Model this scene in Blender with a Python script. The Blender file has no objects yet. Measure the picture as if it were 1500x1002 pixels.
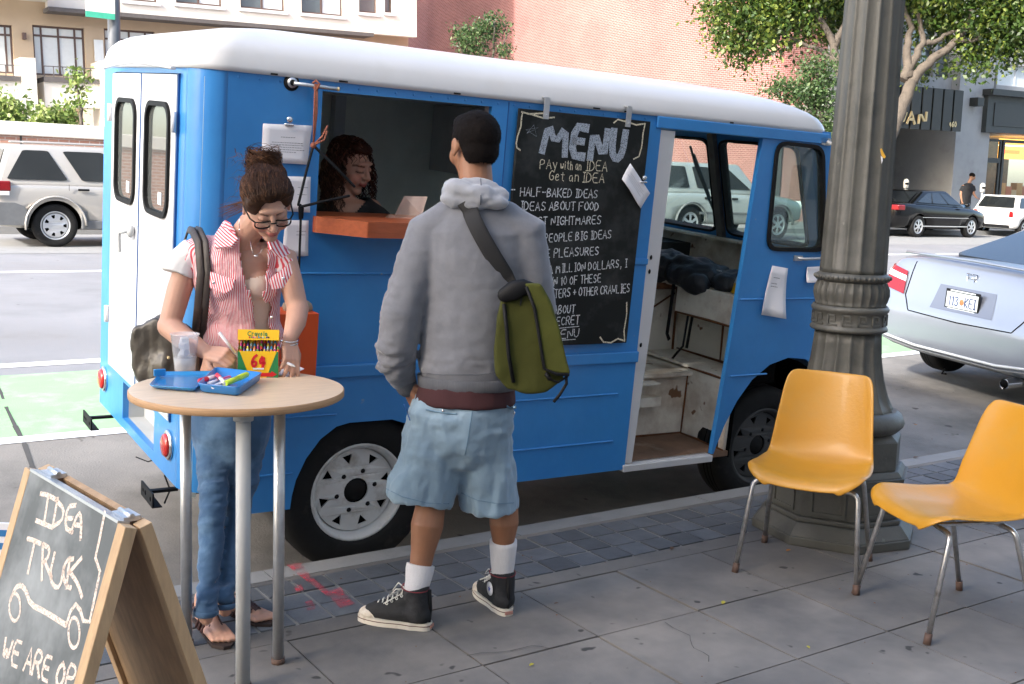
import bpy, bmesh, math, random
import numpy as np
from mathutils import Vector, Matrix, noise, geometry
from mathutils.bvhtree import BVHTree
random.seed(7); rng = np.random.default_rng(7)
sc = bpy.context.scene; COL = sc.collection; rad = math.radians

# ---------------------------------------------------------------- camera
F_PX = 1600.; PITCH = rad(8.14); ROLL = rad(2.1); YAW = rad(55.8); EYE = 1.6
w0 = Vector((math.cos(YAW), math.sin(YAW), 0)); r0 = Vector((math.sin(YAW), -math.cos(YAW), 0)); u0 = Vector((0, 0, 1))
cw = w0*math.cos(PITCH) - u0*math.sin(PITCH); cu1 = w0*math.sin(PITCH) + u0*math.cos(PITCH)
cr = r0*math.cos(ROLL) + cu1*math.sin(ROLL); cu = cu1*math.cos(ROLL) - r0*math.sin(ROLL)
CAM = Vector((0, 0, EYE))
cam = bpy.data.cameras.new('camera'); camo = bpy.data.objects.new('camera', cam); COL.objects.link(camo)
camo.matrix_world = Matrix(((cr.x, cu.x, -cw.x, 0), (cr.y, cu.y, -cw.y, 0), (cr.z, cu.z, -cw.z, EYE), (0, 0, 0, 1)))
cam.sensor_fit = 'HORIZONTAL'; cam.sensor_width = 36; cam.lens = 36*F_PX/1500
cam.clip_start = .05; cam.clip_end = 800; sc.camera = camo
# ---------------------------------------------------------------- light
SUN_DIR = Vector((-1.0, -.25, .60)).normalized()       # towards the sun
world = bpy.data.worlds.new('World'); sc.world = world; world.use_nodes = True
wn = world.node_tree; wn.nodes.clear()
sky = wn.nodes.new('ShaderNodeTexSky'); sky.sky_type = 'NISHITA'; sky.sun_disc = False
sky.sun_elevation = math.asin(SUN_DIR.z); sky.sun_rotation = math.atan2(SUN_DIR.x, SUN_DIR.y)
sky.air_density = 1.0; sky.dust_density = 3.0; sky.ozone_density = 1.0
bgn = wn.nodes.new('ShaderNodeBackground'); bgn.inputs[1].default_value = .15
wo = wn.nodes.new('ShaderNodeOutputWorld'); wn.links.new(sky.outputs[0], bgn.inputs[0]); wn.links.new(bgn.outputs[0], wo.inputs[0])
sun = bpy.data.lights.new('sun', 'SUN'); sun.energy = 2.1; sun.angle = rad(3); sun.color = (1, .965, .92)
suno = bpy.data.objects.new('sun', sun); COL.objects.link(suno)
suno.rotation_euler = (-SUN_DIR).to_track_quat('-Z', 'Y').to_euler(); suno.location = (0, 0, 30)
sc.view_settings.view_transform = 'Standard'; sc.view_settings.look = 'None'; sc.view_settings.gamma = 1
sc.view_settings.use_curve_mapping = False; sc.view_settings.exposure = 2.15
sc.cycles.diffuse_bounces = 8

def ray(px, py): return cw + cr*((px-750)/F_PX) - cu*((py-501)/F_PX)
def dep(px, py, D): return CAM + ray(px, py)*D
def onz(px, py, z=0.): d = ray(px, py); return CAM + d*((z-EYE)/d.z)
def ony(px, py, y): d = ray(px, py); return CAM + d*(y/d.y)
def onx(px, py, x): d = ray(px, py); return CAM + d*(x/d.x)
def onplane(px, py, p, n): d = ray(px, py); return CAM + d*((p-CAM).dot(n)/d.dot(n))

# ---------------------------------------------------------------- tagging
def tag(o, label=None, cat=None, group=None, kind=None):
    if label: o['label'] = label
    if cat: o['category'] = cat
    if group: o['group'] = group
    if kind: o['kind'] = kind
    return o
def link(o, parent=None):
    COL.objects.link(o)
    if parent is not None: o.parent = parent
    return o
def thing(name, label, cat, loc=(0, 0, 0), rot=None, group=None, M=None):
    o = bpy.data.objects.new(name, None); o.empty_display_size = .1; COL.objects.link(o)
    if M is not None: o.matrix_world = M
    else:
        o.location = loc
        if rot is not None: o.rotation_euler = rot if hasattr(rot, '__len__') else (0, 0, rot)
    return tag(o, label, cat, group)

# ---------------------------------------------------------------- mesh builder
class MB:
    def __init__(s): s.v = []; s.f = []; s.mi = []; s.sm = []; s.m = 0; s.smooth = False
    def add(s, vs, fs, smooth=None):
        b = len(s.v); s.v += [tuple(p) for p in vs]
        for f in fs: s.f.append([b+i for i in f]); s.mi.append(s.m); s.sm.append(s.smooth if smooth is None else smooth)
        return s
    def box(s, lo, hi, M=None):
        x0, y0, z0 = lo; x1, y1, z1 = hi
        vs = [Vector(p) for p in ((x0,y0,z0),(x1,y0,z0),(x1,y1,z0),(x0,y1,z0),(x0,y0,z1),(x1,y0,z1),(x1,y1,z1),(x0,y1,z1))]
        if M is not None: vs = [M @ p for p in vs]
        return s.add(vs, [(0,3,2,1),(4,5,6,7),(0,1,5,4),(1,2,6,5),(2,3,7,6),(3,0,4,7)], False)
    def cbox(s, c, size, M=None):
        c = Vector(c); h = Vector(size)/2
        return s.box(c-h, c+h, M)
    def rings(s, rings, caps=True, closed=True, smooth=True):
        n = len(rings[0]); vs = [p for r in rings for p in r]; fs = []
        for i in range(len(rings)-1):
            for j in range(n if closed else n-1):
                k = (j+1) % n; fs.append((i*n+j, i*n+k, (i+1)*n+k, (i+1)*n+j))
        s.add(vs, fs, smooth)
        if caps and closed:
            b = len(s.v)-len(vs)
            s.f.append([b+j for j in range(n)][::-1]); s.mi.append(s.m); s.sm.append(False)
            s.f.append([b+(len(rings)-1)*n+j for j in range(n)]); s.mi.append(s.m); s.sm.append(False)
        return s
    def tube(s, pts, r, n=8, round_=False, flat=1., caps=True, up=None):
        pts = [Vector(p) for p in pts]
        if not hasattr(r, '__len__'): r = [r]*len(pts)
        r = list(r)
        if round_:
            a = (pts[0]-pts[1]).normalized(); b = (pts[-1]-pts[-2]).normalized()
            P = []; R = []
            for t in (1., .92, .7, .38): P.append(pts[0]+a*r[0]*t); R.append(r[0]*math.sqrt(max(1-t*t, .004)))
            P += pts; R += r
            for t in (.38, .7, .92, 1.): P.append(pts[-1]+b*r[-1]*t); R.append(r[-1]*math.sqrt(max(1-t*t, .004)))
            pts, r = P, R
        rings = []; prev = None
        for i, p in enumerate(pts):
            d = (pts[min(i+1, len(pts)-1)]-pts[max(i-1, 0)])
            d = d.normalized() if d.length > 1e-9 else Vector((0, 0, 1))
            if prev is None:
                ref = Vector(up) if up is not None else (Vector((0, 0, 1)) if abs(d.z) < .9 else Vector((1, 0, 0)))
                a = (ref - d*ref.dot(d)).normalized()
            else: a = (prev - d*prev.dot(d)).normalized()
            prev = a; b = d.cross(a)
            rings.append([p + (a*math.cos(t)*flat + b*math.sin(t))*r[i] for t in [2*math.pi*k/n for k in range(n)]])
        return s.rings(rings, caps)
    def lathe(s, prof, n=24, M=None, caps=True):
        rings = []
        for (rr, z) in prof:
            ring = [Vector((rr*math.cos(2*math.pi*k/n), rr*math.sin(2*math.pi*k/n), z)) for k in range(n)]
            if M is not None: ring = [M @ p for p in ring]
            rings.append(ring)
        return s.rings(rings, caps)
    def ell(s, c, r, M=None, n=14, m=9):
        c = Vector(c); rings = []
        for i in range(m+1):
            th = math.pi*(i/m); th = min(max(th, .06), math.pi-.06)
            ring = []
            for k in range(n):
                a = 2*math.pi*k/n
                p = Vector((r[0]*math.sin(th)*math.cos(a), r[1]*math.sin(th)*math.sin(a), -r[2]*math.cos(th)))
                ring.append(c + (M @ p if M is not None else p))
            rings.append(ring)
        return s.rings(rings, True)
    def slices(s, secs, n=20, p=2.0):       # (x,y,z,rx,ry[,yaw])
        rings = []
        for q in secs:
            x, y, z, rx, ry = q[:5]; yw = q[5] if len(q) > 5 else 0
            ring = []
            for k in range(n):
                a = 2*math.pi*k/n; ca, sa = math.cos(a), math.sin(a)
                e = 2/p
                lx = rx*math.copysign(abs(ca)**e, ca); ly = ry*math.copysign(abs(sa)**e, sa)
                ring.append(Vector((x+lx*math.cos(yw)-ly*math.sin(yw), y+lx*math.sin(yw)+ly*math.cos(yw), z)))
            rings.append(ring)
        return s.rings(rings, True)
    def poly(s, loops, fn, t0=0., t1=None, smooth=False):
        """2D polygon(s) with holes. fn(a,b,t) -> 3D. t1 gives thickness."""
        pts = [[Vector((p[0], p[1], 0)) for p in L] for L in loops]
        tris = geometry.tessellate_polygon(pts); flat = [p for L in pts for p in L]
        s.add([fn(p.x, p.y, t0) for p in flat], [tuple(t) for t in tris], smooth)
        if t1 is not None:
            s.add([fn(p.x, p.y, t1) for p in flat], [tuple(t)[::-1] for t in tris], smooth)
            for L in pts:
                n = len(L)
                s.add([fn(p.x, p.y, t0) for p in L]+[fn(p.x, p.y, t1) for p in L], [(i, (i+1) % n, n+(i+1) % n, n+i) for i in range(n)], smooth)
        return s
    def mesh(s, name, mats=None):
        me = bpy.data.meshes.new(name); me.from_pydata(s.v, [], s.f)
        for m in (mats if isinstance(mats, (list, tuple)) else [mats] if mats else []): me.materials.append(m)
        if mats: me.polygons.foreach_set('material_index', s.mi)
        me.polygons.foreach_set('use_smooth', s.sm); me.update()
        return me
    def build(s, name, mats, parent=None, bevel=0, fix=True, weld=False):
        me = s.mesh(name, mats)
        if fix or weld:
            bm = bmesh.new(); bm.from_mesh(me)
            if weld: bmesh.ops.remove_doubles(bm, verts=bm.verts, dist=1e-5)
            bmesh.ops.recalc_face_normals(bm, faces=bm.faces); bm.to_mesh(me); bm.free()
        o = bpy.data.objects.new(name, me); link(o, parent)
        if bevel:
            b = o.modifiers.new('b', 'BEVEL'); b.width = bevel; b.segments = 2; b.limit_method = 'ANGLE'; b.angle_limit = rad(40)
            bake(o)
        return o
def bake(o):
    dg = bpy.context.evaluated_depsgraph_get(); dg.update()
    me = bpy.data.meshes.new_from_object(o.evaluated_get(dg)); old = o.data; o.modifiers.clear(); o.data = me; me.name = old.name
    bpy.data.meshes.remove(old); return o
def remesh(mb, name, mats, parent, voxel=.006, smooth=4, fac=.5, disp=None):
    me = mb.mesh(name, None); o = bpy.data.objects.new(name, me); link(o)
    m = o.modifiers.new('r', 'REMESH'); m.mode = 'VOXEL'; m.voxel_size = voxel; m.use_smooth_shade = True
    if smooth: q = o.modifiers.new('s', 'SMOOTH'); q.iterations = smooth; q.factor = fac
    bake(o); me = o.data; me.materials.clear()
    for mm in (mats if isinstance(mats, (list, tuple)) else [mats]): me.materials.append(mm)
    n = len(me.polygons); me.polygons.foreach_set('material_index', np.zeros(n, dtype=np.int32)); me.polygons.foreach_set('use_smooth', np.ones(n, dtype=bool))
    if disp is not None:
        n = len(me.vertices); co = np.empty(n*3); me.vertices.foreach_get('co', co); co = co.reshape(-1, 3)
        nr = np.empty(n*3); me.vertices.foreach_get('normal', nr); nr = nr.reshape(-1, 3)
        co = co + nr*disp(co)[:, None]; me.vertices.foreach_set('co', co.ravel())
    me.update(); o.parent = parent
    return o
def coords(o):
    n = len(o.data.vertices); co = np.empty(n*3); o.data.vertices.foreach_get('co', co); return co.reshape(-1, 3)
def fbm(co, s, seed=0.):
    return np.array([noise.fractal(Vector((p[0]*s[0]+seed, p[1]*s[1]+seed, p[2]*s[2]-seed)), 1.0, 2.0, 3) for p in co])
def paint(o, fn, attr='Col'):
    co = coords(o); col = fn(co); a = o.data.color_attributes.new(attr, 'FLOAT_COLOR', 'POINT')
    a.data.foreach_set('color', np.hstack([col, np.ones((len(co), 1))]).ravel())

# ---------------------------------------------------------------- materials
def lin(h):
    h = h.lstrip('#'); o = []
    for i in (0, 2, 4):
        c = int(h[i:i+2], 16)/255; o.append(c/12.92 if c <= .04045 else ((c+.055)/1.055)**2.4)
    return tuple(o)
def C(c): return lin(c) if isinstance(c, str) else tuple(c)
def nmat(name):
    m = bpy.data.materials.new(name); m.use_nodes = True; nt = m.node_tree; nt.nodes.clear()
    out = nt.nodes.new('ShaderNodeOutputMaterial'); return m, nt, out
def N(nt, t, **k):
    n = nt.nodes.new(t)
    for a, b in k.items():
        if hasattr(n, a): setattr(n, a, b)
    return n
def L(nt, a, b): nt.links.new(a, b)
def mat(name, col, rough=.6, metal=0., var=.12, scale=6., bump=0., bscale=60., coat=0., spec=.5, dirt=None, dscale=2.5, dmin=.55, dmax=.75, pos=False, aniso=None, sheen=0., trans=0., attr=None, sss=0., rnd=0., speck=None):
    m, nt, out = nmat(name); b = N(nt, 'ShaderNodeBsdfPrincipled')
    if pos: src = N(nt, 'ShaderNodeNewGeometry').outputs['Position']
    else: src = N(nt, 'ShaderNodeTexCoord').outputs['Object']
    if aniso:
        mp = N(nt, 'ShaderNodeMapping'); mp.inputs['Scale'].default_value = aniso; L(nt, src, mp.inputs[0]); src2 = mp.outputs[0]
    else: src2 = src
    base = C(col)
    n1 = N(nt, 'ShaderNodeTexNoise'); n1.inputs['Scale'].default_value = scale; n1.inputs['Detail'].default_value = 6; n1.inputs['Roughness'].default_value = .6; L(nt, src2, n1.inputs['Vector'])
    mr = N(nt, 'ShaderNodeMapRange'); mr.inputs[1].default_value = .3; mr.inputs[2].default_value = .7; mr.inputs[3].default_value = 1-var; mr.inputs[4].default_value = 1+var; L(nt, n1.outputs[0], mr.inputs[0])
    hs = N(nt, 'ShaderNodeVectorMath', operation='SCALE'); L(nt, mr.outputs[0], hs.inputs['Scale'])
    if attr:
        at = N(nt, 'ShaderNodeAttribute'); at.attribute_name = attr; L(nt, at.outputs['Color'], hs.inputs[0])
    else: hs.inputs[0].default_value = base
    cur = hs.outputs[0]
    if rnd:
        oi = N(nt, 'ShaderNodeObjectInfo'); m2 = N(nt, 'ShaderNodeMapRange'); m2.inputs[3].default_value = 1-rnd; m2.inputs[4].default_value = 1+rnd; L(nt, oi.outputs['Random'], m2.inputs[0])
        h2 = N(nt, 'ShaderNodeVectorMath', operation='SCALE'); L(nt, cur, h2.inputs[0]); L(nt, m2.outputs[0], h2.inputs['Scale']); cur = h2.outputs[0]
    def blend(cur, c, sc_, lo, hi, det=5, vec=None):
        n2 = N(nt, 'ShaderNodeTexNoise'); n2.inputs['Scale'].default_value = sc_; n2.inputs['Detail'].default_value = det; n2.inputs['Roughness'].default_value = .65; L(nt, vec or src, n2.inputs['Vector'])
        r2 = N(nt, 'ShaderNodeMapRange'); r2.inputs[1].default_value = lo; r2.inputs[2].default_value = hi; L(nt, n2.outputs[0], r2.inputs[0])
        mx = N(nt, 'ShaderNodeMixRGB'); L(nt, r2.outputs[0], mx.inputs[0]); L(nt, cur, mx.inputs[1]); mx.inputs[2].default_value = (*C(c), 1)
        return mx.outputs[0]
    if dirt: cur = blend(cur, dirt, dscale, dmin, dmax)
    if speck: cur = blend(cur, speck[0], speck[1], speck[2], speck[2]+.04, 2)
    L(nt, cur, b.inputs['Base Color'])
    b.inputs['Roughness'].default_value = rough; b.inputs['Metallic'].default_value = metal
    b.inputs['Coat Weight'].default_value = coat; b.inputs['Coat Roughness'].default_value = .06
    b.inputs['Specular IOR Level'].default_value = spec; b.inputs['Sheen Weight'].default_value = sheen; b.inputs['Transmission Weight'].default_value = trans
    if sss:
        b.inputs['Subsurface Weight'].default_value = sss; b.inputs['Subsurface Radius'].default_value = (.012, .005, .003); b.inputs['Subsurface Scale'].default_value = 1.
    if bump:
        n3 = N(nt, 'ShaderNodeTexNoise'); n3.inputs['Scale'].default_value = bscale; n3.inputs['Detail'].default_value = 5; L(nt, src2, n3.inputs['Vector'])
        bp = N(nt, 'ShaderNodeBump'); bp.inputs['Strength'].default_value = 1.; bp.inputs['Distance'].default_value = bump; L(nt, n3.outputs[0], bp.inputs['Height']); L(nt, bp.outputs[0], b.inputs['Normal'])
    L(nt, b.outputs[0], out.inputs[0]); m['bsdf'] = b.name
    return m
def glassmat(name, tint=(.75, .85, .82), mix=.16, rough=.02, dirt=.05, dcol=(.5, .52, .5)):
    m, nt, out = nmat(name)
    t = N(nt, 'ShaderNodeBsdfTransparent'); t.inputs[0].default_value = (*tint, 1)
    g = N(nt, 'ShaderNodeBsdfGlossy'); g.inputs['Roughness'].default_value = rough
    d = N(nt, 'ShaderNodeBsdfDiffuse'); d.inputs[0].default_value = (*dcol, 1)
    lw_ = N(nt, 'ShaderNodeLayerWeight'); fr = N(nt, 'ShaderNodeMath', operation='POWER'); fr.inputs[1].default_value = 4; L(nt, lw_.outputs['Facing'], fr.inputs[0])
    ad = N(nt, 'ShaderNodeMath', operation='MULTIPLY_ADD'); ad.inputs[1].default_value = .6; ad.inputs[2].default_value = mix; L(nt, fr.outputs[0], ad.inputs[0])
    m1 = N(nt, 'ShaderNodeMixShader'); L(nt, ad.outputs[0], m1.inputs[0]); L(nt, t.outputs[0], m1.inputs[1]); L(nt, g.outputs[0], m1.inputs[2])
    m2 = N(nt, 'ShaderNodeMixShader'); m2.inputs[0].default_value = dirt; L(nt, m1.outputs[0], m2.inputs[1]); L(nt, d.outputs[0], m2.inputs[2])
    L(nt, m2.outputs[0], out.inputs[0]); return m
def emis(name, col, s):
    m, nt, out = nmat(name); e = N(nt, 'ShaderNodeEmission'); e.inputs[0].default_value = (*C(col), 1); e.inputs[1].default_value = s; L(nt, e.outputs[0], out.inputs[0]); return m
def chalkmat(name, col, cover=.5):
    m, nt, out = nmat(name); b = N(nt, 'ShaderNodeBsdfDiffuse'); b.inputs[0].default_value = (*C(col), 1); t = N(nt, 'ShaderNodeBsdfTransparent')
    n = N(nt, 'ShaderNodeTexNoise'); n.inputs['Scale'].default_value = 260; n.inputs['Detail'].default_value = 4; tc = N(nt, 'ShaderNodeTexCoord'); L(nt, tc.outputs['Object'], n.inputs['Vector'])
    r = N(nt, 'ShaderNodeMapRange'); r.inputs[1].default_value = cover-.14; r.inputs[2].default_value = cover+.06; r.inputs[3].default_value = .15; L(nt, n.outputs[0], r.inputs[0])
    mx = N(nt, 'ShaderNodeMixShader'); L(nt, r.outputs[0], mx.inputs[0]); L(nt, t.outputs[0], mx.inputs[1]); L(nt, b.outputs[0], mx.inputs[2]); L(nt, mx.outputs[0], out.inputs[0]); return m
def stripemat(name, ca, cb, attr='stripe', period=.0085, duty=.5):
    m, nt, out = nmat(name); b = N(nt, 'ShaderNodeBsdfPrincipled'); b.inputs['Roughness'].default_value = .85; b.inputs['Sheen Weight'].default_value = .2
    a = N(nt, 'ShaderNodeAttribute'); a.attribute_name = attr
    mu = N(nt, 'ShaderNodeMath', operation='MULTIPLY'); mu.inputs[1].default_value = 2*math.pi/period; L(nt, a.outputs['Fac'], mu.inputs[0])
    si = N(nt, 'ShaderNodeMath', operation='SINE'); L(nt, mu.outputs[0], si.inputs[0])
    r = N(nt, 'ShaderNodeMapRange'); r.inputs[1].default_value = -.25+duty-.5; r.inputs[2].default_value = .25+duty-.5; L(nt, si.outputs[0], r.inputs[0])
    mx = N(nt, 'ShaderNodeMixRGB'); L(nt, r.outputs[0], mx.inputs[0]); mx.inputs[1].default_value = (*C(ca), 1); mx.inputs[2].default_value = (*C(cb), 1)
    L(nt, mx.outputs[0], b.inputs['Base Color'])
    n = N(nt, 'ShaderNodeTexNoise'); n.inputs['Scale'].default_value = 22; n.inputs['Detail'].default_value = 4; tc = N(nt, 'ShaderNodeTexCoord'); L(nt, tc.outputs['Object'], n.inputs['Vector'])
    bp = N(nt, 'ShaderNodeBump'); bp.inputs['Strength'].default_value = 1; bp.inputs['Distance'].default_value = .012; L(nt, n.outputs[0], bp.inputs['Height']); L(nt, bp.outputs[0], b.inputs['Normal'])
    L(nt, b.outputs[0], out.inputs[0]); return m
def brickmat(name, c1, c2, mortar, bw=.21, bh=.072, ax='x', rough=.9, msize=.009, bump=.006, pos=True, mb_=.1):
    m, nt, out = nmat(name); b = N(nt, 'ShaderNodeBsdfPrincipled'); b.inputs['Roughness'].default_value = rough
    g = N(nt, 'ShaderNodeNewGeometry'); sp = N(nt, 'ShaderNodeSeparateXYZ'); L(nt, g.outputs['Position'], sp.inputs[0]); cb = N(nt, 'ShaderNodeCombineXYZ')
    L(nt, sp.outputs[0 if ax == 'x' else 1], cb.inputs[0]); L(nt, sp.outputs[2], cb.inputs[1])
    t = N(nt, 'ShaderNodeTexBrick'); L(nt, cb.outputs[0], t.inputs['Vector']); t.inputs['Scale'].default_value = 1.
    t.inputs['Brick Width'].default_value = bw; t.inputs['Row Height'].default_value = bh; t.inputs['Mortar Size'].default_value = msize; t.inputs['Mortar Smooth'].default_value = mb_
    t.inputs['Color1'].default_value = (*C(c1), 1); t.inputs['Color2'].default_value = (*C(c2), 1); t.inputs['Mortar'].default_value = (*C(mortar), 1)
    n = N(nt, 'ShaderNodeTexNoise'); n.inputs['Scale'].default_value = .6; n.inputs['Detail'].default_value = 6; L(nt, g.outputs['Position'], n.inputs['Vector'])
    mr = N(nt, 'ShaderNodeMapRange'); mr.inputs[1].default_value = .3; mr.inputs[2].default_value = .7; mr.inputs[3].default_value = .88; mr.inputs[4].default_value = 1.12; L(nt, n.outputs[0], mr.inputs[0])
    hs = N(nt, 'ShaderNodeVectorMath', operation='SCALE'); L(nt, t.outputs['Color'], hs.inputs[0]); L(nt, mr.outputs[0], hs.inputs['Scale']); L(nt, hs.outputs[0], b.inputs['Base Color'])
    bp = N(nt, 'ShaderNodeBump'); bp.invert = True; bp.inputs['Distance'].default_value = bump; L(nt, t.outputs['Fac'], bp.inputs['Height']); L(nt, bp.outputs[0], b.inputs['Normal'])
    L(nt, b.outputs[0], out.inputs[0]); return m

M_ = dict(
 blue=mat('truck_blue_paint', (.034, .225, .56), .38, var=.08, scale=2, bump=.006, bscale=4.5, coat=.22, speck=((.20, .30, .42), 16, .735), dirt=(.022, .175, .50), dscale=1.6, dmin=.5, dmax=.8),
 bluedark=mat('truck_blue_edge', (.012, .085, .28), .4),
 twhite=mat('truck_white_paint', (.60, .60, .61), .35, var=.03, scale=2, bump=.0006, bscale=6, coat=.2, dirt=(.47, .46, .44), dscale=2.0, dmin=.52, dmax=.9),
 dwhite=mat('rusty_white_panel', (.82, .78, .68), .75, var=.12, scale=4, dirt=(.34, .22, .13), dscale=3.0, dmin=.46, dmax=.78, speck=((.20, .10, .05), 9, .69), bump=.002, bscale=30),
 rustfloor=mat('rusty_floor', (.20, .115, .07), .9, var=.3, scale=5, dirt=(.32, .26, .2), dscale=4, bump=.003, bscale=40),
 rust=mat('rust_streak', (.16, .06, .02), .9, var=.3, scale=20),
 intwall=mat('truck_inner_wall', (.74, .76, .66), .8, var=.12, scale=3, dirt=(.58, .58, .50), dscale=1.2),
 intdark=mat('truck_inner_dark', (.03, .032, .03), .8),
 rubber=mat('rubber_seal', (.008, .008, .008), .6, spec=.2), black=mat('black_plastic', (.008, .008, .009), .6, spec=.2), matt=mat('wheel_well_black', (.004, .004, .004), .95, spec=.05),
 tyre=mat('tyre_rubber', (.012, .012, .012), .8, spec=.25, var=.2, scale=14, dirt=(.05, .045, .04), dscale=6, dmin=.55, dmax=.8, bump=.001),
 rimw=mat('white_wheel_paint', (.62, .62, .60), .4, var=.05, dirt=(.26, .22, .17), dscale=7, dmin=.48, dmax=.75),
 steel=mat('galvanised_steel', (.55, .56, .57), .38, metal=.85, var=.12, scale=18), chrome=mat('chrome', (.75, .75, .76), .16, metal=1., var=.04),
 alu=mat('aluminium_rim', (.62, .63, .64), .3, metal=.7, var=.05), greypaint=mat('grey_painted_metal', (.42, .43, .43), .5, var=.08),
 redl=mat('red_lens', (.45, .015, .01), .18, coat=.6, var=.05), redl2=mat('red_tail_lamp', (.20, .004, .006), .2, coat=.3, var=.05), whl=mat('clear_lens', (.75, .75, .75), .12, coat=.8),
 shelf=mat('orange_stained_wood', (.36, .085, .028), .45, var=.16, scale=5, aniso=(2, 14, 14), bump=.0008, bscale=20, coat=.15),
 ply=mat('plywood_top', (.66, .49, .33), .45, var=.09, scale=3, aniso=(3, 16, 16), coat=.12, bump=.0004, bscale=20),
 plye=mat('plywood_edge', (.45, .27, .14), .7, var=.25, scale=8, aniso=(2, 2, 90)),
 wood=mat('a_frame_pine', (.50, .33, .18), .6, var=.14, scale=4, aniso=(16, 16, 2.2), bump=.0008, bscale=14),
 woodin=mat('a_frame_panel_back', (.40, .25, .13), .65, var=.2, scale=3, aniso=(12, 12, 1.6), bump=.0006, bscale=10),
 slate=mat('chalkboard_grey', (.11, .12, .12), .75, var=.16, scale=5, dirt=(.36, .38, .38), dscale=3.0, dmin=.42, dmax=.80, aniso=(1, 1, 1)),
 slate2=mat('chalkboard_black', (.012, .014, .014), .7, spec=.2, var=.15, scale=4, dirt=(.06, .065, .065), dscale=3.5, dmin=.48, dmax=.80),
 chalk=chalkmat('chalk_white', (.72, .74, .76), .48), chalky=chalkmat('chalk_cream', (.74, .68, .52), .46), chalkp=chalkmat('chalk_pink', (.80, .66, .56), .46), chalkb=chalkmat('chalk_grey_blue', (.40, .45, .52), .47),
 paper=mat('white_paper', (.74, .73, .76), .8, var=.02, bump=.002, bscale=6), ink=mat('printed_ink', (.16, .16, .18), .9),
 yplast=mat('yellow_plastic_shell', (.54, .255, .020), .38, var=.05, scale=3, bump=.0008, bscale=70, coat=.1, dirt=(.5, .27, .05), dscale=5, dmin=.5, dmax=.85),
 legsteel=mat('worn_chair_steel', (.55, .54, .53), .32, metal=.9, var=.18, scale=30, dirt=(.22, .19, .16), dscale=14, dmin=.55, dmax=.75), foot=mat('brown_rubber_foot', (.10, .06, .045), .8),
 iron=mat('lamp_post_iron', (.088, .086, .074), .5, var=.12, scale=6, bump=.002, bscale=40, dirt=(.035, .036, .03), dscale=4, dmin=.5, dmax=.75, speck=((.13, .13, .11), 26, .735)),
 slab=mat('sidewalk_concrete', (.215, .196, .174), .82, var=.18, scale=1.4, pos=True, bump=.0014, bscale=60, dirt=(.095, .092, .090), dscale=.9, dmin=.38, dmax=.62, speck=((.04, .038, .036), 8.5, .675), rnd=.10),
 joint=mat('joint_dirt', (.055, .052, .048), .95, pos=True), paver=mat('grey_granite_paver', (.095, .102, .112), .7, var=.18, scale=9, pos=True, bump=.002, bscale=70, rnd=.22),
 mortar=mat('paver_mortar', (.20, .198, .19), .95, var=.12, scale=5, pos=True, bump=.001), curb=mat('curb_concrete', (.24, .24, .235), .85, var=.1, scale=3, pos=True, bump=.002, bscale=50, dirt=(.17, .17, .165), dscale=3),
 redpaint=None,
 asphalt=mat('asphalt', (.21, .21, .218), .9, var=.14, scale=1.1, pos=True, bump=.004, bscale=130, dirt=(.17, .165, .165), dscale=.55, dmin=.48, dmax=.7, speck=((.07, .07, .07), 5, .715)),
 gutter=mat('parking_lane_concrete', (.19, .175, .155), .88, var=.18, scale=1.6, pos=True, bump=.003, bscale=90, dirt=(.085, .08, .07), dscale=1.2, dmin=.45, dmax=.72, speck=((.05, .045, .04), 6, .70)),
 green=mat('green_lane_paint', (.23, .42, .20), .85, var=.08, scale=3, pos=True, bump=.002, bscale=90, dirt=(.31, .41, .28), dscale=3.4, dmin=.50, dmax=.66),
 line=mat('road_line_paint', (.72, .72, .70), .8, var=.05, scale=4, pos=True),
 beige=mat('beige_render', (.47, .37, .26), .9, var=.05, scale=1.2, pos=True), cream=mat('cream_render', (.70, .66, .58), .9, var=.05, scale=.9, pos=True), pier=mat('pale_concrete', (.36, .36, .355), .85, var=.08, scale=1.5, pos=True, dirt=(.27, .27, .27), dscale=1),
 wframe=mat('brown_window_frame', (.10, .065, .055), .6), darkband=mat('dark_ledge', (.10, .09, .085), .8), curtain=mat('window_blind', (.62, .66, .66), .7, var=.04), wglass=mat('window_glass_dark', (.10, .12, .13), .08, var=.2, scale=.6, pos=True, coat=1.),
 brick=brickmat('old_red_brick', (.235, .080, .070), (.175, .057, .048), (.36, .225, .205), ax='y', msize=.012), brickl=brickmat('low_wall_brick', (.48, .25, .18), (.40, .20, .14), (.52, .40, .34), ax='x', msize=.012),
 awn=mat('dark_metal_canopy', (.028, .030, .028), .55, var=.1), stonegrey=mat('grey_storefront', (.045, .05, .048), .6, var=.1), lobby=mat('lobby_stone', (.26, .235, .20), .7, var=.12, scale=.8, pos=True),
 gold=mat('gold_letters', (.60, .47, .25), .4, metal=.2), shopin=mat('shop_interior', (.16, .08, .035), .8, var=.6, scale=1.8, pos=True),
 bark=mat('tree_bark', (.095, .078, .062), .9, var=.2, scale=5, bump=.02, bscale=14),
 twine=mat('brown_cord', (.26, .085, .05), .9, var=.2, scale=60), cord=mat('black_bungee', (.008, .009, .011), .7, spec=.2),
)
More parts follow.
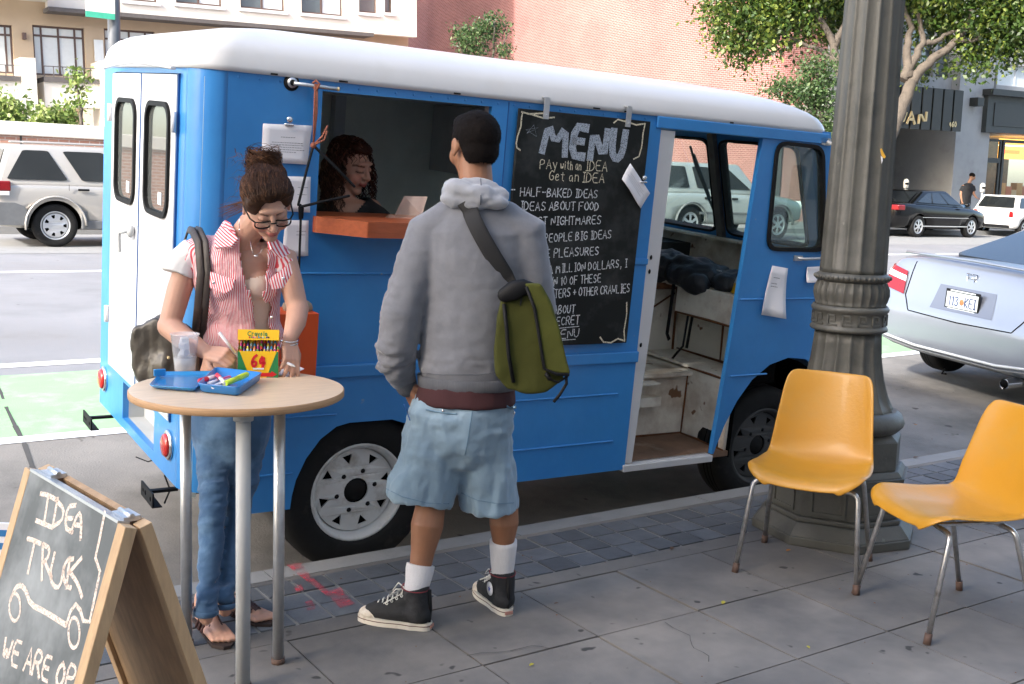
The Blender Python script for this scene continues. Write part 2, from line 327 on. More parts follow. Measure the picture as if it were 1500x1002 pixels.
# ================================================================ GROUND
CURB_Y = 4.11
def zr(x, y):
    z = -.13 + .065*(min(y, 7.5)-CURB_Y)
    if y > 7.5: z += .02*(y-7.5)
    return z + .012*min(max(x-5, 0), 12)
def onroad(px, py):
    z = 0.
    for _ in range(30): p = onz(px, py, z); z = .5*z+.5*zr(p.x, p.y)
    return onz(px, py, z)
def roadsheet(name, x0, x1, ylist, m, lift=0., skew=0., nx=24):
    b = MB(); ys = ylist; xs = [x0+(x1-x0)*i/nx for i in range(nx+1)]
    vs = [(x, y+skew*x, zr(x, y)+lift) for x in xs for y in ys]; n = len(ys)
    b.add(vs, [(i*n+j, (i+1)*n+j, (i+1)*n+j+1, i*n+j+1) for i in range(nx) for j in range(n-1)], True)
    o = b.build(name, M_[m] if isinstance(m, str) else m); o['kind'] = 'structure'; return o
bb = MB(); bb.add([(-400, -400, -2.2), (500, -400, -2.2), (500, 600, -2.2), (-400, 600, -2.2)], [(0, 1, 2, 3)]); g_ = bb.build('ground', M_['asphalt']); g_['kind'] = 'structure'
roadsheet('road', -50, 70, [4.09, 5.2, 6.4, 7.5, 9, 12, 16, 20, 21.9], 'asphalt')
roadsheet('parking_lane', -50, 70, [4.10, 5.2, 6.4, 6.62], 'gutter', .004)
roadsheet('bike_lane', -50, 70, [6.75, 7.5, 8.45], 'green', .004)
roadsheet('lane_line', -50, 70, [6.62, 6.74], 'line', .008)
roadsheet('lane_line', -50, 70, [8.75, 8.92], 'line', .004)
roadsheet('lane_line', -50, 70, [15.3, 15.5], 'line', .004)
roadsheet('gutter', -50, 70, [18.0, 21.9], 'curb', .004)
# far pavement with kerb
b = MB()
xs = [-50+5*i for i in range(25)]
vs = [];
for x in xs:
    z = zr(x, 21.9)
    vs += [(x, 21.9, z-.05), (x, 21.9, z+.14), (x, 22.05, z+.14), (x, 25.6, z+.17), (x, 60, z+.17)]
b.add(vs, [(5*i+j, 5*i+5+j, 5*i+6+j, 5*i+1+j) for i in range(len(xs)-1) for j in range(4)], False)
o = b.build('far_sidewalk', M_['curb']); o['kind'] = 'structure'
# near pavement: bed, curb stones, slabs, pavers
b = MB(); b.box((-12, -3.0, -.30), (16, 3.95, -.012)); sw = b.build('sidewalk', M_['joint']); sw['kind'] = 'structure'
b = MB(); b.box((-50, -3.0, -.6), (-12, 4.1, -.0)); b.box((16, -3.0, -.6), (70, 4.1, -.0)); o = b.build('sidewalk', M_['slab']); o['kind'] = 'structure'
b = MB(); b.box((-12, 3.42, -.03), (16, 3.525, -.001)); b.box((-12, 3.955, -.10), (16, 3.99, -.0005)); o = b.build('edging_strip', M_['slab'], sw)
b = MB(); b.box((-12, 3.525, -.05), (16, 3.955, -.0035)); b.build('paver_bed', M_['mortar'], sw)
PX, X0, PY = .4925, 2.4045, .5
b = MB(); b.box((.004, .004, -.05), (PX-.004, PY-.004, 0)); sm = b.mesh('slab', M_['slab'])
for i in range(-8, 15):
    for j in range(0, 9):
        o = bpy.data.objects.new('slab', sm); link(o, sw); o.location = (X0+i*PX, 3.415-(j+1)*PY, random.uniform(-.0025, .0015)); o.rotation_euler = (random.uniform(-.002, .002), random.uniform(-.002, .002), 0)
b = MB(); b.box((-12, -3.0, -.05), (X0-8*PX, 3.415, -.001)); b.box((X0+15*PX, -3.0, -.05), (16, 3.415, -.001)); b.box((X0-8*PX, -3, -.05), (X0+15*PX, 3.415-9*PY, -.001)); b.build('slab_field', M_['slab'], sw)
PP = .144
for v in range(3):
    b = MB(); hw = PP/2-.006-.001*v; b.cbox((0, 0, -.02), (2*hw, 2*hw, .04)); pm = b.mesh('paver', M_['paver'])
    for i in range(-14, 44):
        for j in range(3):
            if (i*7+j*5) % 3 != v: continue
            o = bpy.data.objects.new('paver', pm); link(o, sw); o.location = (1.29+i*PP+.0, 3.597+j*PP, random.uniform(-.001, .003)); o.rotation_euler = (random.uniform(-.012, .012), random.uniform(-.012, .012), random.uniform(-.02, .02))
cs = []
b = MB(); b.box((.003, 0, -.32), (1.197, .12, 0)); cm = b.mesh('curb_stone', M_['curb'])
cb_ = None
for i in range(-10, 13):
    o = bpy.data.objects.new('curb_stone', cm); link(o, sw); o.location = (.4+i*1.2, 3.99, random.uniform(0, .002))
b = MB(); rr_ = random.Random(21)
for x_, y_, a_, n_ in ((2.6, 2.55, .4, 9), (3.3, 1.9, 2.2, 8), (1.9, 3.0, -.5, 7), (4.9, 2.7, 1.2, 8), (2.2, 2.0, 1.7, 6), (4.2, 1.7, .2, 9)):
    p = Vector((x_, y_, .0035)); 
    for k in range(n_):
        a_ += rr_.gauss(0, .5); q = p+Vector((math.cos(a_), math.sin(a_), 0))*rr_.uniform(.025, .06); w_ = rr_.uniform(.0008, .0022); nn_ = Vector((-math.sin(a_), math.cos(a_), 0))*w_
        b.add([p-nn_, p+nn_, q+nn_*.8, q-nn_*.8], [(0, 3, 2, 1)]); p = q
o = b.build('hairline_crack', M_['joint'], sw, fix=False); o['kind'] = 'stuff'
# red sprayed survey mark across the pavers
m, nt, out = nmat('red_spray'); d = N(nt, 'ShaderNodeBsdfDiffuse'); d.inputs[0].default_value = (.60, .09, .12, 1); t = N(nt, 'ShaderNodeBsdfTransparent'); n = N(nt, 'ShaderNodeTexNoise'); n.inputs['Scale'].default_value = 22; n.inputs['Detail'].default_value = 6
g = N(nt, 'ShaderNodeNewGeometry'); L(nt, g.outputs['Position'], n.inputs['Vector']); r = N(nt, 'ShaderNodeMapRange'); r.inputs[1].default_value = .34; r.inputs[2].default_value = .72; r.inputs[4].default_value = .8; L(nt, n.outputs[0], r.inputs[0]); mx = N(nt, 'ShaderNodeMixShader'); L(nt, r.outputs[0], mx.inputs[0]); L(nt, t.outputs[0], mx.inputs[1]); L(nt, d.outputs[0], mx.inputs[2]); L(nt, mx.outputs[0], out.inputs[0])
def gpoly(b, pix, z): b.poly([[(onz(*p).x, onz(*p).y) for p in pix]], lambda a, c, t: Vector((a, c, z)))
b = MB(); gpoly(b, [(419, 829), (441, 826), (455, 846), (482, 868), (500, 862), (505, 873), (520, 886), (499, 893), (486, 880), (462, 862), (436, 843)], .006)
gpoly(b, [(447, 884), (456, 880), (462, 894), (450, 896)], .006); gpoly(b, [(430, 862), (440, 858), (446, 866), (436, 870)], .0062)
o = b.build('paint_mark', m, sw)

b = MB(); cp_ = [onroad(*p) for p in ((-40, 500), (-15, 548), (2, 578), (10, 600), (22, 625), (36, 652), (47, 684), (60, 720))]; rr_ = random.Random(2)
for i in range(len(cp_)-1):
    a_, c_ = cp_[i], cp_[i+1]; w_ = rr_.uniform(.008, .018); b.add([a_+Vector((-w_, 0, .006)), a_+Vector((w_, 0, .006)), c_+Vector((.012, 0, .006)), c_+Vector((-.012, 0, .006))], [(0, 1, 2, 3)])
o = b.build('road_crack', M_['joint']); o['kind'] = 'structure'
# ================================================================ FACADE HELPERS
class Fac:
    def __init__(s, px, py, D, vp):
        s.o = dep(px, py, D); s.U = (cr*(vp[0]-750) - cu*(vp[1]-501) + cw*F_PX).normalized()
        z = Vector((0, 0, 1)); s.V = (z - s.U*z.dot(s.U)).normalized(); s.N = s.U.cross(s.V).normalized()
        if s.N.dot(CAM-s.o) < 0: s.N = -s.N
        s.M = Matrix(((s.U.x, s.V.x, s.N.x, s.o.x), (s.U.y, s.V.y, s.N.y, s.o.y), (s.U.z, s.V.z, s.N.z, s.o.z), (0, 0, 0, 1)))
    def uv(s, px, py, n=0.):
        q = onplane(px, py, s.o+s.N*n, s.N)-s.o; return q.dot(s.U), q.dot(s.V)
def rect(f, px0, py0, px1, py1, n=0.):
    a = f.uv(px0, py0, n); c = f.uv(px1, py1, n); return min(a[0], c[0]), min(a[1], c[1]), max(a[0], c[0]), max(a[1], c[1])
def wallpanel(b, R, holes, n0, n1):
    u0_, v0_, u1_, v1_ = R
    ho = [[(h[0], h[1]), (h[2], h[1]), (h[2], h[3]), (h[0], h[3])] for h in holes]
    b.poly([[(u0_, v0_), (u1_, v0_), (u1_, v1_), (u0_, v1_)]]+ho, lambda a, c, t: Vector((a, c, t)), n1, n0)
def window(parent, h, n, fm, pm, cols=2, trans=None, fw=.06, name='window', sills=None, panes=None):
    u0_, v0_, u1_, v1_ = h; b = MB()
    b.box((u0_, v0_, n-.03), (u0_+fw, v1_, n+.04)); b.box((u1_-fw, v0_, n-.03), (u1_, v1_, n+.04)); b.box((u0_+fw, v0_, n-.03), (u1_-fw, v0_+fw, n+.04)); b.box((u0_+fw, v1_-fw, n-.03), (u1_-fw, v1_, n+.04))
    cs_ = cols if hasattr(cols, '__len__') else [i/cols for i in range(1, cols)]
    for c in cs_: u = u0_+(u1_-u0_)*c; b.box((u-fw/2, v0_+fw, n-.03), (u+fw/2, v1_-fw, n+.035))
    for t in (trans or []): v = v0_+(v1_-v0_)*t; b.box((u0_+fw, v-fw/2, n-.028), (u1_-fw, v+fw/2, n+.037))
    o = b.build(name, fm, parent)
    cc = [0]+list(cs_)+[1]
    for i in range(len(cc)-1):
        p = MB(); p.box((u0_+(u1_-u0_)*cc[i]+fw*.3, v0_+fw*.3, n-.012), (u0_+(u1_-u0_)*cc[i+1]-fw*.3, v1_-fw*.3, n-.002))
        q = pm if not panes else panes[i % len(panes)]
        p.build('pane', M_[q], o)
    return o
# ---------------------------------------------------------------- beige apartment building, far left
fb = Fac(270, 250, 45, (3150, 262))
apt = thing('apartment_building', 'cream apartment building with brown french windows and balconies behind the low brick wall', 'building', M=fb.M)
def R_(a, b_, c, d, n=0.): return rect(fb, a, b_, c, d, n)
lo = R_(-60, 38, -30, 380)[1]; uL = fb.uv(-120, 100)[0]; uR = fb.uv(598, 60)[0]
vled = fb.uv(270, 30)[1]
fr1 = R_(47, 36, 127, 113); fr0 = R_(-38, 33, 22, 108); fr2 = R_(152, 41, 230, 118); fr3 = R_(252, 47, 330, 124); fr4 = R_(352, 54, 428, 130)
op = R_(88, 148, 145, 190)
b = MB(); wallpanel(b, (uL, lo, uR, vled+.3), [fr0, fr1, fr2, fr3, fr4, op], -.35, 0); b.build('wall', M_['beige'], apt)
for h in (fr0, fr1, fr2, fr3, fr4):
    window(apt, h, -.18, M_['wframe'], 'curtain', [.17, .5, .82], [.80], .07, panes=['curtain'])
b = MB(); b.box((op[0], op[1], -3), (op[2], op[3], -2.5)); b.build('entry_back', M_['beige'], apt)
window(apt, (op[0]+.4, op[1], op[2]-.9, op[3]-.15), -1.2, M_['wframe'], 'wglass', 2, [.55])
# upper storey oversails
tw = [R_(a, -70, c, d, .8) for a, c, d in ((178, 231, 4), (255, 326, 10), (350, 418, 17), (440, 503, 24), (525, 553, 20), (563, 575, 19))]
b = MB(); uS = fb.uv(62, 0)[0]; wallpanel(b, (uS, vled, uR, vled+9), tw, .45, .8); b.box((uL, vled+.2, .4), (uS, vled+9, 1.5)); b.box((uL, vled-6.5, -14), (uR, vled+9, -8)); b.box((uL, vled+8.9, -8), (uR, vled+9, .45)); b.build('upper_storey', M_['cream'], apt)
for h in tw: window(apt, h, .62, M_['wframe'], 'curtain', 2 if h[2]-h[0] > 1 else 1, None, .08, panes=['wglass', 'curtain'])
b = MB(); e = fb.uv(533, 52)[0]; b.box((uS, vled-.16, -.0), (e, vled-.01, .98)); b.build('ledge', M_['darkband'], apt)
b = MB(); b.box((uS, vled-.012, .45), (uR, vled+.0, .8)); b.build('soffit', M_['cream'], apt)
# window sills of upper storey
for h in tw:
    b = MB(); b.box((h[0]-.1, h[1]-.14, .79), (h[2]+.1, h[1]-.02, .88)); b.build('window_sill', M_['twhite'], apt)
# balconies
def balcony(a0, a1, y0, y1, cut=False):
    r_ = R_(a0, y0, a1, y1, .9); b = MB(); b.box((r_[0], r_[1], 0), (r_[2], r_[1]+.18, 1.3)); o = b.build('balcony_slab', M_['darkband'], apt)
    b = MB(); top = R_(a0, y0-27, a1, y0-20, .9)[3]-.1
    b.box((r_[0], top-.03, 1.22), (r_[2], top, 1.28));
    k = 6
    for i in range(k+1): u = r_[0]+(r_[2]-r_[0]-.03)*i/k; b.box((u, r_[1]+.18, 1.24), (u+.03, top-.03, 1.27))
    b.build('balcony_railing', M_['darkband'], apt)
    b = MB(); b.box((r_[0], r_[1]-.9, .0), (r_[2], r_[1], 1.2)); b.build('balcony_face', M_['cream'], apt)
balcony(62, 144, 120, 124); balcony(-40, 30, 116, 120)
b = MB(); r_ = R_(145, 90, 165, 270, 1.3); b.box((r_[0], r_[1], 0), (r_[2], r_[3], 1.6)); r_ = R_(30, 84, 60, 230, 1.3); b.box((r_[0], r_[1], .0), (r_[2], r_[3], 1.35)); b.build('fin_wall', M_['cream'], apt)
b = MB(); r_ = R_(140, 57, 155, 90, .4); b.box((r_[0], r_[1], .1), (r_[2], r_[3], .14)); b.build('privacy_screen', M_['curtain'], apt)
b = MB(); r_ = R_(32, 48, 38, 58, .05); b.box((r_[0], r_[1], .0), (r_[2], r_[3], .2)); b.build('wall_lamp', M_['wframe'], apt)
# low brick wall with cap, planting behind
b = MB(); zt = ony(75, 201, 25).z; zc = ony(75, 181, 25).z; zb = 0.2
wx1 = ony(560, 200, 25).x
lw = thing('garden_wall', 'low red brick wall with thick white coping behind the silver car on the left', 'wall', (0, 25, 0))
b = MB(); b.box((-30, 0, zb), (wx1, .3, zt)); b.build('brickwork', M_['brickl'], lw)
b = MB(); b.box((-30, -.06, zt), (wx1, .42, zc)); b.build('coping', M_['cream'], lw, bevel=.02)
b = MB()
for px in (31, -60, 320): x = ony(px, 220, 25).x; b.box((x-.02, -.012, zb), (x+.02, 0, zt))
b.build('expansion_joint', M_['joint'], lw)
# ---------------------------------------------------------------- brick building, side wall facing up the street
XB = 30.8
bk = thing('brick_building', 'windowless red brick side wall of a building with a pale concrete corner pier', 'building', (XB, 25, 0))
ye = onx(1212, 100, XB).y; y1 = onx(625, 80, XB).y
b = MB(); b.box((0, ye-25, -.5), (.4, y1-25, 24)); b.build('brick_wall', M_['brick'], bk)
b = MB(); b.box((.9, y1-25, -.5), (1.3, y1-25+16, 24)); b.build('brick_return_wall', M_['brick'], bk)
b = MB(); b.box((-.04, 0, -.5), (.9, ye-25, 24)); b.build('corner_pier', M_['pier'], bk)
# ---------------------------------------------------------------- storefront building far right
fs = Fac(1400, 250, 40.5, (3300, 305))
sb = thing('storefront_building', 'grey storefront building with a black finned entrance canopy and lit shop window', 'building', M=fs.M)
def S_(a, b_, c, d, n=0.): return rect(fs, a, b_, c, d, n)
vb = fs.uv(1400, 345)[1]
b = MB(); q = S_(1406, 60, 1436, 300); b.box((q[0], vb, -3.2), (q[2], q[3]+6, .15)); b.build('stone_pier', M_['pier'], sb)
q0 = S_(1236, 60, 1330, 300); b = MB(); b.box((q0[0], vb, -.4), (q0[0]+.6, 14, 0)); b.build('stone_pier', M_['pier'], sb)
qc = S_(1288, 121, 1409, 193, 1.2); b = MB(); b.box((qc[0], qc[1]+.1, -.1), (qc[2], qc[3], 1.1)); cano = b.build('canopy', M_['awn'], sb)
k = 8; 
for i in range(k):
    u = qc[0]+(qc[2]-qc[0])*(i+.06)/k; b = MB(); b.box((u, qc[1], 1.1), (u+(qc[2]-qc[0])/k*.84, qc[3]-.02, 1.1+.09)); b.build('canopy_panel', M_['awn'], cano)
b = MB(); q = S_(1330, 193, 1406, 300, -3); b.box((q[0]+.0, vb, -3.2), (q[2]+.5, q[3]+.8, -3)); b.build('lobby_wall', M_['lobby'], sb)
b = MB(); b.box((q0[0]+.6, vb, -3.4), (q[0], q[3]+.8, -3.1)); b.build('lobby_door', M_['intdark'], sb)
b = MB(); b.box((q0[0], qc[1]+.5, -3.4), (q[2]+1.2, qc[1]+.8, 0)); b.build('lobby_ceiling', M_['lobby'], sb)
r_ = S_(1367, 257, 1375, 279, -2.9); b = MB(); b.box((r_[0], r_[1], -2.98), (r_[2], r_[3], -2.9)); b.build('directory_board', M_['wframe'], sb)
q = S_(1320, -60, 1432, 118); b = MB(); wallpanel(b, (q0[0], qc[3]-.1, q[2], q[3]+8), [S_(1340, 30, 1374, 112), S_(1384, 30, 1404, 114)], -.6, -.2); b.build('upper_wall', M_['pier'], sb)
window(sb, S_(1340, 30, 1374, 112), -.4, M_['awn'], 'wglass', 2, [.5]); window(sb, S_(1384, 30, 1404, 114), -.4, M_['awn'], 'wglass', 1, [.5])
# right shop
ur = fs.uv(1640, 200)[0]
q = S_(1436, 140, 1500, 198); b = MB(); b.box((q[0], q[1], -.1), (ur, q[3], .35)); b.build('sign_band', M_['stonegrey'], sb)
b = MB(); b.box((q[0]+.4, q[1]+.25, .35), (ur, q[3]-.25, .38)); b.build('sign_panel', M_['awn'], sb)
b = MB(); b.box((q[0]-.1, q[3], -.1), (ur, q[3]+.22, .6)); b.build('cornice', M_['awn'], sb)
b = MB(); r_ = S_(1426, 143, 1434, 156, .3); b.box((r_[0], r_[1], .1), (r_[2], r_[3], .5)); b.build('camera_box', M_['awn'], sb)
qq = S_(1436, 20, 1500, 128); b = MB(); wallpanel(b, (q[0]-.2, q[3]+.2, ur, q[3]+11), [S_(1444, 92, 1466, 130), S_(1470, 92, 1530, 130), S_(1444, 20, 1500, 70)], -.6, -.2); b.build('upper_wall', M_['pier'], sb)
window(sb, S_(1444, 92, 1466, 130), -.4, M_['twhite'], 'wglass', 2); window(sb, S_(1470, 92, 1530, 130), -.4, M_['twhite'], 'curtain', 2); window(sb, S_(1444, 20, 1500, 70), -.4, M_['twhite'], 'wglass', 2)
q2 = S_(1430, 202, 1462, 300); b = MB(); b.box((q2[0], vb, -5.2), (ur, q[1]+.1, -5)); b.build('shop_back_wall', M_['shopin'], sb)
b = MB(); b.box((q2[0]-.1, q[1]+.0, -5), (ur, q[1]+.15, -.1)); b.build('shop_ceiling', M_['intwall'], sb)
wn1 = (q2[0], S_(1430, 234, 1462, 300)[3], q2[2], q2[3]); wn2 = (q2[0], vb+.5, q2[2], wn1[1]); wn3 = (q2[2]+.1, vb+.5, S_(1465, 202, 1560, 300)[2], q2[3])
window(sb, wn1, -.1, M_['awn'], 'shopglass' if 'shopglass' in M_ else 'wglass', 2) if False else None
M_['shopglass'] = glassmat('shop_glass', (.9, .9, .88), .05, .03, .02)
window(sb, wn1, -.1, M_['awn'], 'shopglass', 2, None, .09); window(sb, wn2, -.1, M_['awn'], 'shopglass', 1, None, .09); window(sb, wn3, -.1, M_['awn'], 'shopglass', [.62], None, .12)
r_ = S_(1465, 203, 1500, 234, -1.2); b = MB(); b.box((r_[0], r_[1], -1.25), (r_[2]+2, r_[3], -1.2)); mb_ = b.build('menu_board', emis('menu_glow', (.9, .42, .08), 1.1), sb)
r_ = S_(1470, 212, 1500, 215, -1.1); b = MB(); b.box((r_[0]-.2, r_[1], -1.19), (r_[2]+2, r_[3], -1.17)); b.build('light_strip', emis('strip_glow', (1, .8, .5), 2.2), mb_)
r_ = S_(1470, 219, 1496, 226, -1.1); b = MB(); b.box((r_[0], r_[1], -1.19), (r_[2], r_[3], -1.17)); b.build('red_sign', emis('red_glow', (1, .12, .03), 1.6), mb_)
for i in range(7):
    r_ = S_(1466+i*8, 268+5*(i % 3), 1472+i*8, 290+5*(i % 2), -3); b = MB(); b.box((r_[0], r_[1], -3.3), (r_[2], r_[3], -3)); b.build('shop_display', mat('display', [(.5, .3, .08), (.45, .12, .04), (.6, .5, .3)][i % 3], .6), sb)
# stroke lettering --------------------------------------------------------------
G = {  # strokes on a 4 x 6 box
'A': [[(0,0),(2,6),(4,0)],[(.8,2.2),(3.2,2.2)]], 'B': [[(0,0),(0,6),(2.8,5.6),(3,4),(0,3.2)],[(0,3.2),(3.4,2.4),(3.4,.8),(0,0)]], 'C': [[(3.8,5),(2,6),(.3,4.2),(.2,1.6),(1.8,0),(3.8,.8)]], 'D': [[(0,0),(0,6),(2.4,5.4),(3.8,3),(2.6,.6),(0,0)]],
'E': [[(3.6,6),(0,6),(0,0),(3.7,0)],[(0,3.1),(3,3.1)]], 'F': [[(3.6,6),(0,6),(0,0)],[(0,3.2),(2.8,3.2)]], 'G': [[(3.8,5),(2,6),(.2,4),(.3,1.4),(2,0),(3.7,1),(3.7,2.8),(2.2,2.8)]], 'H': [[(0,0),(0,6)],[(3.8,0),(3.8,6)],[(0,3),(3.8,3.1)]], 'I': [[(.8,6),(3.2,6)],[(2,6),(2,0)],[(.8,0),(3.2,0)]],
'K': [[(0,0),(0,6)],[(3.6,6),(.1,2.8),(3.8,0)]], 'L': [[(0,6),(0,0),(3.5,0)]], 'M': [[(0,0),(.5,6),(2.2,2),(3.8,6),(4.4,0)]], 'N': [[(0,0),(.2,6),(3.6,0),(3.8,6)]], 'O': [[(2,6),(.2,4.2),(.2,1.6),(2,0),(3.8,1.8),(3.7,4.4),(2,6)]], 'P': [[(0,0),(0,6),(3,5.8),(3.6,4.4),(2.8,3),(0,2.8)]], 'R': [[(0,0),(0,6),(3,5.8),(3.5,4.4),(2.6,3.1),(0,2.9)],[(1.6,3),(3.9,0)]],
'S': [[(3.6,5.2),(2,6),(.4,4.8),(1,3.4),(3,2.6),(3.6,1.2),(2,0),(.2,.8)]], 'T': [[(0,6),(4,6)],[(2,6),(2,0)]], 'U': [[(0,6),(.1,1.6),(1.8,0),(3.6,1.4),(3.8,6)]], 'V': [[(0,6),(2,0),(4,6)]], 'W': [[(0,6),(1,0),(2.2,4.4),(3.4,0),(4.6,6)]], 'X': [[(0,6),(3.8,0)],[(3.8,6),(0,0)]], 'Y': [[(0,6),(2,3.2),(4,6)],[(2,3.2),(1.6,0)]], 'Z': [[(0,6),(3.8,6),(0,0),(3.8,0)]],
'a': [[(3,3.6),(1.2,4),(.2,2),(1.2,0),(3,1.2),(3.1,3.8),(3.4,0)]], 'e': [[(.3,2.1),(3.2,2.3),(2.6,3.9),(1,3.8),(.2,1.8),(1.2,0),(3.2,.7)]], 't': [[(1.6,5.4),(1.6,.6),(3,0)],[(.2,4),(3.2,4)]], 'n': [[(.2,0),(.2,4)],[(.2,3),(1.8,4),(3,3),(3.1,0)]], 'w': [[(0,4),(.9,0),(2,3),(3,0),(4,4)]], 'i': [[(1.5,0),(1.5,3.8)],[(1.5,5),(1.5,5.4)]], 'h': [[(.2,0),(.2,6)],[(.2,3),(1.8,4),(3,3),(3.1,0)]],
'r': [[(.4,0),(.4,4)],[(.4,2.8),(1.6,4),(3,3.6)]], 'y': [[(0,4),(1.6,.6)],[(3.2,4),(1.2,-2)]], 'o': [[(1.7,4),(.2,2),(1.7,0),(3.2,2),(1.7,4)]], 'l': [[(1.5,6),(1.5,0)]],
'-': [[(.6,3),(3.2,3)]], '+': [[(.4,3),(3.6,3)],[(2,4.6),(2,1.4)]], ',': [[(1.6,.8),(1,-1)]], '0': [[(2,6),(.4,4),(.4,2),(2,0),(3.6,2),(3.6,4),(2,6)]], '1': [[(1,5),(2.2,6),(2.2,0)]], '3': [[(.4,5.4),(2.6,6),(3.4,4.6),(1.6,3.2),(3.6,1.8),(2.4,0),(.2,.6)]], '4': [[(2.8,0),(2.8,6),(0,2),(3.8,2)]], '6': [[(3.2,5.8),(1.2,4.6),(.3,2),(1.6,0),(3.4,1.2),(3,2.9),(.6,2.4)]],
' ': []}
def lettering(mb, text, fn, width, height, th, jit=.06, n=0., slant=0., seed=1, wide=None, round_=True):
    """fn(u,v) -> 3D point and normal lift. text laid in width x height."""
    rr = random.Random(seed); adv = [(2.4 if ch == ' ' else 3.4 if ch in 'il1I,' else 5.9 if ch in 'MW' else 5.1) for ch in text]
    tot = sum(adv)-1.1; sx = width/tot; sy = height/6; x = 0
    for ch, a in zip(text, adv):
        dx = rr.uniform(-1, 1)*jit*2; dy = rr.uniform(-1, 1)*jit*3; rs = 1+rr.uniform(-1, 1)*jit
        for st in G.get(ch, []):
            pts = [((x+px_*rs*(.82 if ch in 'il1I,' else 1)+dx+slant*py_)*sx, (py_*rs+dy)*sy) for px_, py_ in st]
            if len(pts) > 3:   # soften
                q = [pts[0]]
                for i in range(len(pts)-1):
                    a_, b_ = pts[i], pts[i+1]; q += [(a_[0]*.75+b_[0]*.25, a_[1]*.75+b_[1]*.25), (a_[0]*.25+b_[0]*.75, a_[1]*.25+b_[1]*.75)]
                pts = q+[pts[-1]]
            ribbon(mb, pts, fn, th*rr.uniform(.85, 1.15))
        x += a
def ribbon(mb, pts, fn, th):
    L_, R = [], []
    for i, p in enumerate(pts):
        a = pts[max(i-1, 0)]; c = pts[min(i+1, len(pts)-1)]; dx, dy = c[0]-a[0], c[1]-a[1]; d = math.hypot(dx, dy) or 1
        nx, ny = -dy/d*th/2, dx/d*th/2
        if i == 0: p = (p[0]-dx/d*th*.3, p[1]-dy/d*th*.3)
        if i == len(pts)-1: p = (p[0]+dx/d*th*.3, p[1]+dy/d*th*.3)
        L_.append(fn(p[0]+nx, p[1]+ny)); R.append(fn(p[0]-nx, p[1]-ny))
    n = len(pts); mb.add(L_+R, [(i, i+1, n+i+1, n+i) for i in range(n-1)], False)
for ch, a, c in (('W', 1314, 1328), ('A', 1331, 1341), ('N', 1348, 1358)):
    r_ = S_(a, 164, c, 181, 1.3); b = MB(); lettering(b, ch, lambda u, v: Vector((r_[0]+u, r_[1]+v, 1.24)), r_[2]-r_[0], r_[3]-r_[1], .085, 0)
    me = b.build('canopy_letter', M_['gold'], cano, fix=False); s_ = me.modifiers.new('s', 'SOLIDIFY'); s_.thickness = .05; bake(me)
r_ = S_(1394, 178, 1404, 186, 1.3); b = MB(); lettering(b, '460', lambda u, v: Vector((r_[0]+u, r_[1]+v, 1.215)), r_[2]-r_[0], r_[3]-r_[1], .045, 0); b.build('street_number', M_['gold'], cano, fix=False)

# ---------------------------------------------------------------- building behind the camera (shades the pavement)
nb = thing('near_storefront', 'tall grey facade standing along the near pavement behind the viewer', 'building', (0, -3.0, 0))
b = MB(); b.box((-80, -6, -.3), (60, 0, 20.5)); b.build('wall', mat('near_facade_stone', (.74, .71, .66), .85, pos=True), nb)
for i in range(9):
    b = MB(); b.box((-12+i*6, .0, .6), (-8+i*6, .06, 3.2)); b.build('shop_window', M_['wglass'], nb)

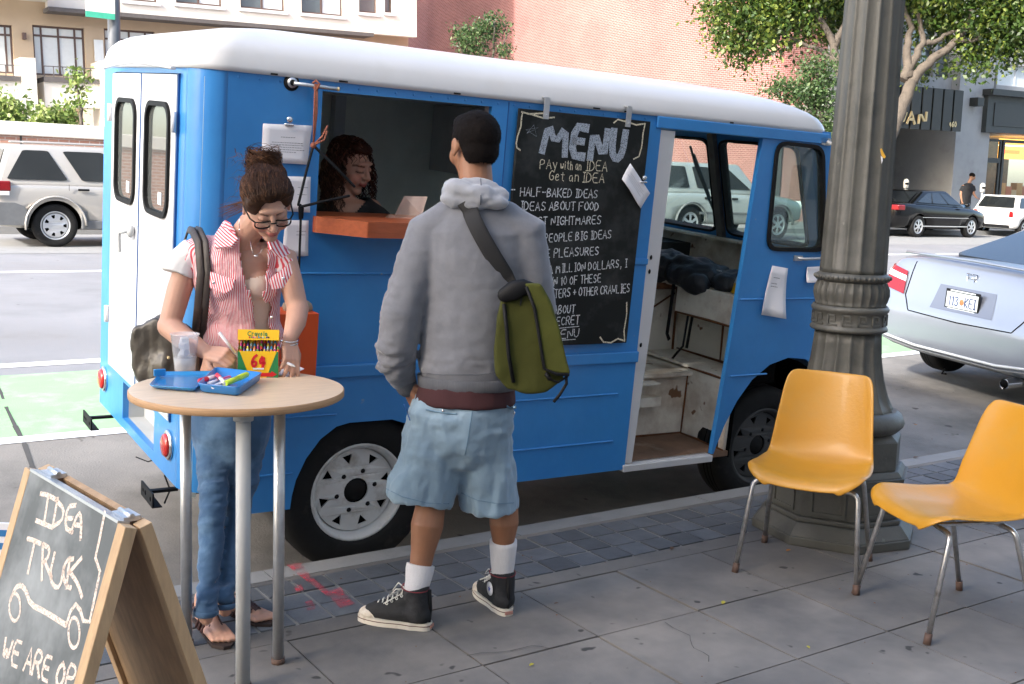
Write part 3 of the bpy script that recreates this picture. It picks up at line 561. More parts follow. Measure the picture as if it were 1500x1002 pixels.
# ================================================================ TREES
def leafmat(name, tr=.25):
    m, nt, out = nmat(name); a = N(nt, 'ShaderNodeAttribute'); a.attribute_name = 'Col'
    d = N(nt, 'ShaderNodeBsdfPrincipled'); d.inputs['Roughness'].default_value = .45; L(nt, a.outputs['Color'], d.inputs['Base Color'])
    t = N(nt, 'ShaderNodeBsdfTranslucent'); L(nt, a.outputs['Color'], t.inputs[0]); mx = N(nt, 'ShaderNodeMixShader'); mx.inputs[0].default_value = tr
    L(nt, d.outputs[0], mx.inputs[1]); L(nt, t.outputs[0], mx.inputs[2]); L(nt, mx.outputs[0], out.inputs[0]); return m
LEAF = leafmat('leaf')
def leaves(name, blobs, n, size, cols, parent, clump=12, spread=.25, droop=0., seed=1):
    g = np.random.default_rng(seed); vol = np.array([b_[3]*b_[4]*b_[5] for b_ in blobs]); pr = vol**.8; pr /= pr.sum()
    nc = n//clump; idx = g.choice(len(blobs), nc, p=pr); B = np.array(blobs)[idx]
    d = g.normal(size=(nc, 3)); d /= np.linalg.norm(d, axis=1)[:, None]; rr = g.random(nc)**.42
    cen = B[:, :3]+d*B[:, 3:6]*rr[:, None]; ctint = g.random(nc)
    P_ = np.repeat(cen, clump, 0)+g.normal(size=(nc*clump, 3))*spread*np.array([1, 1, .8+droop]); T_ = np.repeat(ctint, clump)
    m = len(P_); a = g.normal(size=(m, 3)); a /= np.linalg.norm(a, axis=1)[:, None]; a[:, 2] -= droop
    u = np.cross(a, g.normal(size=(m, 3))); u /= np.linalg.norm(u, axis=1)[:, None]; a /= np.linalg.norm(a, axis=1)[:, None]
    s = size*(.6+.8*g.random(m))[:, None]; nn = np.cross(a, u)
    V = np.stack([P_, P_+a*s*.5+u*s*.28+nn*s*.07, P_+a*s, P_+a*s*.5-u*s*.28+nn*s*.07], 1).reshape(-1, 3)
    me = bpy.data.meshes.new(name); me.vertices.add(4*m); me.vertices.foreach_set('co', V.ravel())
    me.loops.add(4*m); me.loops.foreach_set('vertex_index', np.arange(4*m)); me.polygons.add(m); me.polygons.foreach_set('loop_start', np.arange(0, 4*m, 4))
    me.update(calc_edges=True); me.materials.append(LEAF)
    ca, cb, cc = [np.array(C(c)) for c in cols]; t = np.clip(T_*.7+g.random(m)*.4-.05, 0, 1)[:, None]
    col = np.where(t < .5, ca+(cb-ca)*(t*2), cb+(cc-cb)*(t*2-1)); col = np.repeat(np.hstack([col, np.ones((m, 1))]), 4, 0)
    at = me.color_attributes.new('Col', 'FLOAT_COLOR', 'POINT'); at.data.foreach_set('color', col.ravel())
    o = bpy.data.objects.new(name, me); link(o, parent); o['kind'] = 'stuff'; return o
def branch(mb, pts, r0_, r1_, n=9, wob=.0, seed=0):
    rr = random.Random(seed); P_ = []
    pts = [Vector(p) for p in pts]
    for i in range(len(pts)-1):
        for k in range(4): P_.append(pts[i].lerp(pts[i+1], k/4)+Vector((rr.uniform(-wob, wob), rr.uniform(-wob, wob), rr.uniform(-wob, wob))))
    P_.append(pts[-1]); n_ = len(P_)
    mb.tube(P_, [r0_+(r1_-r0_)*i/(n_-1) for i in range(n_)], n)
def deptree(name, label, D0, base_px, limbs, blobs, n, size, cols, r=.3, seed=3, spread=.3, clump=14, droop=.25):
    base = dep(base_px[0], base_px[1], D0); base.z = zr(base.x, 21.9)+.15 if base.y > 20 else base.z
    t = thing(name, label, 'tree', base)
    b = MB()
    for pts, ra, rb in limbs: branch(b, [dep(p[0], p[1], D0+(p[2] if len(p) > 2 else 0))-base for p in pts], ra, rb, wob=.03, seed=seed)
    b.build('trunk', M_['bark'], t)
    bl = []
    for px, py, dd, rx, ry, rd_ in blobs:
        c = dep(px, py, D0+dd)-base; k = D0/F_PX; bl.append((c.x, c.y, c.z, (rx*k+rd_)/2*1.1, (rx*k+rd_)/2*1.1, ry*k))
    leaves('crown', bl, n, size, cols, t, clump, spread, droop, seed)
    return t
fic = [(.014, .038, .006), (.05, .095, .013), (.22, .26, .045)]
deptree('street_tree', 'large broad leaved street tree with twisting pale branches in front of the black canopy', 33, (1283, 350),
    [([(1283, 352), (1290, 250), (1300, 200), (1322, 155), (1335, 120)], .30, .17), ([(1335, 122), (1350, 100), (1385, 72), (1410, 50), (1425, 10)], .17, .07), ([(1322, 118), (1340, 85), (1352, 62), (1345, 20)], .16, .06), ([(1332, 115), (1328, 70), (1335, 40), (1318, 0)], .15, .06), ([(1350, 66), (1372, 60), (1395, 45), (1440, 40)], .09, .04), ([(1400, 60), (1425, 60), (1450, 45)], .09, .04),
     ([(1290, 200), (1255, 140), (1225, 95), (1218, 55), (1190, 10)], .2, .08), ([(1228, 98), (1205, 75), (1180, 65), (1130, 40)], .09, .03), ([(1222, 70), (1235, 40), (1250, 0)], .12, .06)],
    [(1080, 15, 0, 62, 45, 1.2), (1150, 20, .5, 60, 52, 1.4), (1105, 55, -.4, 40, 34, .8), (1190, -20, .6, 70, 60, 1.5), (1055, 50, 0, 22, 30, .4), (1090, 80, .2, 20, 18, .3), (1225, 25, 1.2, 40, 45, .8), (1275, -40, .6, 80, 60, 1.4), (1340, -18, .8, 55, 36, 1.4), (1395, 8, 0, 52, 28, 1.4), (1440, 42, .3, 50, 34, 1.4), (1490, 15, .0, 55, 48, 1.6), (1425, 92, .3, 34, 16, .9), (1475, 68, .3, 36, 26, .9), (1370, 35, 1.2, 40, 22, .9), (1545, 30, 0, 60, 55, 1.6), (1345, 100, 1., 24, 9, .4), (1200, -110, 0, 190, 80, 3), (1420, -100, 0, 170, 80, 3)],
    80000, .15, fic, seed=5, spread=.23)
bam = [(.025, .055, .016), (.055, .105, .03), (.12, .17, .06)]
deptree('bamboo_shrub', 'feathery green shrub showing above the truck roof against the brick wall', 26, (705, 250), [([(690, 260), (692, 190), (700, 100), (706, 60)], .05, .02), ([(720, 255), (722, 190), (722, 90), (724, 30)], .05, .02), ([(722, 110), (735, 70), (745, 50)], .02, .01), ([(692, 120), (680, 80), (672, 60)], .02, .01)],
    [(690, 62, 0, 24, 24, .35), (722, 38, .2, 18, 20, .3), (676, 52, 0, 12, 10, .2), (705, 40, 0, 14, 10, .2), (738, 75, 0, 16, 7, .15), (700, 130, 0, 30, 60, .3)], 5200, .075, bam, seed=8, spread=.10, clump=9, droop=.1)
deptree('slender_tree', 'slim leafy tree between the truck nose and the fluted lamp post', 30, (1215, 330), [([(1212, 330), (1208, 220), (1200, 130), (1195, 90)], .09, .03), ([(1205, 180), (1180, 140), (1150, 125)], .04, .02)],
    [(1200, 105, 0, 22, 22, .5), (1175, 135, 0, 30, 16, .5), (1135, 128, 0, 24, 9, .3), (1205, 150, 0, 20, 30, .5), (1215, 185, 0, 12, 20, .3), (1205, 230, 0, 20, 40, .4)], 6500, .10, bam, seed=9, spread=.16, clump=9, droop=.15)
yb = [(.07, .13, .025), (.18, .26, .06), (.38, .42, .16)]
deptree('young_tree', 'spindly young tree with sparse pale leaves behind the low brick wall', 28.5, (118, 195), [([(120, 190), (118, 150), (112, 120), (116, 105)], .05, .02), ([(115, 140), (124, 120)], .02, .01), ([(113, 130), (106, 112)], .02, .01)],
    [(112, 114, 0, 9, 10, .15), (124, 118, 0, 7, 9, .15), (108, 135, 0, 6, 8, .12), (122, 145, 0, 7, 9, .12)], 260, .14, yb, seed=11, spread=.12, clump=5, droop=.2)
def shrub(label, px, py, D, rx, ry, n, seed, cols=yb):
    base = dep(px, py+ry*2, D); t = thing('bush', label, 'bush', base, group='bushes behind the low brick wall'); k = D/F_PX; c = dep(px, py, D)-base
    b = MB()
    for i in range(4): b.tube([(0, 0, 0), (random.uniform(-.3, .3), random.uniform(-.2, .2), c.z*.6), (c.x+random.uniform(-.8, .8)*rx*k, c.y, c.z)], [.03, .02, .008], 5)
    b.build('stems', M_['bark'], t)
    leaves('foliage', [(c.x-rx*k*.45, c.y, c.z-.1, rx*k*.6, .5, ry*k), (c.x+rx*k*.45, c.y, c.z, rx*k*.6, .5, ry*k*.9), (c.x, c.y, c.z-ry*k*.5, rx*k, .6, ry*k)], n, .15, cols, t, 9, .14, .1, seed)
shrub('pale sunlit bush at the far left behind the low wall', 8, 160, 29, 34, 26, 1500, 21)
shrub('yellow green bush behind the low wall beside the young tree', 80, 172, 29, 32, 20, 1500, 22)
shrub('sparse bush behind the low wall under the balcony', -40, 150, 30, 40, 30, 1200, 23)

# ---------------------------------------------------------------- traffic pole with street sign
p0 = dep(170, 240, 24); p0.z = zr(p0.x, 21.9)+.14
tp = thing('street_pole', 'dark grey pole carrying a green and white street sign behind the truck', 'pole', p0)
b = MB(); top = dep(170, -60, 24); b.tube([(0, 0, 0), (0, 0, top.z-p0.z+2)], [.14, .125], 16); b.build('pole_shaft', mat('dark_pole', (.09, .10, .115), .5), tp)
s1 = dep(139, 14, 24)-p0; s2 = dep(176, 14, 24)-p0; zt_ = (dep(150, -20, 24)-p0).z
b = MB(); zb_ = (dep(150, 27, 24)-p0).z; y_ = -.16
b.box((min(s1.x, -1.0)*.0-.62, y_-.015, zb_+.02), (-.02, y_+.0, zt_)); b.build('sign_plate', M_['cream'], tp)
b = MB(); b.box((-.62, y_-.016, zb_-.10), (-.02, y_, zb_+.02)); b.build('sign_band', mat('sign_green', (.06, .42, .27), .5), tp)
# ================================================================ BLUE TRUCK
def rotm(yw, p, ro):
    return Matrix.Rotation(yw, 3, 'Z') @ Matrix.Rotation(p, 3, 'Y') @ Matrix.Rotation(ro, 3, 'X')
TR = rotm(rad(-1.3), rad(.9), rad(4.0)); TO = Vector((1.95, 4.20, -.125)); TW = 1.58
TMX = TR.to_4x4(); TMX.translation = TO; TINV = TMX.inverted()
truck = thing('step_van', 'small vintage blue delivery van with white roof, open side door and serving window', 'van', M=TMX)
def tside(px, py, off=0.): return TINV @ onplane(px, py, TO + TR @ Vector((0, off, 0)), TR @ Vector((0, 1, 0)))
def trear(px, py, s): return TINV @ onplane(px, py, TO + TR @ Vector((s, 0, 0)), TR @ Vector((1, 0, 0)))
def rrect(x0, z0, x1, z1, r, n=5):
    pts = []
    for cx, cz, a0 in ((x1-r, z1-r, 0), (x0+r, z1-r, 90), (x0+r, z0+r, 180), (x1-r, z0+r, 270)):
        for k in range(n+1): a = rad(a0+90*k/n); pts.append((cx+r*math.cos(a), cz+r*math.sin(a)))
    return pts
def rquad(q, r, n=5):
    """rounded convex quad/polygon"""
    out = []; m = len(q)
    for i in range(m):
        p = Vector(q[i]); a = (Vector(q[i-1])-p); c = (Vector(q[(i+1) % m])-p)
        la = min(r, a.length*.45); lc = min(r, c.length*.45); A = p+a.normalized()*la; Cc = p+c.normalized()*lc
        for k in range(n+1):
            t = k/n; out.append(tuple(A*(1-t)**2+p*2*t*(1-t)+Cc*t*t))
    return out
ARR = [(-.21, .344), (-.205, .40), (-.19, .47), (-.15, .56), (-.09, .64), (-.02, .69), (.04, .703), (.24, .703), (.31, .68), (.38, .62), (.43, .53), (.455, .44), (.46, .344)]
ARF = [(2.185, .372), (2.20, .42), (2.24, .53), (2.31, .66), (2.40, .77), (2.52, .85), (2.66, .885), (2.80, .87), (2.92, .80), (3.0, .68), (3.05, .53), (3.06, .38)]
FQ = [(2.347, 2.043), (2.376, 1.479), (2.822, 1.479), (2.70, 2.040)]
def topz(s): return 2.118
outline = [(-.54, .344)]+ARR+[(1.578, .344), (1.572, 2.052), (2.250, 2.052), (2.205, .95), (2.17, .372)]+ARF+[(3.13, .38), (3.14, 1.1), (3.08, 1.36), (2.93, 1.45), (2.745, 2.118), (-.54, 2.118)]
SW = [(-.162, 1.568), (.612, 1.556), (.620, 2.074), (-.162, 2.068)]
fwh = rquad(FQ, .07)
b = MB(); b.poly([outline, SW, fwh], lambda a, c, t: Vector((a, t, c)), 0, .028)
side = b.build('side_panel', M_['blue'], truck)
# far side
o2 = [(-.54, .344)]+ARR+[(2.17, .344)]+ARF+[(3.13, .38), (3.14, 1.1), (3.08, 1.36), (2.93, 1.45), (2.745, 2.118), (-.54, 2.118)]
b = MB(); b.poly([o2, fwh], lambda a, c, t: Vector((a, t, c)), TW, TW-.028); b.build('side_panel', M_['blue'], truck)
# raised mouldings
b = MB()
b.box((-.52, -.016, .905), (1.579, -.0005, .962)); b.build('belt_moulding', M_['blue'], truck, bevel=.006)
b = MB(); b.box((1.535, -.014, 2.052), (2.72, -.0005, 2.108)); b.build('door_header', M_['blue'], truck, bevel=.005)
b = MB(); b.box((1.49, -.012, 1.395), (1.574, -.0005, 1.425)); b.build('moulding', M_['blue'], truck, bevel=.004)
for z, s0_, s1_ in ((.503, .58, 1.475), (.747, .5, 1.475), (.503, -.53, -.215), (.745, -.53, -.03), (1.345, -.53, .72), (.80, 2.24, 2.5), (1.215, 2.24, 2.98)):
    b = MB(); b.tube([(s0_, .001, z), (s1_, .001, z)], .0085, 8, True, flat=.6); b.build('pressed_bead', M_['blue'], truck)
b = MB(); b.box((.70, -.0025, .97), (.704, -.0004, 2.1)); b.build('panel_seam', M_['bluedark'], truck)
# rivets
b = MB()
for i in range(26): b.ell((-.5+i*.082, 0, 2.09), (.006, .004, .006), n=8, m=5)
b.build('rivet_row', M_['blue'], truck)['kind'] = 'stuff'
# rear corner posts
def corner(yc, sg):
    b = MB(); loops = []
    for r_ in (.12, .095):
        loops.append([(-.54-r_*math.sin(t), yc-sg*r_*math.cos(t)) for t in [math.pi/2*k/10 for k in range(11)]])
    pts = loops[0]+loops[1][::-1]; n = 11
    zb = lambda k: .344 + (.11 if k > 3 else .11*k/3)*1.0
    lo = [Vector((p[0], p[1], zb(k if k < n else 2*n-1-k))) for k, p in enumerate(pts)]; hi = [Vector((p[0], p[1], 2.118)) for p in pts]
    b.add(lo+hi, [(i, (i+1) % (2*n), 2*n+(i+1) % (2*n), 2*n+i) for i in range(2*n)], True)
    b.add(hi, [tuple(range(2*n))], False)
    o = b.build('corner_post', M_['blue'], truck); return o
corner(.12, 1); corner(TW-.12, -1)
# rear face: frame round doors, panel below with plate recess
RF = lambda a, c, t: Vector((t, a, c))
b = MB(); b.poly([[(.12, .455), (TW-.12, .455), (TW-.12, 2.118), (.12, 2.118)], [(.2, .70), (1.26, .70), (1.26, 2.085), (.2, 2.085)], [(.45, .50), (1.0, .50), (1.0, .675), (.45, .675)]], RF, -.66, -.632)
b.build('rear_panel', M_['blue'], truck)
b = MB(); b.box((-.56, .45, .50), (-.545, 1.0, .675)); b.box((-.632, .45, .49), (-.56, 1.0, .50)); b.box((-.632, .45, .675), (-.56, 1.0, .685)); b.box((-.632, .44, .49), (-.56, .45, .685)); b.box((-.632, 1.0, .49), (-.56, 1.01, .685)); rec = b.build('plate_recess', M_['greypaint'], truck)
b = MB(); b.box((-.57, .52, .515), (-.566, .80, .655)); pl = b.build('number_plate', M_['whl'], rec)
b = MB(); lettering(b, 'US', lambda u, v: Vector((-.572, .74-u, .54+v)), .14, .08, .012, 0); b.build('plate_lettering', M_['greypaint'], pl) if False else None
rdoors = []
for (ya, yb_, wz) in ((.206, .729, (.27, .60)), (.735, 1.254, (.86, 1.18))):
    hole = rrect(ya+.075, 1.52, yb_-.10, 1.965, .075)
    b = MB(); b.poly([[(ya, .705), (yb_, .705), (yb_, 2.08), (ya, 2.08)], hole], RF, -.672, -.64)
    d = b.build('rear_door', M_['twhite'], truck)
    ring = rrect(ya+.066, 1.511, yb_-.091, 1.974, .082); ring2 = rrect(ya+.086, 1.531, yb_-.111, 1.954, .065)
    b = MB(); b.poly([ring, ring2], RF, -.684, -.655); b.build('window_seal', M_['rubber'], d)
    b = MB(); b.poly([rrect(ya+.088, 1.533, yb_-.113, 1.952, .062)], RF, -.668, -.664); b.build('window_pane', glassmat('rear_door_glass', (.5, .55, .5), .30, .02, .10) if ya < .5 else bpy.data.materials['rear_door_glass'], d)
    b = MB(); b.box((-.670, ya+.19, 1.56), (-.6685, ya+.24, 1.61)); b.build('sticker', M_['paper'], d)
    rdoors.append(d)
b = MB(); b.ell((-.69, .80, 1.405), (.018, .022, .03)); b.tube([(-.70, .80, 1.405), (-.72, .80, 1.40), (-.725, .84, 1.395), (-.725, .852, 1.37), (-.722, .852, 1.31)], .0085, 8, True); b.build('door_handle', M_['greypaint'], rdoors[1])
b = MB(); b.box((-.676, .729, .705), (-.645, .735, 2.08)); b.box((-.668, .1995, .70), (-.64, .206, 2.085)); b.build('door_gap', M_['bluedark'], truck)
b = MB(); b.tube([(-.70, .16, 2.10), (-.705, .5, 2.118), (-.708, .75, 2.122), (-.705, 1.0, 2.115), (-.70, 1.3, 2.098)], .011, 8, flat=.6); b.build('rain_gutter', M_['twhite'], truck)
for z in (.95, 1.9):
    for y in (.2, 1.26): b = MB(); b.tube([(-.682, y, z-.04), (-.682, y, z+.04)], .011, 8); b.build('hinge', M_['twhite'], truck)
for y, lb in ((.215, None), (1.37, None)):
    Ml = Matrix.Translation((-.66, y, .60)) @ Matrix.Rotation(rad(-90), 4, 'Y')
    b = MB(); b.lathe([(.062, 0), (.064, .008), (.056, .014), (.048, .015)], 28, Ml); o = b.build('tail_lamp', M_['chrome'], truck)
    b = MB(); b.lathe([(.050, .012), (.049, .020), (.041, .027), (.022, .031), (.002, .032)], 28, Ml); b.build('lens', M_['redl'], o)
for y in (.22, 1.36):
    hl_ = [[(y+dy+r__*math.cos(t), .395+r__*math.sin(t)) for t in [k*math.pi/4 for k in range(8)]] for dy, r__ in ((-.06, .011), (.02, .011), (.055, .009))]
    b = MB(); b.poly([[(y-.09, .365), (y+.09, .365), (y+.09, .425), (y-.09, .425)]]+hl_, RF, -.745, -.738)
    b.box((-.738, y-.09, .365), (-.705, y+.09, .369)); b.box((-.738, y-.012, .40), (-.62, y+.012, .412)); b.build('tow_bracket', M_['black'], truck)
b = MB(); b.tube([(-.6, .42, .46), (-.62, .41, .40), (-.6, .395, .34), (-.63, .37, .29)], .004, 6); b.tube([(-.6, .50, .46), (-.66, .53, .43), (-.70, .58, .44)], .003, 6); b.build('dangling_wire', M_['black'], truck)
# roof
def ringpts(i_side, i_rear, i_front, z, r):
    x0, x1, y0, y1 = -.66+i_rear, 2.76-i_front, i_side, TW-i_side; pts = []
    for cx, cy, a0 in ((x1-r, y1-r, 0), (x0+r, y1-r, 90), (x0+r, y0+r, 180), (x1-r, y0+r, 270)):
        for k in range(9): a = rad(a0+90*k/8); pts.append(Vector((cx+r*math.cos(a), cy+r*math.sin(a), z)))
    return pts
b = MB(); b.rings([ringpts(*q) for q in ((.02, .02, .02, 2.105, .11), (-.010, -.010, -.010, 2.108, .14), (-.010, -.010, -.010, 2.128, .14), (-.004, -.003, .002, 2.150, .14), (.002, .006, .035, 2.178, .14), (.018, .022, .10, 2.205, .135), (.045, .05, .20, 2.232, .13), (.088, .095, .33, 2.255, .12), (.16, .18, .50, 2.277, .12), (.28, .32, .75, 2.295, .12), (.45, .6, 1.0, 2.308, .12), (.62, 1.1, 1.4, 2.313, .1))], True)
roof = b.build('roof', M_['twhite'], truck)
b = MB(); rr_ = random.Random(3)
for s_ in (-.38, -.1, .42, 1.15, 1.33, 2.0): b.box((s_, -.0135, 2.109), (s_+rr_.uniform(.02, .05), -.0101, 2.116))
b.build('drip_rail_chip', M_['rubber'], roof)['kind'] = 'stuff'
# roof front cap under windshield header and the windshield
def WS(y, v): # windshield surface: v 0 bottom 1 top
    return Vector((2.850-.185*v, y, 1.455+.62*v))
wf = lambda a, c, t: WS(a, c)+Vector((t, 0, t*.28))
w1 = rquad([(.09, .05), (.745, .05), (.745, .95), (.12, .95)], .08); w2 = rquad([(.835, .05), (1.49, .05), (1.46, .95), (.835, .95)], .08)
b = MB(); b.poly([[(.03, -.02), (1.55, -.02), (1.55, 1.06), (.03, 1.06)], w1, w2], wf, 0, -.03); b.build('windshield_frame', M_['blue'], truck)
for w_, w3 in ((w1, [(.105, .072), (.732, .072), (.732, .928), (.134, .928)]), (w2, [(.848, .072), (1.475, .072), (1.447, .928), (.848, .928)])):
    b = MB(); b.poly([rquad([(w_i[0]+(.012 if w_i[0] > w3[0][0]+.2 else -.012), w_i[1]) for w_i in w3], .085) if False else w_, rquad(w3, .07)], wf, .01, -.045); b.build('windshield_seal', M_['rubber'], truck)
    b = MB(); b.poly([rquad([(p[0], p[1]) for p in w3], .068)], wf, -.012, -.016); b.build('windshield_pane', glassmat('windshield_glass', (.80, .88, .86), .05, .02, .10, (.42, .50, .49)) if 'windshield_glass' not in bpy.data.materials else bpy.data.materials['windshield_glass'], truck)
b = MB(); b.poly([[(.765, 0), (.815, 0), (.815, 1), (.765, 1)]], wf, -.03, -.06); b.build('centre_pillar', mat('rusty_dark_pillar', (.14, .125, .11), .7, dirt=(.10, .055, .03), dscale=9), truck)
# nose
b = MB(); b.add([(2.93, .03, 1.45), (2.93, 1.55, 1.45), (3.08, 1.52, 1.36), (3.08, .06, 1.36), (3.14, .04, 1.1), (3.14, 1.54, 1.1), (3.13, 1.55, .42), (3.13, .03, .42)], [(0, 1, 2, 3), (3, 2, 5, 4), (4, 5, 6, 7)], False); b.build('front_panel', M_['blue'], truck)
b = MB(); b.box((3.14, .0, .40), (3.20, TW, .52)); b.build('front_bumper', M_['twhite'], truck, bevel=.01)
for y in (.25, 1.33):
    b = MB(); b.lathe([(.09, 0), (.088, .03), (.05, .05), (.002, .055)], 20, Matrix.Translation((3.14, y, .85)) @ Matrix.Rotation(rad(90), 4, 'Y')); b.build('headlight', M_['whl'], truck)
# cab side window (near + far)
FQi = [(2.364, 2.028), (2.391, 1.495), (2.803, 1.495), (2.690, 2.026)]
for y0_, y1_ in ((-.012, .034), (TW+.012, TW-.034)):
    b = MB(); b.poly([rquad([(2.342, 2.048), (2.371, 1.474), (2.828, 1.474), (2.704, 2.045)], .08), rquad(FQi, .06)], lambda a, c, t: Vector((a, t, c)), y0_, y1_); sl = b.build('window_seal', M_['rubber'], truck)
    b = MB(); b.poly([rquad(FQi, .058)], lambda a, c, t: Vector((a, t, c)), (y0_+y1_)/2, (y0_+y1_)/2+.004); b.build('window_pane', glassmat('cab_glass', (.78, .86, .84), .06, .02, .10, (.4, .45, .43)) if 'cab_glass' not in bpy.data.materials else bpy.data.materials['cab_glass'], sl)
# door frame, step
b = MB(); b.poly([[(1.574, .375), (1.625, .375), (1.655, 1.2), (1.665, 2.045), (1.571, 2.045)]], lambda a, c, t: Vector((a, t, c)), .004, .05); jamb = b.build('door_jamb', M_['twhite'], truck)
b = MB(); 
for p in ((1.60, 1.43), (1.597, .99), (1.60, 1.36)): b.ell((p[0], .002, p[1]), (.008, .004, .012), n=8, m=5)
b.build('bolt_hole', M_['rubber'], jamb)
b = MB(); b.box((1.565, -.012, .332), (2.172, .05, .368)); b.build('door_step', M_['twhite'], truck, bevel=.004)
# interior
def ip(name, m, boxes, bevel=0):
    b = MB()
    for lo_, hi_ in boxes: b.box(lo_, hi_)
    return b.build(name, M_[m], truck, bevel=bevel)
ip('floor', 'rustfloor', [((1.3, .03, .34), (2.32, .42, .368))])
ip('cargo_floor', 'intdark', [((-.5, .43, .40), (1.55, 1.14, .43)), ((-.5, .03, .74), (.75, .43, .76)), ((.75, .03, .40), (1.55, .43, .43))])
ip('inner_side_wall', 'intwall', [((-.6, 1.47, .43), (1.75, 1.50, 2.1))])
ip('inner_lining', 'dwhite', [((1.75, 1.54, .8), (2.34, 1.55, 2.1))])
ip('inner_lining', 'dwhite', [((2.34, 1.54, .8), (2.86, 1.55, 1.46))])
ip('inner_ceiling', 'twhite', [((-.6, .03, 2.085), (2.72, 1.55, 2.10))])
for q_ in (((-.62, .03, .43), (-.60, .2, 2.08)), ((-.62, 1.26, .43), (-.60, 1.5, 2.08))): ip('rear_inner_panel', 'intwall', [q_])
for q_ in (((.622, .03, 1.5), (.66, .06, 2.08)), ((.50, 1.40, 1.0), (.56, 1.46, 2.08)), ((-.12, 1.40, .6), (-.09, 1.46, 2.08))): ip('door_frame_post', 'greypaint', [q_])
ip('overhead_cabinet', 'greypaint', [((1.12, 1.0, 1.72), (1.53, 1.46, 2.08))])
ip('cabinet_vent', 'intdark', [((1.16, .995, 1.96), (1.49, 1.0, 2.02)), ((1.16, .995, 1.88), (1.49, 1.0, 1.91))])
ip('riser_panel', 'dwhite', [((1.2, .40, .368), (2.30, .42, .715))])
ip('splash_plate', 'matt', [((2.33, .031, .737), (2.60, .036, .90))])
ip('lower_shelf', 'dwhite', [((1.2, .36, .715), (2.56, .80, .735))])
ip('wheel_box_panel', 'dwhite', [((2.30, .05, .368), (2.32, .40, .75)), ((2.30, .06, .75), (2.56, .80, .765))])
ip('ledge_lip', 'dwhite', [((1.75, .33, .60), (2.06, .40, .612)), ((1.75, .325, .56), (2.06, .335, .612)), ((1.70, .30, .69), (2.02, .36, .70))])
ip('firewall_panel', 'dwhite', [((2.56, .06, .75), (2.58, 1.54, 1.18))])
b = MB(); b.add([(1.80, .80, .735), (2.56, .80, .735), (2.56, .86, 1.16), (1.80, .90, 1.16), (1.80, 1.4, .735), (2.56, 1.4, .735), (2.56, 1.4, 1.16), (1.80, 1.4, 1.16)], [(0, 1, 2, 3), (3, 2, 6, 7), (0, 3, 7, 4), (1, 5, 6, 2)]); eb = b.build('engine_box', M_['dwhite'], truck)
b = MB(); b.tube([(1.82, .805, .74), (2.53, .85, 1.10)], .006, 6); b.tube([(2.52, .795, .74), (2.55, .85, 1.15)], .008, 6); b.build('rust_seam', M_['rust'], eb)
ip('dashboard', 'dwhite', [((2.34, .03, 1.18), (2.90, 1.54, 1.205)), ((2.86, .03, 1.205), (2.90, 1.54, 1.455))])
ip('dashboard_ledge', 'dwhite', [((2.74, .03, 1.440), (2.93, 1.54, 1.456))])
b = MB(); b.tube([(2.55, .30, 1.02), (2.54, .22, 1.03), (2.535, .20, .98), (2.54, .24, .915), (2.55, .36, .905)], .009, 8, flat=.7); b.tube([(2.54, .36, 1.05), (2.54, .45, 1.06)], .008, 6); b.build('grab_handle', M_['rust'], truck)
b = MB(); b.tube([(1.72, .80, 1.15), (2.55, .70, 1.17)], .02, 8); b.build('seat_rail', M_['rust'], truck)
for q_ in ([(1.2, .398, .717), (2.30, .398, .717)], [(2.299, .04, .752), (2.299, .398, .752)], [(2.298, .397, .37), (2.298, .397, .73)], [(1.2, .397, .371), (2.29, .397, .371)], [(2.29, .04, .371), (2.29, .39, .371)], [(2.557, .05, .77), (2.557, .8, .77)], [(2.557, .42, .77), (2.557, .44, 1.16)], [(2.34, .04, 1.035), (2.34, .61, 1.035)]):
    b = MB(); b.tube([Vector(q_[0]), Vector(q_[0]).lerp(Vector(q_[1]), .5)+Vector((.002, 0, .002)), Vector(q_[1])], [.005, .008, .005], 6); b.build('rust_seam', M_['rust'], truck)
ip('dashboard_apron', 'dwhite', [((2.345, .03, 1.03), (2.36, .62, 1.18))])
ip('instrument_box', 'intdark', [((2.60, 1.10, 1.21), (2.84, 1.40, 1.38))])
b = MB(); b.tube([(2.98, .98, 1.47), (2.92, 1.08, 1.68), (2.86, 1.16, 1.86), (2.83, 1.20, 1.98)], .008, 6); b.tube([(2.93, 1.07, 1.66), (2.845, 1.18, 1.93)], .012, 6); b.build('wiper', M_['black'], truck)
# underside and wheel wells
def well(cx, cz, r, y0_, y1_, xm=-9):
    b = MB(); n = 18; arc = [(max(cx+r*math.cos(math.pi*k/n), xm), cz+r*math.sin(math.pi*k/n)) for k in range(n+1)]
    if xm > 0: arc = [p for p in arc if p[0] > 2.57]+[(2.57, .88), (2.57, .742), (xm, .742), (xm, .45)]
    pts = [(arc[0][0], .33)]+arc+[(arc[-1][0], .33)]
    b.add([(p[0], y0_, p[1]) for p in pts]+[(p[0], y1_, p[1]) for p in pts], [(i, i+1, len(pts)+i+1, len(pts)+i) for i in range(len(pts)-1)], False)
    b.add([(p[0], y1_, p[1]) for p in pts], [tuple(range(len(pts)))], False)
    b.build('wheel_well', M_['matt'], truck, fix=False)
for yy in ((.03, .40), (TW-.03, TW-.40)):
    well(.125, .37, .345, *yy); well(2.62, .43, .45, *yy, 2.33)
ip('chassis', 'matt', [((-.5, .42, .30), (2.3, 1.16, .36)), ((.55, .10, .345), (1.55, 1.4, .40)), ((2.1, .44, .24), (3.05, 1.1, .40))])
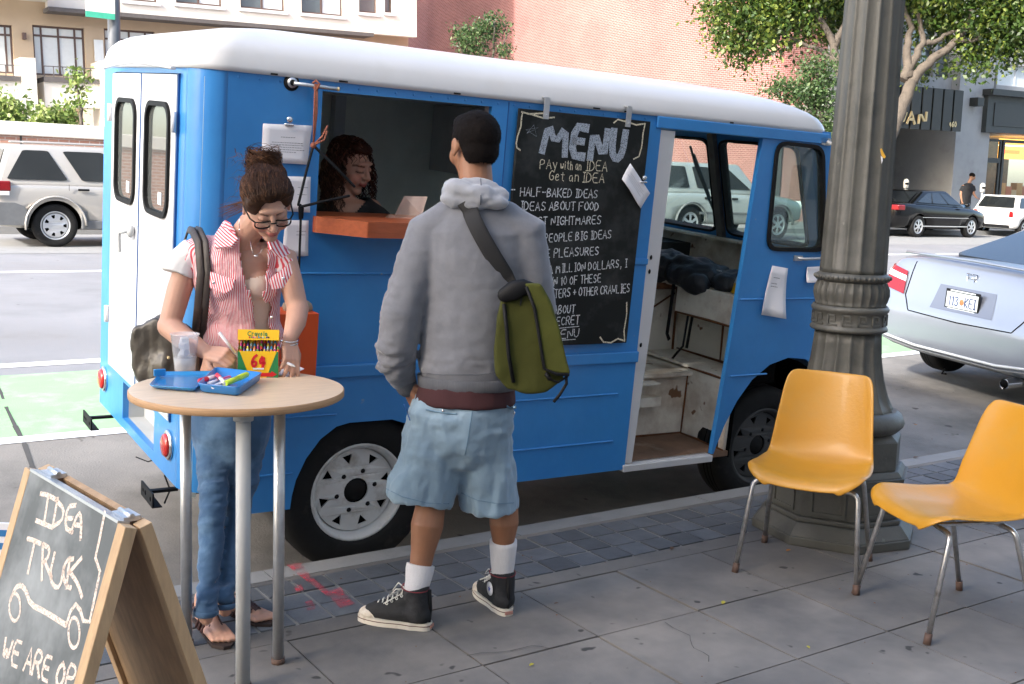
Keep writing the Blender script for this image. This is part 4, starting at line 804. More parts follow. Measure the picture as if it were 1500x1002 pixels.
def wheel(parent, M, r, wd, rimr, style, rimmat, name='wheel'):
    """axis along local -Y outwards (outer face at y=0)"""
    Mx = M @ Matrix.Rotation(rad(90), 4, 'X')       # z -> -y outwards
    b = MB(); pr = [(rimr-.004, -wd+.01), (rimr+.01, -wd), (r-.03, -wd), (r-.008, -wd+.02), (r, -wd+.05), (r, -.05), (r-.006, -.022), (r-.022, -.004), (r-.05, .003), (rimr+.02, .0), (rimr+.006, -.006), (rimr-.003, -.014)]
    b.lathe(pr, 44, Mx, caps=False)
    ty = b.build(name, M_['tyre'], parent)
    if wd > .17:
        g_b = MB()
        for z_ in (-.055, -.085, -.115): g_b.lathe([(r+.0006, z_), (r+.0006, z_+.006)], 44, Mx, caps=False)
        g_b.build('tread_groove', M_['matt'], ty, fix=False)
    b = MB(); b.lathe([(rimr, -.012), (rimr-.008, -.008), (rimr-.016, -.018), (rimr-.028, -.03), (rimr-.034, -wd*.55), (rimr-.06, -wd*.6)], 44, Mx, caps=False)
    rim = b.build('rim', rimmat, ty, fix=False)
    rin = rimr-.036; n = 40; dz = -.052 if style == 'trailer' else -.02
    if style == 'trailer':
        holes = []
        for k in range(8):
            a = 2*math.pi*(k+.35)/8; ro, ri = rin*.90, rin*.66; wv = .15
            holes.append([(ri*math.cos(a), ri*math.sin(a)), (ro*math.cos(a+wv*.95), ro*math.sin(a+wv*.95)), (ro*math.cos(a-wv*.95), ro*math.sin(a-wv*.95))])
        holes.append([(.058*math.cos(t), .058*math.sin(t)) for t in [2*math.pi*k/20 for k in range(20)]])
        for k in range(6): a = 2*math.pi*(k+.2)/6; holes.append([(.092*math.cos(a)+.012*math.cos(t), .092*math.sin(a)+.012*math.sin(t)) for t in [2*math.pi*q/8 for q in range(8)]])
    elif style == 'cap':
        holes = []
        for k in range(7):
            a = 2*math.pi*k/7; ro, ri = rin*.88, rin*.60; holes.append([(ro*math.cos(a-.19), ro*math.sin(a-.19)), (ro*math.cos(a), ro*math.sin(a)), (ro*math.cos(a+.19), ro*math.sin(a+.19)), (ri*math.cos(a+.12), ri*math.sin(a+.12)), (ri*math.cos(a-.12), ri*math.sin(a-.12))])
    else:
        holes = []
        for k in range(6):
            a = 2*math.pi*k/6; ro, ri = rin*.93, rin*.36; holes.append([(ro*math.cos(a-.34), ro*math.sin(a-.34)), (ro*math.cos(a), ro*math.sin(a)), (ro*math.cos(a+.34), ro*math.sin(a+.34)), (ri*math.cos(a+.22), ri*math.sin(a+.22)), (ri*math.cos(a-.22), ri*math.sin(a-.22))])
    dome = lambda a, c: .018*(1-(a*a+c*c)/(rin*rin)) if style != 'trailer' else (.012 if math.hypot(a, c) < rin*.62 else 0)
    b = MB(); b.poly([[(rin*math.cos(t), rin*math.sin(t)) for t in [2*math.pi*k/n for k in range(n)]]]+holes, lambda a, c, t: Mx @ Vector((a, c, dz+t+dome(a, c))), 0, -.008); b.build('rim_disc', rimmat, ty)
    b = MB(); b.lathe([(rin, dz-.02), (.0015, dz-.022)], 24, Mx, caps=False); b.build('brake_drum', M_['matt'], ty, fix=False)
    if style == 'trailer':
        b = MB()
        b.lathe([(.057, dz-.01), (.05, dz+.006), (.003, dz+.008)], 20, Mx); b.build('hub_cap', M_['rubber'], ty)
        for k in range(6): a = 2*math.pi*(k+.2)/6; b = MB(); b.lathe([(.010, dz-.006), (.010, dz+.012), (.004, dz+.015)], 8, Mx @ Matrix.Translation((.092*math.cos(a), .092*math.sin(a), 0))); b.build('wheel_nut', M_['rubber'], ty)
    return ty
wheel(truck, Matrix.Translation((.125, .035, .365)), .36, .20, .225, 'trailer', M_['rimw'])
wheel(truck, Matrix.Translation((2.63, .075, .35)), .345, .20, .225, 'trailer', mat('shaded_wheel_paint', (.05, .05, .05), .6))  # near front rim coloured dark to stand in for the wheel arch shade
for x_, z_, r_ in ((.125, .365, .36), (2.63, .35, .345)):
    wheel(truck, Matrix.Translation((x_, TW-.035, z_)) @ Matrix.Rotation(math.pi, 4, 'Z'), r_, .20, .225, 'trailer', M_['rimw'])
# serving shelf
shp = [(-.175, .02), (.63, .02), (.63, -.175), (-.015, -.175), (-.175, -.03)]
b = MB(); b.poly([shp], lambda a, c, t: Vector((a, c, t)), 1.578, 1.515); sh = b.build('serving_shelf', M_['shelf'], truck, bevel=.004)
b = MB(); b.box((-.16, .028, 1.54), (.615, .33, 1.566)); b.build('inner_counter', M_['shelf'], truck)
# rod with suction cup
b = MB(); Mc = Matrix.Translation((-.292, 0, 2.088)) @ Matrix.Rotation(rad(90), 4, 'X')
b.lathe([(.032, 0), (.030, .006), (.012, .014), (.008, .02)], 20, Mc); cup = b.build('suction_mount', M_['rubber'], truck)
b = MB(); b.lathe([(.020, .008), (.020, .013), (.002, .016)], 16, Mc); b.tube([(-.29, -.02, 2.086), (-.112, -.030, 2.081)], .0075, 8); b.build('hanging_rod', M_['steel'], cup)
b = MB(); b.tube([(-.114, -.030, 2.081), (-.106, -.030, 2.081)], .0082, 8); b.build('rod_tip', M_['gold'], cup)
# mirror, bracket, door handle at front
b = MB(); b.poly([rquad([(2.66, 2.085), (2.74, 2.085), (2.74, 2.045), (2.67, 2.05)], .012)], lambda a, c, t: Vector((a, t, c)), -.001, -.014); br = b.build('mirror_bracket', M_['greypaint'], truck)
b = MB(); b.tube([(2.71, -.014, 2.066), (2.73, -.06, 2.05), (2.745, -.13, 1.99), (2.75, -.16, 1.95), (2.75, -.16, 1.58), (2.77, -.12, 1.52), (2.80, -.005, 1.47)], .009, 8); b.build('mirror_arm', M_['greypaint'], br)
b = MB(); b.poly([rrect(-.185, 1.60, -.095, 1.93, .03)], lambda a, c, t: Vector((2.73+t, a, c)), 0, -.02); mi = b.build('mirror_housing', M_['black'], br)
b = MB(); b.poly([rrect(-.175, 1.615, -.105, 1.915, .02)], lambda a, c, t: Vector((2.708+t, a, c)), 0, -.004); b.build('mirror_glass', mat('mirror', (.8, .8, .8), .03, 1., var=0), mi)
b = MB(); b.box((2.59, -.012, 1.425), (2.65, -.001, 1.452)); b.tube([(2.62, -.01, 1.44), (2.63, -.045, 1.44), (2.74, -.05, 1.445), (2.79, -.045, 1.46)], .008, 8, True); b.build('door_lever', M_['steel'], truck)

# ---------------------------------------------------------------- things hung on the truck
def TP(s, y, z): return TMX @ Vector((s, y, z))
def on_side(name, label, cat, s, z, y=0., group=None):
    M = TMX @ Matrix.Translation((s, y, z)); return thing(name, label, cat, M=M, group=group)
def sheet(name, label, quad, parent_thing=True, curl=.01, lines=None, y=-.004, clip=None, mname='paper'):
    """quad: pixel corners TL TR BR BL on the truck side plane"""
    q = [tside(*p, y) for p in quad]; c = sum(q, Vector())/4
    t = on_side(name, label, 'paper', c.x, c.z, y, 'papers stuck on the side of the blue van') if label else None
    n = 6; b = MB(); vs = []
    for i in range(n+1):
        for j in range(n+1):
            u, v = i/n, j/n; p = q[0]*(1-u)*(1-v)+q[1]*u*(1-v)+q[2]*u*v+q[3]*(1-u)*v - c
            off = -curl*(v**2)*(1+.5*math.sin(u*5+c.x*9)) - .002
            vs.append((p.x, off, p.z))
    b.add(vs, [(i*(n+1)+j, i*(n+1)+j+1, (i+1)*(n+1)+j+1, (i+1)*(n+1)+j) for i in range(n) for j in range(n)], True)
    o = b.build('page', M_[mname], t); s_ = o.modifiers.new('s', 'SOLIDIFY'); s_.thickness = .0006; bake(o)
    if lines:
        b = MB(); rr = random.Random(len(label))
        for (v, u0_, u1_) in lines:
            u = u0_
            while u < u1_:
                wl = rr.uniform(.02, .06); u2 = min(u+wl, u1_)
                P4 = []
                for (uu, vv) in ((u, v), (u2, v), (u2, v+.014), (u, v+.014)):
                    p = q[0]*(1-uu)*(1-vv)+q[1]*uu*(1-vv)+q[2]*uu*vv+q[3]*(1-uu)*vv-c; P4.append((p.x, -curl*(vv**2)*(1+.5*math.sin(uu*5+c.x*9))-.0032, p.z))
                b.add(P4, [(0, 1, 2, 3)]); u = u2+.012
        b.build('printed_text', M_['ink'], o, fix=False)['kind'] = 'stuff'
    if clip:
        p = tside(*clip, y)-c; b = MB(); b.tube([(p.x-.014, -.006, p.z-.012), (p.x+.014, -.006, p.z-.012)], .006, 8, True); b.lathe([(.012, 0), (.012, .007), (.004, .009)], 14, Matrix.Translation((p.x, -.006, p.z+.008)) @ Matrix.Rotation(rad(90), 4, 'X')); b.build('magnet_clip', M_['chrome'], t)
    return t
sheet('paper_notice', 'white printed notice clipped to the blue panel left of the serving window', [(385, 181), (457, 184), (449, 241), (382, 237)], lines=[(.32, .38, .68), (.46, .2, .86), (.52, .16, .88), (.58, .2, .84), (.64, .14, .9), (.70, .34, .72)], clip=(423, 178), curl=.006)
sheet('paper_notice', 'middle small white sheet in the column of notices beside the serving window', [(418, 258), (455, 259), (453, 311), (414, 309)], lines=[(.3, .5, .9), (.5, .5, .86)], curl=.006)
sheet('paper_notice', 'lowest white sheet in the column, half hidden by the writing woman', [(418, 322), (452, 323), (450, 374), (412, 376)], lines=[(.3, .5, .9), (.4, .5, .86)], curl=.008)
sheet('paper_sheet', 'curling white paper stuck on the blue panel under the cab window', [(1131, 389), (1154, 393), (1143, 465), (1110, 460)], curl=.03, lines=[(.22, .25, .6), (.34, .2, .5), (.40, .2, .55)])
sheet('paper_sheet', 'short white paper under the door lever next to the fluted lamp post', [(1182, 391), (1206, 390), (1205, 412), (1178, 413)], curl=.02)
# orange notice board / box behind the table
q = [tside(*p, -.05) for p in ((398, 455), (455, 452), (447, 541), (398, 545))]; c = q[3]
ob = on_side('orange_box', 'bright orange box topped by a kraft paper bag against the blue panel behind the table', 'box', c.x, c.z)
b = MB(); b.box((-.10, -.16, 0), (q[2].x-c.x, -.002, q[1].z-c.z)); b.build('box_body', mat('orange_card', (.78, .10, .015), .55, var=.05), ob)
b = MB(); ww = q[1].x-c.x; hh = q[1].z-c.z
b.ell((ww*.55, -.08, hh+.012), (ww*.42, .05, .035), n=12, m=8); b.build('crumpled_bag', mat('kraft_paper', (.34, .27, .20), .85, bump=.01, bscale=30), ob)
b = MB()
for i in range(3): b.box((-.06, -.1625, hh*(.55+i*.1)), (ww*.35, -.1602, hh*(.58+i*.1)))
b.build('box_print', mat('orange_dark', (.55, .05, .01), .6), ob)
# menu chalkboard hung by two strap hooks
mq = [tside(*p, -.03) for p in ((757, 157), (945, 180), (915, 500), (741, 507))]
mx0, mx1, mz0, mz1 = .742, 1.478, 1.012, 2.078
mb = on_side('menu_board', 'large black chalkboard menu with MENU chalked across the top hanging on the blue van', 'menu board', (mx0+mx1)/2, (mz0+mz1)/2)
cx_, cz_ = (mx0+mx1)/2, (mz0+mz1)/2
b = MB(); b.box((mx0-cx_, -.030, mz0-cz_), (mx1-cx_, -.014, mz1-cz_)); bd = b.build('board', M_['slate2'], mb, bevel=.002)
def onmenu(px, py): p = tside(px, py, -.0315); return p.x-cx_, p.z-cz_
def chalkline(b, pix, th):
    pts = [onmenu(*p) for p in pix]; ribbon(b, pts, lambda u, v: Vector((u, -.0318, v)), th)
def mtext(b, text, pa, pb, hpx, th, seed=1, jit=.06):
    a = onmenu(*pa); c_ = onmenu(*pb); d = Vector((c_[0]-a[0], c_[1]-a[1])); wd = d.length; d = d/wd; nn = Vector((-d.y, d.x)); hh = (Vector(onmenu(pa[0], pa[1]-hpx))-Vector(a)).length
    lettering(b, text, lambda u, v: Vector((a[0]+d.x*u+nn.x*v, -.0318, a[1]+d.y*u+nn.y*v)), wd, hh, th, jit, seed=seed)
for i, (tx, a, c_) in enumerate((('-', (747, 284), (756, 284)), ('HALF-BAKED IDEAS', (762, 287), (875, 290)), ('IDEAS ABOUT FOOD', (762, 308), (877, 308)), ('WORST NIGHTMARES', (762, 331), (880, 328)), ('PEOPLE BIG IDEAS', (797, 355), (895, 349)), ('SIMPLE PLEASURES', (762, 380), (877, 373)), ('A MILLION DOLLARS, I', (804, 401), (918, 391)), ('OWN 10 OF THESE', (797, 420), (880, 413)), ('CRITTERS + OTHER CRAWLIES', (790, 438), (922, 428)), ('ABOUT', (811, 460), (842, 459)), ('SECRET', (808, 477), (848, 475)), ('MENU', (810, 497), (848, 494)))):
    b = MB(); mtext(b, tx, a, c_, 12.5, .0048, i+3)
    if tx == 'SECRET': chalkline(b, [(818, 481), (848, 478)], .0035)
    if tx == 'MENU': chalkline(b, [(812, 499), (843, 497)], .0035)
    b.build('menu_line', M_['chalk'], bd, fix=False)['kind'] = 'stuff'
b = MB(); mtext(b, 'PAy', (791, 247), (817, 247), 14, .004, 31); mtext(b, 'with an', (821, 248), (852, 249), 13, .004, 32); mtext(b, 'IDEA', (857, 250), (889, 251), 15, .0042, 33); mtext(b, 'Get an', (804, 264), (848, 266), 14, .004, 34); mtext(b, 'IDEA', (852, 267), (885, 268), 14, .0042, 35)
chalkline(b, [(795, 166), (774, 167), (766, 164), (764, 172), (763, 185), (758, 200), (756, 210), (757, 216), (762, 220)], .007); chalkline(b, [(764, 164), (780, 168), (796, 173), (812, 172)], .007)
chalkline(b, [(899, 180), (905, 175), (920, 179), (932, 183), (945, 181)], .007); chalkline(b, [(945, 181), (942, 195), (940, 215), (936, 229), (928, 233)], .007)
chalkline(b, [(918, 443), (918, 460), (914, 485), (915, 500)], .007); chalkline(b, [(879, 494), (884, 501), (895, 502), (905, 496), (914, 499)], .008)
b.build('chalk_scrolls', M_['chalky'], bd, fix=False)['kind'] = 'stuff'
for i, (ch, a, c_) in enumerate((('M', (794, 222), (830, 228)), ('E', (837, 227), (856, 230)), ('N', (864, 232), (886, 234)), ('U', (894, 234), (912, 236)))):
    b = MB(); mtext(b, ch, a, c_, 43, .036, 50+i, .02)
    b.build('title_letter', M_['chalkb'], bd, fix=False)
b = MB(); sx = [(772, 195), (789, 187), (770, 190), (786, 200), (782, 183), (772, 195)]; chalkline(b, sx, .0018); b.build('faint_star', M_['chalkb'], bd, fix=False)
for px in (797, 917):
    a = tside(px, 152 if px < 900 else 165, -.01); b = MB(); x_ = a.x-cx_
    b.box((x_-.014, -.036, mz1-cz_-.002), (x_+.014, -.0305, 2.135-cz_)); b.box((x_-.014, -.0305, 2.132-cz_), (x_+.014, .006, 2.138-cz_)); b.box((x_-.014, -.036, mz1-cz_-.035), (x_+.014, -.0305, mz1-cz_-.002)); b.ell((x_, -.037, mz1-cz_-.018), (.004, .003, .004)); b.build('strap_hook', M_['steel'], mb)
sheet('paper_card', 'small tilted white card clipped to the right edge of the chalkboard menu', [(923, 239), (952, 283), (937, 305), (908, 262)], lines=[(.3, .15, .8), (.4, .2, .86), (.5, .1, .7), (.6, .2, .8)], clip=(942, 263), y=-.036, curl=.012)
# bungee and cord hanging from the rod
bc = on_side('bungee_cord', 'black bungee cords tied with brown string, dangling from the rod beside the serving window', 'cord', -.20, 2.08, -.03)
def TQ(px, py, y): p = tside(px, py, y); return Vector((p.x+.20, y+.03, p.z-2.08))
b = MB(); K = TQ(459, 213, -.06)
for i, dx in enumerate((-.004, .001, .005)): b.tube([TQ(463, 123, -.03)+Vector((dx, 0, 0)), TQ(462, 165, -.045)+Vector((dx*1.3, 0, 0)), K], .0035, 6)
b.tube([TQ(458, 122, -.022), TQ(463, 118, -.03), TQ(468, 123, -.04), TQ(464, 132, -.035), TQ(459, 128, -.025)], .005, 6); b.ell(K, (.012, .01, .012)); b.tube([K, TQ(472, 200, -.07), TQ(480, 184, -.065)], .004, 6); b.tube([K, TQ(475, 205, -.08), TQ(479, 192, -.075)], .0035, 6)
b.build('brown_string', M_['twine'], bc)
b = MB(); b.tube([K, TQ(449, 250, -.065), TQ(437, 300, -.07)], .0055, 6, True); b.tube([K, TQ(490, 243, -.08), TQ(519, 273, -.10)], .0055, 6, True); b.tube([TQ(440, 303, -.07), TQ(470, 296, -.09), TQ(511, 287, -.11)], .0055, 6, True)
b.tube([TQ(440, 300, -.07), TQ(444, 305, -.07), TQ(443, 320, -.07), TQ(439, 321, -.07), TQ(438, 304, -.07), TQ(441, 299, -.07)], .004, 6); b.tube([TQ(441, 305, -.07), TQ(440, 340, -.07), TQ(438, 393, -.07)], .005, 6, True)
b.build('bungee', M_['cord'], bc)
# backpack and helmet on the dash
def cloud(name, label, cat, c, ells, m, straps=None):
    t = thing(name, label, cat, M=TMX @ Matrix.Translation(c)); b = MB()
    for e in ells: b.ell(e[:3], e[3:6])
    remesh(b, 'bag_body', M_[m] if isinstance(m, str) else m, t, .012, 3, disp=lambda co: .016*fbm(co, (11, 11, 11), 3.))
    return t
bpm = mat('dark_nylon', (.018, .019, .024), .55, var=.5, scale=12, bump=.004, bscale=30)
bp_ = cloud('backpack', 'dark rumpled backpack lying on the dashboard inside the open cab', 'backpack', (2.42, .55, 1.17), [(0, .30, .09, .18, .18, .11), (.05, .05, .08, .19, .2, .10), (.1, -.22, .07, .15, .12, .085), (-.1, .35, .10, .10, .10, .09), (.0, .12, .14, .08, .10, .05), (-.08, -.08, .05, .06, .10, .06)], bpm)
b = MB(); b.tube([(-.08, .10, .02), (-.10, .08, -.12), (-.105, .08, -.27), (-.11, .05, -.30)], .014, 6, flat=.3); b.tube([(-.03, -.02, .02), (-.06, -.03, -.14), (-.08, -.04, -.32), (-.1, -.02, -.36), (-.1, .02, -.41)], .009, 6, flat=.4); b.tube([(-.02, -.04, -.0), (-.05, -.05, -.2), (-.06, -.05, -.33)], .012, 6, flat=.3); b.build('strap', M_['black'], bp_)
b = MB(); b.tube([(-.13, .3, .14), (0, .1, .155), (.05, -.15, .13)], .004, 6); b.build('zip', M_['greypaint'], bp_)
hm = thing('hard_hat', 'yellow hard hat with a white band at the right end of the dashboard', 'helmet', M=TMX @ Matrix.Translation((2.50, .17, 1.21)))
b = MB(); b.lathe([(.125, .0), (.118, .01), (.112, .05), (.095, .10), (.06, .13), (.005, .142)], 24); b.build('shell', mat('yellow_hat', (.80, .46, .01), .35), hm)
b = MB(); b.lathe([(.113, .055), (.114, .056), (.098, .10), (.062, .132), (.006, .146)], 24); b.build('hat_cover', M_['whl'], hm)
# ================================================================ VEHICLES
def paintmat(name, col, metal=.35, rough=.3): return mat(name, col, rough, metal, var=.03, scale=3, coat=.5, bump=.0, spec=.4)
M_['carglass'] = mat('car_window_glass', (.012, .014, .015), .06, 0, var=.3, scale=2, coat=.3, spec=.5)
M_['cladding'] = mat('grey_cladding', (.13, .135, .14), .7)
def boolcut(o, M, r, d):
    bpy.ops.mesh.primitive_cylinder_add(radius=r, depth=d, vertices=40); c = bpy.context.object; c.matrix_world = M; c.data.materials.append(M_['matt'])
    bpy.context.view_layer.update()
    m = o.modifiers.new('c', 'BOOLEAN'); m.object = c; m.operation = 'DIFFERENCE'; m.solver = 'EXACT'; m.material_mode = 'TRANSFER'; bake(o)
    me = c.data; bpy.data.objects.remove(c); bpy.data.meshes.remove(me)
def car(name, label, cat, M, paint, st, gh, wheels, r, W, style='cap', rim='alu', wins=(), group=None, pillars='same', detail=True, clad=None):
    t = thing(name, label, cat, group=group or ('cars parked along the far kerb' if name == 'parked_car' else None))
    b = MB(); rings = []
    for x, zt, zb, w in st:
        h = zt-zb
        half = [(0, zb), (.7*w, zb), (.93*w, zb+.05*min(1, h)), (w*.985, zb+.22*h), (w, zb+.5*h), (w*.99, zt-.2*h), (w*.955, zt-.07*h), (w*.84, zt-.012*h), (w*.45, zt+.012), (0, zt+.018)]
        ring = [Vector((x, y, z)) for y, z in half]+[Vector((x, -y, z)) for y, z in half[-2:0:-1]]
        rings.append(ring)
    b.rings(rings, True)
    body = b.build('body', [paint, M_['matt']], None)
    s_ = body.modifiers.new('s', 'SUBSURF'); s_.levels = 1; s_.render_levels = 1; bake(body)
    for p in body.data.polygons: p.use_smooth = True
    for x in wheels:
        for sg in (1, -1):
            boolcut(body, Matrix.Translation((x, sg*(W/2-.1), r)) @ Matrix.Rotation(rad(90), 4, 'X'), r+.055, .50)
    body.parent = t
    # greenhouse
    (xrb, zrb), (xrt, zrt), (xft, zft), (xfb, zfb), wb, wr = gh
    b = MB(); A = [(xrb, -wb, zrb-.06), (xfb, -wb, zfb-.06), (xfb, wb, zfb-.06), (xrb, wb, zrb-.06)]; Bt = [(xrt, -wr, zrt), (xft, -wr, zft), (xft, wr, zft), (xrt, wr, zrt)]
    b.add(A+Bt, [(0, 1, 5, 4), (1, 2, 6, 5), (2, 3, 7, 6), (3, 0, 4, 7), (4, 5, 6, 7), (3, 2, 1, 0)], False)
    cab = b.build('roof', paint, None); m_ = cab.modifiers.new('b', 'BEVEL'); m_.width = .07; m_.segments = 4; m_.limit_method = 'NONE'; bake(cab); cab.parent = t
    for p in cab.data.polygons: p.use_smooth = True
    def S(sg, u, v):   # side surface, u 0 rear..1 front, v 0 belt..1 roof
        lo = Vector((xrb+(xfb-xrb)*u, sg*wb, zrb+(zfb-zrb)*u)); hi = Vector((xrt+(xft-xrt)*u, sg*wr, zrt+(zft-zrt)*u)); return lo.lerp(hi, v)
    for sg in (-1, 1):
        nrm = Vector((0, sg*1., (wb-wr)/(zrt-zrb))).normalized()
        for q in wins:
            b = MB(); b.poly([rquad(q, .035)], lambda u, v, tt: S(sg, u, v)+nrm*tt, .008, -.02); b.build('side_window', M_['carglass'], t)
    for fr in (0, 1):
        x0, z0, x1, z1 = (xrb, zrb, xrt, zrt) if not fr else (xfb, zfb, xft, zft)
        nrm = Vector((-(z1-z0) if not fr else (z1-z0), 0, abs(x1-x0))).normalized()
        b = MB(); b.poly([rquad([(-.86, .06), (.86, .06), (.84, .88), (-.84, .88)], .08)], lambda u, v, tt: Vector((x0+(x1-x0)*v, u*(wb+(wr-wb)*v)*.97, z0+(z1-z0)*v))+nrm*tt, .008, -.02); b.build('windshield' if fr else 'rear_window', M_['carglass'], t)
    for x in wheels:
        for sg in (1, -1):
            Mw = Matrix.Translation((x, sg*(W/2-.03), r)) @ (Matrix.Rotation(math.pi, 4, 'Z') if sg > 0 else Matrix.Identity(4))
            wheel(t, Mw, r, .2, r*.66, style, M_[rim])
    t.matrix_world = M
    return t, S
def groundM(x, y, yaw=0., roll=None, pitch=0.):
    ro = rad(1.2) if roll is None else roll
    R = rotm(yaw, pitch, ro).to_4x4(); R.translation = Vector((x, y, zr(x, y))); return R
# silver suv on the left
wc = dep(82, 362, 18.0)
suvp = paintmat('silver_beige_paint', (.42, .40, .37))
suv, S = car('parked_car', 'silver sport utility vehicle with grey lower cladding parked by the low brick wall', 'car', groundM(wc.x+1.33, wc.y+.86), suvp,
    [(-2.30, .95, .42, .74), (-2.27, 1.03, .36, .82), (-2.18, 1.06, .30, .88), (-1.6, 1.07, .27, .90), (-.6, 1.06, .26, .905), (.6, 1.05, .26, .905), (1.2, 1.03, .27, .90), (1.9, .98, .30, .86), (2.2, .88, .34, .8), (2.3, .7, .42, .7)],
    ((-2.22, 1.03), (-2.0, 1.64), (.35, 1.66), (1.15, 1.03), .86, .66), (-1.33, 1.36), .355, 1.82, wins=[[(.045, .1), (.33, .1), (.255, .86), (.10, .86)], [(.40, .1), (.60, .1), (.60, .86), (.345, .86)], [(.62, .1), (.86, .1), (.80, .84), (.62, .86)]])
b = MB(); b.box((-2.26, -.915, .90), (-2.0, -.80, 1.06)); b.build('tail_light', M_['redl2'], suv, bevel=.02)
b = MB(); b.box((-2.262, -.917, .83), (-2.02, -.80, .898)); b.build('reverse_light', M_['whl'], suv, bevel=.01)
b = MB(); b.poly([[(-2.34, .36), (-1.78, .36), (-1.74, .50), (-1.80, .66), (-1.95, .72), (-2.32, .72)]], lambda a, c, t: Vector((a, t, c)), -.925, -.70); b.box((-2.36, -.9, .4), (-2.22, .9, .7)); b.build('rear_bumper', M_['cladding'], suv, bevel=.02)
b = MB(); b.box((-.90, -.918, .30), (.95, -.86, .44)); b.box((-.93, -.918, .30), (-.84, -.88, .60)); b.build('sill_cladding', M_['cladding'], suv, bevel=.012)
b = MB(); b.box((-.98, -.926, .93), (-.80, -.90, .965)); b.build('door_handle', M_['black'], suv, bevel=.008)
b = MB(); b.box((-.56, -.912, .5), (-.555, -.903, 1.03)); b.box((-1.12, -.912, .93), (-1.116, -.90, 1.03)); b.box((.42, -.912, .4), (.425, -.903, 1.03)); b.build('door_seam', M_['matt'], suv)
b = MB()
for sg in (-1, 1): b.tube([(-1.75, sg*.60, 1.68), (.2, sg*.60, 1.70)], .018, 6, True)
b.build('roof_rail', suvp, suv)
b = MB(); arc = [(-1.33+.47*math.cos(t), -.925, .36+.47*math.sin(t)) for t in [math.pi*k/14*1.05 for k in range(15)]]; b.tube(arc, .035, 8, flat=.5); b.build('arch_flare', suvp, suv)
# black sedan far right
blk = mat('black_car_paint', (.003, .003, .0035), .12, 0, var=.03, coat=.15, spec=.3)
sedan = [(-2.35, .86, .36, .72), (-2.32, .98, .30, .80), (-2.2, 1.03, .26, .85), (-1.6, 1.04, .24, .88), (-.6, 1.0, .22, .89), (.8, .96, .22, .89), (1.4, .93, .24, .88), (2.0, .84, .26, .83), (2.3, .72, .32, .72), (2.36, .6, .38, .62)]
sgh = ((-1.75, 1.01), (-.95, 1.40), (.25, 1.42), (1.15, .94), .80, .60)
sw_ = [[(.10, .12), (.36, .12), (.36, .84), (.22, .80)], [(.38, .12), (.66, .12), (.62, .86), (.38, .86)], [(.68, .12), (.92, .12), (.80, .80), (.64, .86)]]
p = ony(1343, 350, 19.9); pz = dep(1343, 350, 33.0)
bc_, _ = car('parked_car', 'shiny black sedan parked across the street beside the fluted lamp post', 'car', groundM(pz.x+1.32, pz.y+.85), blk, sedan, sgh, (-1.32, 1.36), .33, 1.8, style='spoke', wins=sw_)
for sg in (-1, 1): b = MB(); b.box((-2.36, min(sg*.60, sg*.86), .80), (-2.02, max(sg*.60, sg*.86), .96)); b.build('tail_light', M_['redl2'], bc_, bevel=.03)
b = MB(); b.box((-1.2, -.902, .33), (1.1, -.89, .36)); b.box((-1.2, -.905, .60), (1.1, -.895, .615)); b.build('side_trim', M_['greypaint'], bc_)
b = MB(); b.ell((.85, -.98, 1.02), (.09, .08, .07)); b.build('wing_mirror', blk, bc_)
# white hatchback
whp = paintmat('white_car_paint', (.60, .60, .58), 0, .25)
ph = ony(1427, 335, 19.6)
D35 = dep(1462, 345, 36.5)
hb, _ = car('parked_car', 'white three door hatchback with dark windows in front of the black sedan at far right', 'car', groundM(D35.x+1.7, D35.y+.2), whp,
    [(-1.82, .80, .38, .72), (-1.80, .92, .30, .80), (-1.72, .96, .26, .84), (-1.0, .97, .22, .85), (.4, .95, .22, .85), (1.0, .93, .24, .84), (1.6, .82, .3, .78), (1.82, .64, .36, .66)],
    ((-1.74, .94), (-1.5, 1.37), (.25, 1.38), (.85, .95), .80, .66), (-1.2, 1.26), .31, 1.7, style='spoke', wins=[[(.05, .08), (.34, .08), (.34, .84), (.07, .84)], [(.37, .08), (.88, .08), (.80, .84), (.37, .84)]])
for sg in (-1, 1): b = MB(); b.box((-1.84, min(sg*.58, sg*.72), .66), (-1.70, max(sg*.58, sg*.72), .86)); b.build('tail_light', M_['redl2'], hb, bevel=.02)
b = MB(); b.box((-1.86, -.62, .30), (-1.76, .62, .40)); b.build('lower_grille', M_['black'], hb); b = MB(); b.box((-1.835, -.22, .64), (-1.82, .22, .76)); b.build('number_plate', M_['curtain'], hb); b = MB(); b.box((-1.84, -.4, .80), (-1.815, .4, .815)); b.build('trim_strip', M_['chrome'], hb)
# silver full size suv seen through the cab
fw = onroad(1134, 346); bw = ony(1134, 340, 19.4)
sil = paintmat('silver_green_paint', (.46, .48, .46))
big, _ = car('parked_car', 'large pale silver sport utility vehicle seen through the windows of the van cab', 'car', groundM(bw.x-1.55, 20.25), sil,
    [(-2.55, 1.0, .5, .85), (-2.5, 1.12, .42, .93), (-2.3, 1.16, .38, .97), (-1, 1.17, .36, .98), (.8, 1.16, .36, .98), (1.3, 1.14, .38, .97), (2.2, 1.08, .42, .93), (2.5, .95, .48, .86), (2.56, .75, .55, .8)],
    ((-2.45, 1.15), (-2.3, 1.82), (.2, 1.84), (.95, 1.15), .92, .76), (-1.45, 1.55), .40, 1.96, style='spoke', wins=[[(.05, .12), (.28, .12), (.27, .86), (.06, .86)], [(.36, .12), (.56, .12), (.56, .86), (.36, .86)], [(.60, .12), (.90, .12), (.80, .84), (.60, .86)]])
